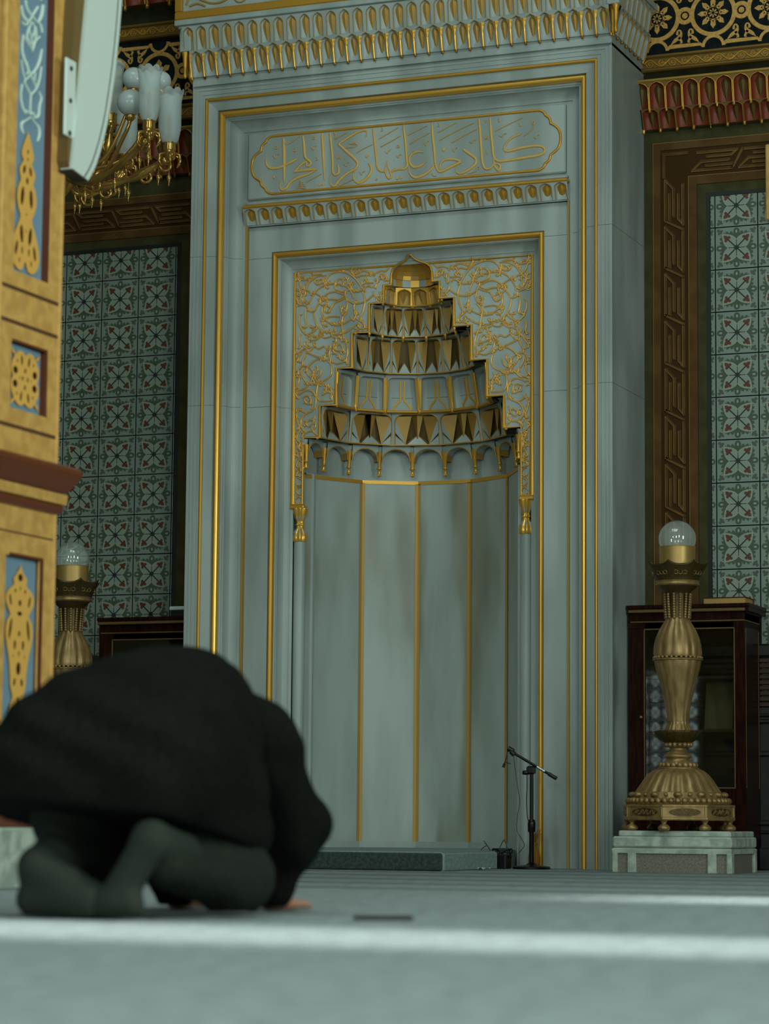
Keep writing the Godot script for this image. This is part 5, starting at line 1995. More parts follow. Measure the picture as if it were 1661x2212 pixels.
const WHITE := [
	[-5193,2726,7, -5223,2706,9, -5253,2688,17, -5255,2669,18, -5242,2653,7],
	[-5193,2726,7, -5160,2712,9, -5134,2703,17, -5127,2679,18, -5141,2649,6],
	[-5196,2732,6, -5178,2745,10, -5161,2731,13, -5137,2747,15, -5132,2784,13, -5121,2813,11, -5141,2833,7],
	[-5199,2734,6, -5225,2740,11, -5230,2731,12, -5256,2752,14, -5268,2787,13, -5260,2827,11],
	[-5196,2732,6, -5198,2767,8, -5196,2806,11],
	[-5196,2806,10, -5229,2829,9, -5242,2842,9, -5212,2869,10, -5170,2903,13, -5140,2944,18, -5126,2993,8],
	[-5196,2806,10, -5160,2838,9, -5174,2857,9, -5200,2876,10, -5226,2901,13, -5253,2929,20, -5266,2954,17, -5263,3006,10],
	[-5271,2914,8, -5260,2879,8, -5236,2847,8],
	[-5126,2928,8, -5137,2880,8, -5154,2843,9],
	[-5233,2918,7, -5219,2890,7, -5231,2870,5],
	[-5169,2894,6, -5174,2870,7, -5155,2868,5],
	[-5263,3006,9, -5231,2990,8, -5192,2975,8, -5175,3006,8, -5144,3034,9],
	[-5221,3050,11, -5232,3009,10, -5205,2990,9],
	[-5177,3063,11, -5169,3033,10, -5186,2989,9],
	[-5271,3052,15, -5240,3051,11, -5192,3104,11, -5162,3139,13],
	[-5250,3139,13, -5237,3111,12, -5178,3086,11, -5140,3080,15, -5126,3055,11],
	[-5280,3110,20, -5263,3077,22, -5222,3066,15],
	[-5124,3157,20, -5132,3115,22, -5159,3081,12],
	[-5200,3073,8, -5221,3041,8, -5197,3018,8, -5180,3053,8, -5200,3073,8],
	[-5207,3016,7, -5192,2994,10, -5192,2965,4],
]


func platform() -> void:
	var o := thing("prayer_platform", "low grey carpeted step in front of the niche", "platform")
	var b := MB.new()
	var poly := PackedVector2Array([Vector2(-0.71, -1.05), Vector2(0.70, -1.05), Vector2(0.70, -0.27), Vector2(0.605, -0.27), Vector2(0.60, 0.27), Vector2(0.60, 0.33), Vector2(0.43, 0.635), Vector2(0.155, 0.79), Vector2(-0.155, 0.79), Vector2(-0.43, 0.635), Vector2(-0.60, 0.33), Vector2(-0.60, 0.27), Vector2(-0.605, -0.27), Vector2(-0.71, -0.27)])
	b.xf = Transform3D(Basis(Vector3.RIGHT, -PI / 2), Vector3.ZERO)
	b.extrude(M.platform_top, poly, 0.0, 0.094)
	part("step", b, o)
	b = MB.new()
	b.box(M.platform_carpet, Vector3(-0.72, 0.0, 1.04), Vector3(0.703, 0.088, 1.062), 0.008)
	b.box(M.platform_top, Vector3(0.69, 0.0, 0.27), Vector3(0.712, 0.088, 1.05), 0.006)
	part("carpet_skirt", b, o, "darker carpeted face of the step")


func beads(m: Material, c: Vector3, r: float, n: int, br: float, squash := 1.0) -> MB:
	var b := MB.new()
	for k in n:
		var a := TAU * k / n
		b.ball(m, c + Vector3(sin(a) * r, 0, cos(a) * r), br, 8, Vector3(1, squash, 1))
	return b


func stuff(called: String, b: MB, owner: Node) -> void:
	part(called, b, owner).set_meta("kind", "stuff")


func candlesticks() -> void:
	var o := thing("candlestick", "tall brass candlestick with a glass globe on the marble pedestal right of the niche", "candlestick", Vector3(1.720, 0.206, 0.42), 0.0, "brass candlesticks flanking the niche")
	var y0 := 0.206
	var b := MB.new()
	var L := func(pts: Array) -> Array:
		var out := []
		for p in pts:
			out.append(Vector2(p[0], p[1] - y0))
		return out
	var br: Material = M.brass
	# octagonal foot with engraved panels, on knobs
	b.hard_lathe(br, L.call([[0.02, 0.258], [0.288, 0.258], [0.290, 0.263], [0.290, 0.272], [0.286, 0.274], [0.286, 0.322], [0.290, 0.324], [0.290, 0.334], [0.275, 0.336], [0.02, 0.337]]), 8)
	part("octagonal_foot", b, o)
	for k in 8:
		b = MB.new()
		var a := TAU * (k + 0.5) / 8
		b.xf = Transform3D(Basis(Vector3.UP, a), Vector3(sin(a) * 0.2655, 0.298 - y0, cos(a) * 0.2655))
		b.extrude(M.dark_brass, oval(0, 0, 0.078, 0.020, 0, 18), -0.004, 0.002)
		for j in 14:
			var s := []
			for i in 8:
				var an := i * 0.8 + j
				s.append(Vector2(-0.062 + 0.0095 * j, (j % 3 - 1) * 0.007) + Vector2(cos(an), sin(an)) * (0.008 - 0.0008 * i))
			b.relief(br, s, 0.0026, 0.0045)
		b.box(br, Vector3(0.096, -0.026, -0.01), Vector3(0.108, 0.026, 0.004), 0.002)
		part("engraved_panel", b, o)
		b = MB.new()
		var f := Vector3(sin(TAU * k / 8.0) * 0.262, 0, cos(TAU * k / 8.0) * 0.262)
		b.lathe(br, L.call([[0.0, 0.206], [0.020, 0.207], [0.030, 0.214], [0.031, 0.224], [0.022, 0.234], [0.012, 0.240], [0.013, 0.248], [0.020, 0.258]]), 12, f)
		part("knob_foot", b, o)
	stuff("bead_ring", beads(br, Vector3(0, 0.353 - y0, 0), 0.250, 48, 0.0165, 1.0), o)
	var torus := MB.new()
	for k in 24:
		var a := TAU * k / 24
		torus.ball(br, Vector3(sin(a) * 0.226, 0.384 - y0, cos(a) * 0.226), 0.021 if k % 2 else 0.013, 8, Vector3(1.15 if k % 2 else 0.9, 0.75, 1.15 if k % 2 else 0.9))
	stuff("leaf_ring", torus, o)
	b = MB.new()
	b.lathe(br, L.call([[0.262, 0.337], [0.254, 0.340], [0.244, 0.352], [0.240, 0.366], [0.226, 0.370], [0.224, 0.394], [0.214, 0.398]]), 40)
	part("foot_collar", b, o)
	# fluted dome
	b = MB.new()
	b.lathe(br, L.call([[0.218, 0.394], [0.208, 0.410], [0.190, 0.436], [0.172, 0.462], [0.152, 0.486], [0.128, 0.504], [0.104, 0.514], [0.095, 0.517]]), 96, Vector3.ZERO, 24, 0.07)
	part("fluted_dome", b, o)
	b = MB.new()
	b.lathe(br, L.call([[0.100, 0.512], [0.106, 0.516], [0.098, 0.520], [0.078, 0.524], [0.076, 0.540], [0.064, 0.550], [0.056, 0.560], [0.060, 0.566], [0.068, 0.572], [0.068, 0.582], [0.056, 0.586], [0.054, 0.594], [0.046, 0.602], [0.042, 0.612], [0.044, 0.620], [0.060, 0.624], [0.064, 0.642]]), 40)
	part("stem", b, o)
	stuff("bead_ring", beads(br, Vector3(0, 0.531 - y0, 0), 0.086, 18, 0.0155), o)
	stuff("bead_ring", beads(br, Vector3(0, 0.633 - y0, 0), 0.064, 16, 0.0135), o)
	# dish under the baluster
	b = MB.new()
	b.lathe(M.dark_brass, L.call([[0.060, 0.642], [0.072, 0.646], [0.098, 0.662], [0.116, 0.684], [0.124, 0.698], [0.118, 0.703], [0.060, 0.706]]), 60, Vector3.ZERO, 20, 0.06)
	part("dish", b, o)
	# baluster: collar, swelling body, waist ring, upper vase
	b = MB.new()
	b.lathe(br, L.call([[0.070, 0.702], [0.068, 0.712], [0.060, 0.728], [0.054, 0.740], [0.056, 0.752]]), 60, Vector3.ZERO, 20, 0.10)
	part("collar", b, o)
	b = MB.new()
	b.lathe(br, L.call([[0.054, 0.750], [0.055, 0.775], [0.066, 0.840], [0.083, 0.910], [0.099, 0.970], [0.111, 1.010], [0.117, 1.040], [0.118, 1.060]]), 84, Vector3.ZERO, 14, 0.045)
	part("lower_vase", b, o)
	b = MB.new()
	b.lathe(br, L.call([[0.120, 1.072], [0.1235, 1.090], [0.120, 1.130], [0.110, 1.170], [0.095, 1.205], [0.077, 1.235], [0.064, 1.255], [0.060, 1.266]]), 84, Vector3.ZERO, 14, 0.06)
	part("upper_vase", b, o)
	var wr := beads(br, Vector3(0, 1.068 - y0, 0), 0.118, 30, 0.0095, 0.9)
	wr.lathe(br, L.call([[0.116, 1.052], [0.125, 1.054], [0.127, 1.058], [0.118, 1.064]]), 40)
	stuff("waist_beads", wr, o)
	# neck strung with beads
	b = MB.new()
	b.lathe(M.dark_brass, L.call([[0.056, 1.262], [0.056, 1.385], [0.070, 1.400], [0.092, 1.418], [0.100, 1.428]]), 32)
	part("neck", b, o)
	b = MB.new()
	for k in 13:
		var a := TAU * k / 13
		for j in 10:
			var t := j / 9.0
			var r := lerpf(0.060, 0.068, t)
			b.ball(br, Vector3(sin(a) * r, lerpf(1.270, 1.385, t) - y0, cos(a) * r), lerpf(0.0095, 0.0078, t), 6)
	stuff("strung_beads", b, o)
	# lobed bowl
	b = MB.new()
	b.lathe(br, L.call([[0.100, 1.428], [0.111, 1.432], [0.112, 1.440], [0.106, 1.444], [0.110, 1.448], [0.112, 1.454]]), 40)
	part("bowl_ring", b, o)
	b = MB.new()
	var rows := []
	var n := 64
	for i in 10:
		var t := i / 9.0
		var row := PackedVector3Array()
		for k in n:
			var a := TAU * k / n
			var lob := absf(cos(a * 4.0 + PI / 8 * 4.0))
			var tip := pow(1.0 - lob, 2.0)
			var r := lerpf(0.110, lerpf(0.150, 0.170, tip), pow(t, 1.25))
			row.append(Vector3(sin(a) * r, lerpf(1.450, lerpf(1.532, 1.552, tip), t) - y0, cos(a) * r))
		rows.append(row)
	for i in range(8, -1, -1):
		var row := PackedVector3Array()
		for k in n:
			var v: Vector3 = rows[i][k]
			row.append(Vector3(v.x * 0.96, v.y + 0.001, v.z * 0.96))
		rows.append(row)
	b.grid(M.dark_brass, rows, true)
	for k in 8:
		var a := TAU * k / 8.0 + PI / 8
		b.xf = Transform3D(Basis(Vector3.UP, a) * Basis(Vector3.RIGHT, 0.25), Vector3(sin(a) * 0.125, 1.49 - y0, cos(a) * 0.125))
		for sc in 3:
			b.relief(br, arc2(Vector2((sc - 1) * 0.022, 0.0), 0.010, -150, 150, 12), 0.0035, 0.003)
	part("lobed_bowl", b, o)
	b = MB.new()
	b.lathe(M.band_brass, L.call([[0.060, 1.500], [0.088, 1.505], [0.090, 1.530], [0.090, 1.622], [0.093, 1.624], [0.092, 1.628], [0.084, 1.628]]), 40)
	part("globe_band", b, o)
	b = MB.new()
	var gp := []
	for i in 19:
		var a := -PI * 0.20 + (PI * 0.70) * i / 18.0
		gp.append([maxf(cos(a) * 0.0945, 0.0), 1.668 + sin(a) * 0.0945])
	for i in range(17, -1, -1):
		gp.append([maxf(gp[i][0] - 0.002, 0.0), gp[i][1] - (0.002 if i > 9 else 0.0)])
	b.lathe(M.clear_glass, L.call(gp), 32)
	part("glass_globe", b, o)
	b = MB.new()
	b.lathe(M.paper, L.call([[0.012, 1.600], [0.012, 1.645], [0.007, 1.650]]), 12)
	part("candle_stub", b, o)
	# pedestal
	var p := thing("pedestal", "white marble pedestal with inlaid stone panels right of the niche", "pedestal", Vector3(1.748, 0, 0.40), 0.0, "marble pedestals under the candlesticks")
	b = MB.new()
	b.box(M.pedestal_marble, Vector3(-0.275, 0.177, -0.225), Vector3(0.295, 0.206, 0.235), 0.006)
	part("top_slab", b, p)
	b = MB.new()
	b.box(M.pedestal_marble, Vector3(-0.302, 0.124, -0.25), Vector3(0.302, 0.178, 0.25), 0.008)
	part("cap", b, p)
	b = MB.new()
	b.box(M.pedestal_marble, Vector3(-0.285, 0.0, -0.235), Vector3(0.285, 0.125, 0.235))
	rect_ring(b, M.pedestal_marble, -0.285, 0.285, -0.235, 0.235, [[0.0, 0.094], [0.016, 0.096], [0.018, 0.116], [0.012, 0.121], [0.0, 0.122]])
	for s in [-1.0, 1.0]:
		for q in [[0.285, 0.228], [0.225, 0.235]]:
			pass
		b.box(M.pedestal_marble, Vector3(minf(s * 0.303, s * 0.275), 0.0, 0.205), Vector3(maxf(s * 0.303, s * 0.275), 0.10, 0.253), 0.004)
		b.box(M.pedestal_marble, Vector3(minf(s * 0.225, s * 0.180), 0.0, 0.22), Vector3(maxf(s * 0.225, s * 0.180), 0.10, 0.252), 0.004)
		b.box(M.pedestal_marble, Vector3(minf(s * 0.303, s * 0.275), 0.0, -0.253), Vector3(maxf(s * 0.303, s * 0.275), 0.10, -0.205), 0.004)
	part("plinth", b, p)
	for q in [[-0.275, -0.225], [-0.180, 0.180], [0.225, 0.275]]:
		b = MB.new()
		b.box(M.pink_stone, Vector3(q[0], 0.0, 0.2), Vector3(q[1], 0.094, 0.240))
		part("inlaid_panel", b, p)
	for s in [-1.0, 1.0]:
		b = MB.new()
		b.box(M.pink_stone, Vector3(minf(s * 0.26, s * 0.290), 0.0, -0.205), Vector3(maxf(s * 0.26, s * 0.290), 0.094, 0.205))
		part("inlaid_panel", b, p)
	# the pair on the other side
	var o2 := o.duplicate()
	o2.name = numbered("candlestick")
	add_child(o2)
	o2.position = Vector3(-1.733, 0.206, 0.42)
	meta(o2, "tall brass candlestick with a glass globe left of the niche, half hidden by the pier")
	var p2 := p.duplicate()
	p2.name = numbered("pedestal")
	add_child(p2)
	p2.position = Vector3(-1.748, 0, 0.40)
	meta(p2, "white marble pedestal left of the niche, glimpsed between the kneeling man's legs")


func cabinets() -> void:
	var o := thing("cabinet", "dark wooden glass-fronted cabinet with gilt lines right of the niche", "cabinet", Vector3(1.578, 0, -0.43), 0.0, "dark cabinets beside the niche")
	var w := 0.315
	var zf := 0.18
	var zb := -0.175
	var m: Material = M.mahogany
	var b := MB.new()
	# carcase open at the front
	b.box(m, Vector3(-w, 0.0, zb), Vector3(-w + 0.02, 1.31, zf - 0.01))
	b.box(m, Vector3(w - 0.02, 0.0, zb), Vector3(w, 1.31, zf - 0.01))
	b.box(m, Vector3(-w, 0.0, zb), Vector3(w, 1.31, zb + 0.015))
	b.box(m, Vector3(-w, 0.0, zb), Vector3(w, 0.17, zf))
	b.box(m, Vector3(-w, 1.27, zb), Vector3(w, 1.31, zf))
	part("body", b, o)
	b = MB.new()
	rect_ring(b, m, -w + 0.03, w, zb + 0.03, zf - 0.01, [[0.0, 1.30], [0.0, 1.342], [0.012, 1.350], [0.022, 1.366], [0.034, 1.376], [0.034, 1.392], [0.0, 1.394]])
	b.box(m, Vector3(-w, 1.30, zb), Vector3(w, 1.35, zf))
	b.box(m, Vector3(-w, 1.35, zb), Vector3(w + 0.03, 1.393, zf + 0.02))
	part("crown", b, o)
	b = MB.new()
	b.box(M.wood_line, Vector3(-w + 0.005, 1.352, zf + 0.015), Vector3(w + 0.01, 1.368, zf + 0.026), 0.003)
	b.box(M.wood_line, Vector3(-w + 0.01, 1.302, zf - 0.005), Vector3(w + 0.002, 1.308, zf + 0.002))
	b.box(M.wood_line, Vector3(w - 0.002, 1.302, zb + 0.03), Vector3(w + 0.002, 1.308, zf))
	part("gilt_line", b, o)
	b = MB.new()
	b.box(m, Vector3(-w, 0.17, zf - 0.022), Vector3(-w + 0.088, 1.27, zf), 0.003)
	b.box(m, Vector3(w - 0.055, 0.17, zf - 0.022), Vector3(w, 1.27, zf), 0.003)
	b.box(m, Vector3(-w + 0.088, 0.17, zf - 0.022), Vector3(w - 0.055, 0.43, zf), 0.003)
	b.box(m, Vector3(-w + 0.088, 1.262, zf - 0.022), Vector3(w - 0.055, 1.30, zf), 0.003)
	var door := part("door", b, o)
	b = MB.new()
	for q in [[-w + 0.084, 0.430, -w + 0.090, 1.266], [w - 0.057, 0.430, w - 0.051, 1.266], [-w + 0.084, 0.426, w - 0.051, 0.432], [-w + 0.084, 1.262, w - 0.051, 1.268], [-w + 0.02, 0.195, w - 0.02, 0.201]]:
		b.box(M.wood_line, Vector3(q[0], q[1], zf - 0.004), Vector3(q[2], q[3], zf + 0.002))
	for q in [[zb + 0.05, 0.430], [zf - 0.03, 0.430]]:
		b.box(M.wood_line, Vector3(w - 0.002, 0.43, q[0]), Vector3(w + 0.002, 1.26, q[0] + 0.006))
	put("gilt_beading", b.mesh(), door)
	b = MB.new()
	b.box(M.cabinet_glass, Vector3(-w + 0.088, 0.43, zf - 0.012), Vector3(w - 0.055, 1.264, zf - 0.008))
	put("pane", b.mesh(), door)
	b = MB.new()
	b.lathe(M.brass, [Vector2(0.0, 0), Vector2(0.008, 0.002), Vector2(0.009, 0.010), Vector2(0.006, 0.016), Vector2(0, 0.018)], 10)
	b.xf = Transform3D()
	put("knob", b.mesh(), door, Transform3D(Basis(Vector3.RIGHT, PI / 2), Vector3(-w + 0.07, 0.80, zf)))
	for y in [0.72, 1.00]:
		b = MB.new()
		b.box(M.slat_wood, Vector3(-w + 0.02, y, zb + 0.015), Vector3(w - 0.02, y + 0.018, zf - 0.05), 0.003)
		part("shelf", b, o)
	var o2 := o.duplicate()
	o2.name = numbered("cabinet")
	add_child(o2)
	o2.position = Vector3(-1.60, 0, -0.43)
	meta(o2, "dark wooden glass-fronted cabinet left of the niche, behind the kneeling man")
	# what stands on and in them
	var k := thing("book", "closed book with red cover and yellowed pages lying on the right cabinet", "book", Vector3(1.77, 1.394, -0.40))
	b = MB.new()
	b.box(M.book_red, Vector3(-0.118, 0.0, -0.085), Vector3(0.118, 0.005, 0.088), 0.002)
	b.box(M.book_red, Vector3(-0.118, 0.034, -0.085), Vector3(0.118, 0.039, 0.088), 0.002)
	b.box(M.book_red, Vector3(-0.118, 0.0, -0.088), Vector3(0.118, 0.039, -0.080), 0.003)
	part("cover", b, k)
	b = MB.new()
	b.box(M.page, Vector3(-0.112, 0.005, -0.08), Vector3(0.112, 0.034, 0.083))
	part("pages", b, k)
	k = thing("paper_sheet", "pale sheet of paper leaning inside the right glass cabinet", "paper", Vector3(1.72, 0.738, -0.36))
	b = MB.new()
	var rows := []
	for i in 5:
		var row := PackedVector3Array()
		for j in 4:
			row.append(Vector3(-0.075 + 0.05 * j, 0.255 * i / 4.0, -0.05 * i / 4.0 + 0.006 * sin(j * 1.6)))
		rows.append(row)
	b.grid(M.paper, rows)
	b.grid(M.paper, rows, false, false, true)
	part("sheet", b, k)
	k = thing("small_box", "small dark box with a white lid on the left cabinet", "box", Vector3(-1.42, 1.394, -0.36))
	b = MB.new()
	b.box(M.black_plastic, Vector3(-0.07, 0, -0.05), Vector3(0.09, 0.040, 0.05), 0.003)
	part("base", b, k)
	b = MB.new()
	b.box(M.white_plastic, Vector3(-0.075, 0.040, -0.055), Vector3(0.095, 0.062, 0.055), 0.004)
	part("lid", b, k)


func tulip(b: MB, r: float, h: float) -> void:
	# tall cut-glass shade with a flared, toothed rim
	var rows := []
	var n := 36
	for i in 12:
		var t := i / 11.0
		var row := PackedVector3Array()
		for k in n:
			var a := TAU * k / n
			var rr := r * (0.55 + 0.45 * sqrt(minf(1.0, t * 3.2))) * (1.0 + 0.04 * absf(sin(a * 9.0)))
			if t > 0.78:
				rr *= 1.0 + 0.22 * pow((t - 0.78) / 0.22, 2.0)
			var y := h * t
			if i == 11:
				y += h * 0.06 * absf(sin(a * 4.5))
			row.append(Vector3(sin(a) * rr, y, cos(a) * rr))
		rows.append(row)
	b.grid(M.frosted_glass, rows, true)


func chandelier() -> void:
	var o := thing("chandelier", "ornate gilt chandelier with tall cut-glass shades and opal globes, partly behind the speaker", "chandelier")
	var c := Vector3(-1.66, 3.78, 0.80)
	var g: Material = M.polished_brass
	var b := MB.new()
	b.lathe(g, [Vector2(0.0, -0.22), Vector2(0.02, -0.20), Vector2(0.012, -0.17), Vector2(0.05, -0.14), Vector2(0.09, -0.08), Vector2(0.10, -0.02), Vector2(0.07, 0.03), Vector2(0.04, 0.06), Vector2(0.05, 0.10), Vector2(0.07, 0.14), Vector2(0.05, 0.19), Vector2(0.025, 0.22), Vector2(0.02, 0.40), Vector2(0.05, 0.43), Vector2(0.05, 0.47), Vector2(0.018, 0.50), Vector2(0.014, 5.2)], 24, c, 8, 0.1)
	part("stem", b, o)
	# arms: angle, reach, cup height above the hub, kind of shade (0 tulip, 1 globe pair)
	var arms := [[-4.4, 0.648, 0.088, 0], [23.2, 0.761, 0.114, 0], [-57.4, 0.415, 0.133, 0], [-63.0, 0.336, 0.36, 0], [74.0, 0.36, 0.06, 0], [118.0, 0.55, 0.12, 0], [150.0, 0.62, 0.09, 0], [185.0, 0.62, 0.20, 0], [222.0, 0.62, 0.09, 0]]
	for i in arms.size():
		var q: Array = arms[i]
		var a := deg_to_rad(q[0])
		var d := Vector3(cos(a), 0, sin(a))
		var cup: Vector3 = c + d * q[1] + Vector3(0, q[2], 0)
		b = MB.new()
		var path := spline([c + d * 0.06 + Vector3(0, -0.05, 0), c + d * (q[1] * 0.35) + Vector3(0, -0.12, 0), c + d * (q[1] * 0.68) + Vector3(0, -0.10 + q[2] * 0.2, 0), c + d * (q[1] * 0.93) + Vector3(0, -0.05 + q[2] * 0.5, 0), cup + Vector3(0, -0.075, 0)], 7)
		var rad := []
		for k in path.size():
			rad.append(0.022 + 0.007 * sin(k * 0.9))
		b.tube(g, path, rad, 10)
		# scrolls springing from the arm
		for s in [0.32, 0.62, 0.85]:
			var p: Vector3 = path[int(path.size() * s)]
			var sc := []
			for j in 14:
				var an := j * 0.55 + 0.6
				sc.append(p + d * (cos(an) * (0.055 - 0.003 * j)) + Vector3(0, -0.03 + sin(an) * (0.055 - 0.003 * j), 0))
			b.tube(g, sc, 0.009, 7)
		var arm := part("arm", b, o)
		b = MB.new()
		b.lathe(g, [Vector2(0.0, -0.14), Vector2(0.006, -0.11), Vector2(0.010, -0.09), Vector2(0.030, -0.075), Vector2(0.042, -0.055), Vector2(0.030, -0.040), Vector2(0.036, -0.028), Vector2(0.034, 0.0), Vector2(0.040, 0.008), Vector2(0.034, 0.018)], 20, cup, 10, 0.12)
		for k in 6:
			var ka := TAU * k / 6
			var kd := Vector3(cos(ka), 0, sin(ka))
			b.tube(g, [cup + kd * 0.03 + Vector3(0, -0.05, 0), cup + kd * 0.062 + Vector3(0, -0.065, 0), cup + kd * 0.066 + Vector3(0, -0.10, 0), cup + kd * 0.05 + Vector3(0, -0.12, 0)], [0.008, 0.010, 0.007, 0.003], 6)
		put("cup", b.mesh(), arm)
		b = MB.new()
		tulip(b, 0.060 if i != 1 else 0.055, 0.285)
		put("glass_shade", b.mesh(), arm, Transform3D(Basis(), cup + Vector3(0, 0.005, 0)))
		b = MB.new()
		b.lathe(M.straw, [Vector2(0.0, 0.03), Vector2(0.014, 0.035), Vector2(0.014, 0.10), Vector2(0.010, 0.11), Vector2(0.012, 0.15), Vector2(0.0, 0.18)], 10, cup)
		put("candle_bulb", b.mesh(), arm)
		for k in 4:
			b = MB.new()
			var pz: Vector3 = path[6 + 7 * k] + Vector3(0, -0.035, 0) if k < 3 else cup + Vector3(0, -0.145, 0)
			b.lathe(g, [Vector2(0.0, -0.085), Vector2(0.003, -0.07), Vector2(0.010, -0.045), Vector2(0.014, -0.035), Vector2(0.008, -0.025), Vector2(0.003, -0.015), Vector2(0.003, 0.02)], 8, pz)
			put("drop", b.mesh(), arm)
	# opal globes on short branches between the shades
	for q in [[Vector3(-1.187, 4.226, 0.85), 0.062], [Vector3(-1.125, 4.047, 1.00), 0.072], [Vector3(-1.097, 4.244, 0.70), 0.055], [Vector3(-1.95, 4.2, 0.6), 0.05]]:
		var at: Vector3 = q[0]
		b = MB.new()
		b.ball(M.opal_glass, at, q[1], 24)
		b.lathe(g, [Vector2(0.012, -q[1] - 0.03), Vector2(0.030, -q[1] - 0.012), Vector2(0.026, -q[1] + 0.010), Vector2(0.0, -q[1] + 0.012)], 14, at)
		b.tube(g, spline([at + Vector3(0, -q[1] - 0.02, 0), at + Vector3(-0.03, -0.17, 0.0), at.lerp(c, 0.4) + Vector3(0, -0.25, 0), c + Vector3(0, -0.02, 0)], 6), 0.011, 8)
		part("opal_globe", b, o)
	# upper tier
	for k in 5:
		var a := TAU * k / 5 + 0.1
		var cup := c + Vector3(cos(a) * 0.24, 0.75, sin(a) * 0.24)
		b = MB.new()
		b.tube(g, spline([c + Vector3(0, 0.62, 0), c + Vector3(cos(a) * 0.13, 0.56, sin(a) * 0.13), c + Vector3(cos(a) * 0.23, 0.66, sin(a) * 0.23), cup], 6), 0.013, 8)
		b.lathe(g, [Vector2(0.01, -0.06), Vector2(0.034, -0.03), Vector2(0.030, 0.0), Vector2(0.036, 0.01), Vector2(0.02, 0.012)], 16, cup)
		var arm := part("upper_arm", b, o)
		b = MB.new()
		tulip(b, 0.055, 0.25)
		put("glass_shade", b.mesh(), arm, Transform3D(Basis(), cup))


func speaker() -> void:
	var o := thing("loudspeaker", "white curved column loudspeaker hanging on the side of the ochre pier", "loudspeaker")
	# outline in the plane across x: along -z and up
	var face := Transform3D(Basis(Vector3.UP, PI / 2), Vector3.ZERO)
	var right := [Vector2(-4.898, 2.553), Vector2(-4.836, 2.63), Vector2(-4.775, 2.755), Vector2(-4.736, 2.876), Vector2(-4.693, 3.07), Vector2(-4.663, 3.30), Vector2(-4.655, 3.6), Vector2(-4.68, 3.95)]
	var edge := spline(right, 6)
	var b := MB.new()
	b.xf = face
	var poly := PackedVector2Array([Vector2(-5.017, 2.568)])
	for p in edge:
		poly.append(p)
	poly.append(Vector2(-4.83, 3.95))
	b.extrude(M.white_plastic, poly, 0.706, 0.755)
	part("enclosure", b, o)
	# front baffle with its shadow gap along the curved side
	b = MB.new()
	b.xf = face.translated_local(Vector3(0, 0, 0.755))
	var groove := []
	for i in edge.size():
		groove.append(edge[i] + Vector2(-0.030, 0.006))
	b.relief(M.grey_plastic, groove, 0.006, 0.0012, false)
	b.xf = face.translated_local(Vector3(0, 0, 0.706))
	part("shadow_gap", b, o)
	b = MB.new()
	b.xf = face
	var front := []
	for p in edge:
		front.append(p + Vector2(0.004, 0.0))
	for i in front.size() - 1:
		b.quad(M.white_plastic, Vector3(front[i].x, front[i].y, 0.752), Vector3(front[i].x, front[i].y, 0.709), Vector3(front[i + 1].x, front[i + 1].y, 0.709), Vector3(front[i + 1].x, front[i + 1].y, 0.752))
	part("baffle", b, o)
	b = MB.new()
	b.xf = face
	b.extrude(M.grey_plastic, PackedVector2Array([Vector2(-5.018, 2.567), Vector2(-4.899, 2.551), Vector2(-4.899, 2.557), Vector2(-5.017, 2.573)]), 0.700, 0.757)
	part("end_cap", b, o)
	# back rail
	b = MB.new()
	b.xf = face
	b.extrude(M.rail_tan, PackedVector2Array([Vector2(-5.030, 2.60), Vector2(-5.010, 2.57), Vector2(-4.83, 3.95), Vector2(-4.94, 3.95), Vector2(-5.0, 3.2), Vector2(-5.015, 2.95)]), 0.700, 0.742)
	part("back_rail", b, o)
	# wall bracket with three screws
	b = MB.new()
	b.box(M.white_plastic, Vector3(0.735, 2.690, 4.985), Vector3(0.747, 2.978, 5.062), 0.006)
	var br := part("bracket", b, o)
	for y in [2.95, 2.825, 2.70]:
		b = MB.new()
		b.ball(M.screw, Vector3(0.748, y - 0.008 + (2.95 - y) * 0.04, 5.028), 0.010, 8, Vector3(0.6, 1, 1))
		put("screw", b.mesh(), br)
	for y in [2.75, 2.92]:
		b = MB.new()
		b.box(M.white_plastic, Vector3(0.6995, y, 4.99), Vector3(0.738, y + 0.03, 5.01), 0.003)
		put("arm", b.mesh(), br)


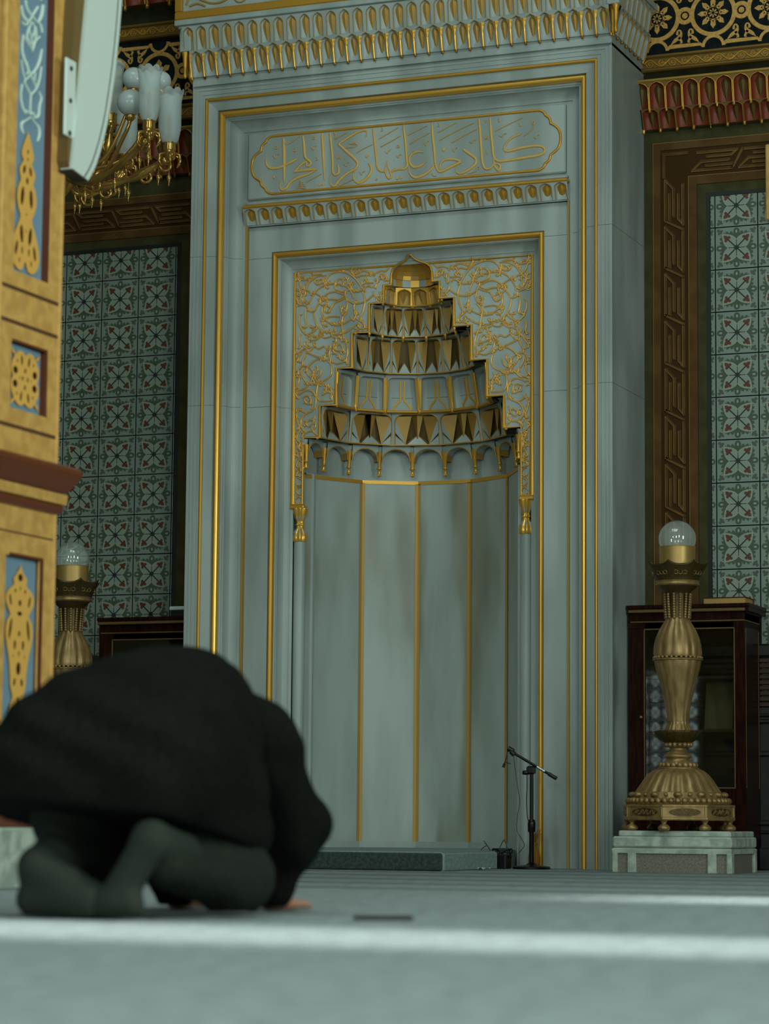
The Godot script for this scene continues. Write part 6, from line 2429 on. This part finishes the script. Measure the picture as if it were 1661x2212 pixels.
class Field:
	# a body as tapered capsules joined by a smooth minimum, meshed with surface nets
	var a := PackedVector3Array()
	var d := PackedVector3Array()
	var ra := PackedFloat32Array()
	var rd := PackedFloat32Array()
	var ks := PackedFloat32Array()
	var floor_y := -10.0
	var hem := Plane(Vector3.UP, -100.0)
	var wrinkle := 0.0

	func bone(p: Vector3, q: Vector3, r0: float, r1: float, k := 0.04) -> void:
		a.append(p)
		d.append(q - p)
		ra.append(r0)
		rd.append(r1 - r0)
		ks.append(k)

	func at(p: Vector3) -> float:
		var s := 1e3
		for i in a.size():
			var v := p - a[i]
			var t := clampf(v.dot(d[i]) / maxf(d[i].length_squared(), 1e-9), 0.0, 1.0)
			var e := (v - d[i] * t).length() - ra[i] - rd[i] * t
			var k := ks[i]
			var h := maxf(k - absf(s - e), 0.0) / k
			s = minf(s, e) - h * h * k * 0.25
		if wrinkle > 0.0:
			s += wrinkle * (sin(p.x * 23.0 + p.y * 31.0 - p.z * 17.0 + 2.0 * sin(p.y * 13.0 + p.z * 9.0)) + 0.6 * sin(p.x * 41.0 - p.y * 27.0 + p.z * 37.0))
		s = maxf(s, floor_y - p.y)
		s = maxf(s, -hem.distance_to(p))
		return s

	func nets(b: MB, m: Material, lo: Vector3, hi: Vector3, c: float) -> void:
		var n := Vector3i(((hi - lo) / c).ceil()) + Vector3i.ONE
		n = Vector3i((n.x + 3) / 4 * 4, (n.y + 3) / 4 * 4, (n.z + 3) / 4 * 4)
		var sx := n.y * n.z
		var val := PackedFloat32Array()
		val.resize(n.x * sx)
		var reach := c * 4.4
		for bx in range(0, n.x, 4):
			for by in range(0, n.y, 4):
				for bz in range(0, n.z, 4):
					var mid := at(lo + Vector3(bx + 1.5, by + 1.5, bz + 1.5) * c)
					var far := absf(mid) > reach
					for i in range(bx, bx + 4):
						for j in range(by, by + 4):
							for k in range(bz, bz + 4):
								val[i * sx + j * n.z + k] = mid if far else at(lo + Vector3(i, j, k) * c)
		var idx := {}
		var vs := PackedVector3Array()
		var ns := PackedVector3Array()
		for i in n.x - 1:
			for j in n.y - 1:
				for k in n.z - 1:
					var o := i * sx + j * n.z + k
					var q := [val[o], val[o + 1], val[o + n.z], val[o + n.z + 1], val[o + sx], val[o + sx + 1], val[o + sx + n.z], val[o + sx + n.z + 1]]
					var neg := 0
					for e in q:
						if e < 0.0:
							neg += 1
					if neg == 0 or neg == 8:
						continue
					var sum := Vector3.ZERO
					var cnt := 0
					for e in [[0, 1], [2, 3], [4, 5], [6, 7], [0, 2], [1, 3], [4, 6], [5, 7], [0, 4], [1, 5], [2, 6], [3, 7]]:
						var u: float = q[e[0]]
						var w: float = q[e[1]]
						if (u < 0.0) != (w < 0.0):
							var t := u / (u - w)
							var p0 := Vector3(e[0] >> 2, (e[0] >> 1) & 1, e[0] & 1)
							var p1 := Vector3(e[1] >> 2, (e[1] >> 1) & 1, e[1] & 1)
							sum += p0.lerp(p1, t)
							cnt += 1
					idx[o] = vs.size()
					vs.append(lo + (Vector3(i, j, k) + sum / cnt) * c)
					ns.append(Vector3(q[4] + q[5] + q[6] + q[7] - q[0] - q[1] - q[2] - q[3], q[2] + q[3] + q[6] + q[7] - q[0] - q[1] - q[4] - q[5], q[1] + q[3] + q[5] + q[7] - q[0] - q[2] - q[4] - q[6]).normalized())
		for i in range(1, n.x - 1):
			for j in range(1, n.y - 1):
				for k in range(1, n.z - 1):
					var o := i * sx + j * n.z + k
					if not idx.has(o):
						continue
					for ax in 3:
						var st: int = [sx, n.z, 1][ax]
						var s1: int = [n.z, 1, sx][ax]
						var s2: int = [1, sx, n.z][ax]
						var u := val[o] < 0.0
						if u == (val[o + st] < 0.0):
							continue
						var f := [o, o - s1, o - s1 - s2, o - s2]
						if not (idx.has(f[1]) and idx.has(f[2]) and idx.has(f[3])):
							continue
						if not u:
							f.reverse()
						var e := [idx[f[0]], idx[f[1]], idx[f[2]], idx[f[3]]]
						b.tri_n(m, vs[e[0]], vs[e[1]], vs[e[2]], ns[e[0]], ns[e[1]], ns[e[2]])
						b.tri_n(m, vs[e[0]], vs[e[2]], vs[e[3]], ns[e[0]], ns[e[2]], ns[e[3]])


func sh(s: float, right: float, left: float) -> float:
	# sideways place of a joint: the two sides differ a little
	return right if s > 0 else -left


func person() -> void:
	# forward = -z (towards the niche), right = +x; measured from between the toes
	var org := Vector3(2.25, 0.0, 7.50)
	var o := thing("person", "person in a dark coat, grey trousers and socks prostrating on the carpet, head down", "person", org)
	var V := func(f: float, r: float, y: float) -> Vector3: return Vector3(r, y, -f)
	# --- body: head, trunk and limbs in one surface, mostly under clothes
	var b := MB.new()
	var k := Field.new()
	k.floor_y = 0.004
	for s in [-1.0, 1.0]:
		k.bone(V.call(0.20, s * 0.10, 0.40), V.call(0.40, sh(s, 0.165, 0.25), 0.09), 0.085, 0.055)
		k.bone(V.call(0.40, sh(s, 0.165, 0.25), 0.10), V.call(0.10, sh(s, 0.135, 0.19), 0.14), 0.045, 0.034)
		k.bone(V.call(0.62, sh(s, 0.12, 0.17), 0.42), V.call(0.80, sh(s, 0.16, 0.24), 0.22), 0.050, 0.040)
		k.bone(V.call(0.80, sh(s, 0.16, 0.24), 0.22), V.call(0.80, sh(s, 0.095, 0.19), 0.045), 0.038, 0.026)
	k.bone(V.call(0.20, 0, 0.42), V.call(0.60, -0.02, 0.43), 0.13, 0.13, 0.08)
	k.bone(V.call(0.62, -0.15, 0.42), V.call(0.62, 0.10, 0.42), 0.065, 0.065, 0.06)
	k.bone(V.call(0.66, 0, 0.40), V.call(0.74, 0, 0.20), 0.062, 0.058, 0.04)
	k.nets(b, M.skin, Vector3(-0.42, 0.0, -1.0), Vector3(0.42, 0.66, 0.12), 0.016)
	# head, face to the floor
	k = Field.new()
	k.floor_y = 0.003
	k.bone(V.call(0.76, 0, 0.15), V.call(0.80, 0, 0.10), 0.088, 0.078, 0.03)
	k.bone(V.call(0.755, 0, 0.09), V.call(0.72, 0, 0.06), 0.062, 0.040, 0.04)
	k.bone(V.call(0.775, 0, 0.035), V.call(0.745, 0, 0.020), 0.012, 0.015, 0.015)
	for s in [-1.0, 1.0]:
		k.bone(V.call(0.752, s * 0.084, 0.125), V.call(0.740, s * 0.092, 0.10), 0.014, 0.010, 0.01)
		k.bone(V.call(0.800, s * 0.035, 0.045), V.call(0.800, s * 0.03, 0.04), 0.016, 0.014, 0.02)
	k.nets(b, M.skin, Vector3(-0.12, 0.0, -0.92), Vector3(0.12, 0.26, -0.62), 0.006)
	# hands flat on the carpet, five fingers each
	for s in [-1.0, 1.0]:
		k = Field.new()
		k.floor_y = 0.002
		var hr: float = sh(s, 0.095, 0.19)
		var w: Vector3 = V.call(0.79, hr, 0.035)
		k.bone(w, V.call(0.86, hr + s * 0.010, 0.018), 0.026, 0.018, 0.03)
		for j in 4:
			var rr: float = hr + s * (0.010 + (j - 1.5) * 0.022)
			var ln: float = [0.066, 0.080, 0.074, 0.056][j if s > 0 else j]
			k.bone(V.call(0.80, hr + (j - 1.5) * 0.008 * s, 0.024), V.call(0.885, rr, 0.018), 0.016, 0.011, 0.016)
			k.bone(V.call(0.885, rr, 0.019), V.call(0.885 + ln * 0.5, rr + (j - 1.5) * 0.003 * s, 0.017), 0.0095, 0.0088, 0.006)
			k.bone(V.call(0.885 + ln * 0.5, rr + (j - 1.5) * 0.003 * s, 0.017), V.call(0.885 + ln, rr + (j - 1.5) * 0.005 * s, 0.010), 0.0088, 0.0075, 0.004)
		k.bone(V.call(0.81, hr - s * 0.020, 0.022), V.call(0.845, hr - s * 0.047, 0.016), 0.014, 0.0105, 0.014)
		k.bone(V.call(0.845, hr - s * 0.047, 0.016), V.call(0.885, hr - s * 0.055, 0.011), 0.0105, 0.0085, 0.005)
		k.nets(b, M.skin, Vector3(hr - 0.09, 0.0, -0.99), Vector3(hr + 0.09, 0.07, -0.75), 0.0042)
	var body := part("body", b, o)
	# --- clothes
	b = MB.new()
	k = Field.new()
	k.wrinkle = 0.0016
	k.bone(V.call(0.74, 0, 0.185), V.call(0.79, 0, 0.135), 0.088, 0.084, 0.03)
	k.nets(b, M.hair, Vector3(-0.12, 0.06, -0.92), Vector3(0.12, 0.30, -0.62), 0.008)
	part("hair", b, o)
	b = MB.new()
	k = Field.new()
	k.floor_y = 0.004
	k.wrinkle = 0.0022
	for s in [-1.0, 1.0]:
		k.bone(V.call(0.18, sh(s, 0.06, 0.17), 0.34), V.call(0.41, sh(s, 0.165, 0.25), 0.10), sh(s, 0.105, -0.14), 0.098, 0.05)
		k.bone(V.call(0.41, sh(s, 0.165, 0.25), 0.095), V.call(0.10, sh(s, 0.135, 0.19), 0.135), 0.092, 0.064, 0.04)
	k.nets(b, M.trouser_cloth, Vector3(-0.40, 0.0, -0.58), Vector3(0.40, 0.60, 0.10), 0.014)
	part("trousers", b, o)
	# socks: soles turned back, heels apart
	for s in [-1.0, 1.0]:
		b = MB.new()
		k = Field.new()
		k.floor_y = 0.003
		k.wrinkle = 0.0006
		if s > 0:
			k.bone(V.call(0.015, 0.040, 0.050), V.call(0.02, 0.125, 0.190), 0.044, 0.043, 0.03)
			k.bone(V.call(0.00, 0.01, 0.035), V.call(0.00, 0.085, 0.035), 0.034, 0.034, 0.03)
			k.bone(V.call(0.03, 0.125, 0.195), V.call(0.14, 0.145, 0.16), 0.044, 0.055, 0.03)
		else:
			k.bone(V.call(0.015, -0.030, 0.045), V.call(0.0, -0.170, 0.125), 0.046, 0.048, 0.03)
			k.bone(V.call(0.0, -0.02, 0.035), V.call(0.01, -0.185, 0.045), 0.036, 0.044, 0.04)
			k.bone(V.call(0.01, -0.170, 0.125), V.call(0.12, -0.190, 0.14), 0.046, 0.055, 0.03)
		k.nets(b, M.sock_cloth, Vector3(-0.30 if s < 0 else -0.06, 0.0, -0.22), Vector3(0.06 if s < 0 else 0.24, 0.28, 0.09), 0.008)
		part("sock", b, o)
	# coat: back, flaring skirt over the hips, sleeves
	b = MB.new()
	k = Field.new()
	k.floor_y = 0.012
	k.wrinkle = 0.005
	k.hem = Plane(V.call(0.22, 0.06, 1.0).normalized(), V.call(0.22, 0.0, 0.215))
	k.bone(V.call(0.16, -0.13, 0.405), V.call(0.18, 0.08, 0.415), 0.200, 0.195, 0.08)
	k.bone(V.call(0.12, -0.20, 0.33), V.call(0.14, 0.06, 0.34), 0.185, 0.170, 0.10)
	k.bone(V.call(0.20, -0.22, 0.24), V.call(0.32, 0.11, 0.22), 0.17, 0.14, 0.10)
	k.bone(V.call(0.22, -0.04, 0.452), V.call(0.43, -0.02, 0.47), 0.195, 0.205, 0.08)
	k.bone(V.call(0.43, -0.02, 0.47), V.call(0.63, -0.02, 0.42), 0.205, 0.155, 0.08)
	k.bone(V.call(0.42, -0.14, 0.36), V.call(0.42, 0.07, 0.34), 0.16, 0.15, 0.08)
	k.bone(V.call(0.30, 0.10, 0.32), V.call(0.44, 0.115, 0.22), 0.145, 0.125, 0.08)
	k.nets(b, M.coat_cloth, Vector3(-0.48, 0.0, -0.90), Vector3(0.48, 0.76, 0.20), 0.014)
	var coat := part("coat", b, o)
	for s in [-1.0, 1.0]:
		b = MB.new()
		k = Field.new()
		k.floor_y = 0.010
		k.wrinkle = 0.004
		k.bone(V.call(0.52, sh(s, 0.05, 0.12), 0.485), V.call(0.65, sh(s, 0.105, 0.18), 0.435), 0.135, 0.118, 0.05)
		k.bone(V.call(0.65, sh(s, 0.105, 0.18), 0.435), V.call(0.79, sh(s, 0.160, 0.25), 0.23), 0.118, 0.088, 0.05)
		k.bone(V.call(0.79, sh(s, 0.160, 0.25), 0.23), V.call(0.79, sh(s, 0.095, 0.19), 0.045), 0.084, 0.056, 0.03)
		k.bone(V.call(0.80, sh(s, 0.170, 0.26), 0.225), V.call(0.78, sh(s, 0.160, 0.25), 0.20), 0.084, 0.078, 0.03)
		k.nets(b, M.coat_cloth, Vector3(s * 0.16 - 0.24, 0.0, -0.96), Vector3(s * 0.16 + 0.24, 0.70, -0.36), 0.013)
		put("sleeve", b.mesh(), coat)
	# collar roll where the hood lies across the shoulders
	b = MB.new()
	b.tube(M.coat_cloth, spline([V.call(0.48, -0.20, 0.56), V.call(0.52, -0.12, 0.635), V.call(0.54, -0.02, 0.645), V.call(0.53, 0.08, 0.615), V.call(0.48, 0.155, 0.53), V.call(0.46, 0.175, 0.40)], 6), splinef([0.02, 0.035, 0.04, 0.036, 0.028, 0.015], 6), 10)
	put("hood_roll", b.mesh(), coat)


func microphone() -> void:
	var o := thing("microphone_stand", "short black microphone stand with a tilted boom at the foot of the niche", "microphone stand", Vector3(0.84, 0.0, 0.10))
	var bm: Material = M.black_metal
	var b := MB.new()
	b.lathe(bm, [Vector2(0.0, 0.0), Vector2(0.098, 0.0), Vector2(0.100, 0.006), Vector2(0.094, 0.014), Vector2(0.03, 0.022), Vector2(0.016, 0.034), Vector2(0.0, 0.035)], 32)
	part("base", b, o)
	b = MB.new()
	b.lathe(bm, [Vector2(0.0125, 0.03), Vector2(0.0125, 0.19), Vector2(0.020, 0.195), Vector2(0.021, 0.235), Vector2(0.017, 0.255), Vector2(0.0095, 0.258), Vector2(0.0095, 0.505)], 16)
	part("pole", b, o)
	b = MB.new()
	b.box(M.black_plastic, Vector3(-0.026, 0.492, -0.018), Vector3(0.020, 0.535, 0.018), 0.008)
	b.lathe(M.black_plastic, [Vector2(0, -0.012), Vector2(0.018, -0.010), Vector2(0.020, 0.0), Vector2(0.018, 0.010), Vector2(0, 0.012)], 14, Vector3(-0.028, 0.500, 0.012))
	part("joint", b, o)
	b = MB.new()
	var p0 := Vector3(0.136, 0.470, 0)
	var p1 := Vector3(-0.106, 0.606, 0)
	b.tube(bm, [p0.lerp(p1, 0.12), p0.lerp(p1, 0.98)], 0.0072, 10)
	b.tube(M.black_plastic, [p0, p0.lerp(p1, 0.18)], 0.0105, 12)
	b.tube(M.chrome, [p0.lerp(p1, 0.26), p0.lerp(p1, 0.44)], 0.0078, 10)
	part("boom", b, o)
	b = MB.new()
	b.tube(M.black_plastic, [p1 + Vector3(0.01, -0.012, 0), p1 + Vector3(-0.008, 0.004, 0)], 0.014, 10)
	b.tube(M.black_plastic, [p1 + Vector3(0.006, 0.006, 0), p1 + Vector3(-0.024, 0.020, 0)], [0.012, 0.015], 10)
	part("clip", b, o)
	b = MB.new()
	b.tube(M.black_plastic, spline([p1 + Vector3(-0.026, 0.014, 0), p1 + Vector3(-0.034, -0.03, 0.004), p1 + Vector3(-0.044, -0.062, 0.006)], 5), 0.0032, 6)
	b.tube(M.black_plastic, [p1 + Vector3(-0.042, -0.058, 0.006), p1 + Vector3(-0.050, -0.078, 0.006)], [0.007, 0.008], 8)
	b.tube(M.black_plastic, [p1 + Vector3(-0.038, -0.052, 0.006), p1 + Vector3(-0.008, -0.060, 0.006)], 0.0025, 6)
	part("small_microphone", b, o)
	b = MB.new()
	b.tube(M.black_plastic, spline([p1 + Vector3(0.008, -0.015, 0.01), Vector3(-0.082, 0.50, 0.02), Vector3(-0.068, 0.41, 0.02), Vector3(-0.055, 0.345, 0.03), Vector3(-0.068, 0.27, 0.03), Vector3(-0.070, 0.20, 0.03), Vector3(-0.045, 0.15, 0.02), Vector3(-0.04, 0.12, 0.0), Vector3(-0.08, 0.08, -0.02)], 6), 0.0016, 5)
	b.tube(M.black_plastic, spline([Vector3(-0.022, 0.50, 0.012), Vector3(-0.021, 0.42, 0.012), Vector3(-0.024, 0.36, 0.012), Vector3(-0.020, 0.28, 0.012), Vector3(-0.014, 0.25, 0.012)], 5), 0.0028, 6)
	part("cable", b, o)


func small_things() -> void:
	# tangle of wires on a dark box beside the stand
	var o := thing("wire_box", "dark junction box with a tangle of black cables beside the microphone stand", "box", Vector3(0.685, 0.0, 0.15))
	var b := MB.new()
	b.box(M.black_plastic, Vector3(-0.04, 0.0, -0.05), Vector3(0.046, 0.075, 0.05), 0.006)
	part("box", b, o)
	b = MB.new()
	for k in 8:
		var p := []
		for j in 9:
			var a := j * 0.8 + k * 1.7
			p.append(Vector3(cos(a) * (0.045 + 0.012 * sin(k * 2.1 + j)) + 0.01 * sin(k * 1.3), 0.055 + 0.05 * (0.5 + 0.5 * sin(j * 1.1 + k * 0.9)), sin(a) * 0.04))
		b.tube(M.black_plastic, spline(p, 4), 0.0028, 5)
	for q in [[-0.05, 0.10, -0.085, 0.145, -0.03, 0.07], [0.0, 0.10, 0.03, 0.15, 0.05, 0.08], [-0.06, 0.04, -0.10, 0.09, -0.07, 0.12]]:
		b.tube(M.black_plastic, spline([Vector3(q[0], q[1], 0.02), Vector3(q[2], q[3], 0.02), Vector3(q[4], q[5], 0.02)], 6), 0.002, 5)
	part("cables", b, o)
	o = thing("vase", "small brown vase with a tuft of straw behind the microphone stand", "vase", Vector3(0.808, 0.0, -0.035))
	b = MB.new()
	b.lathe(M.straw, [Vector2(0.0, 0.0), Vector2(0.022, 0.002), Vector2(0.030, 0.025), Vector2(0.032, 0.055), Vector2(0.027, 0.085), Vector2(0.016, 0.108), Vector2(0.015, 0.125), Vector2(0.020, 0.135), Vector2(0.016, 0.136)], 20)
	part("pot", b, o)
	b = MB.new()
	for k in 26:
		var a := k * 2.4
		var r := 0.010 + 0.034 * fmod(k * 0.37, 1.0)
		b.tube(M.straw, [Vector3(cos(a) * 0.006, 0.125, sin(a) * 0.006), Vector3(cos(a) * r * 0.5, 0.165, sin(a) * r * 0.5), Vector3(cos(a) * r, 0.195 + 0.012 * sin(k * 3.3), sin(a) * r)], [0.003, 0.0022, 0.0012], 5)
	part("straw_tuft", b, o).set_meta("kind", "stuff")
	# paper slip on the carpet by the step
	o = thing("paper_slip", "crumpled white paper slip on the carpet beside the grey step", "paper", Vector3(0.80, 0.002, 0.72))
	b = MB.new()
	var rows := []
	for i in 4:
		var row := PackedVector3Array()
		for j in 6:
			row.append(Vector3(-0.035 + 0.014 * j, 0.004 + 0.010 * absf(sin(i * 1.3 + j * 1.9)), -0.03 + 0.02 * i))
		rows.append(row)
	b.grid(M.relief_white, rows, false, false, true)
	part("slip", b, o)
	# the phone in front of the kneeling man
	o = thing("phone", "black phone lying flat on the carpet right of the kneeling person", "phone", Vector3(2.83, 0.001, 7.10), deg_to_rad(22.0))
	b = MB.new()
	b.box(M.black_plastic, Vector3(-0.074, 0.0, -0.039), Vector3(0.074, 0.0095, 0.039), 0.003)
	part("case", b, o)
	b = MB.new()
	b.box(M.black_metal, Vector3(-0.069, 0.0093, -0.035), Vector3(0.069, 0.0100, 0.035))
	part("screen", b, o)
	# gilt framed board on the wall at the right edge of the picture
	o = thing("framed_board", "tan framed board hanging on the tiled wall at the right edge", "framed board", Vector3(2.25, 3.50, -0.56))
	b = MB.new()
	for q in [[-0.292, 0.0, -0.252, 0.42], [0.252, 0.0, 0.292, 0.42], [-0.252, 0.0, 0.252, 0.04], [-0.252, 0.38, 0.252, 0.42]]:
		b.box(M.plaster_tan, Vector3(q[0], q[1], -0.04), Vector3(q[2], q[3], 0.03), 0.006)
	part("frame", b, o)
	b = MB.new()
	b.box(M.fret_gold, Vector3(-0.252, 0.04, -0.04), Vector3(0.252, 0.38, 0.0))
	part("board", b, o)
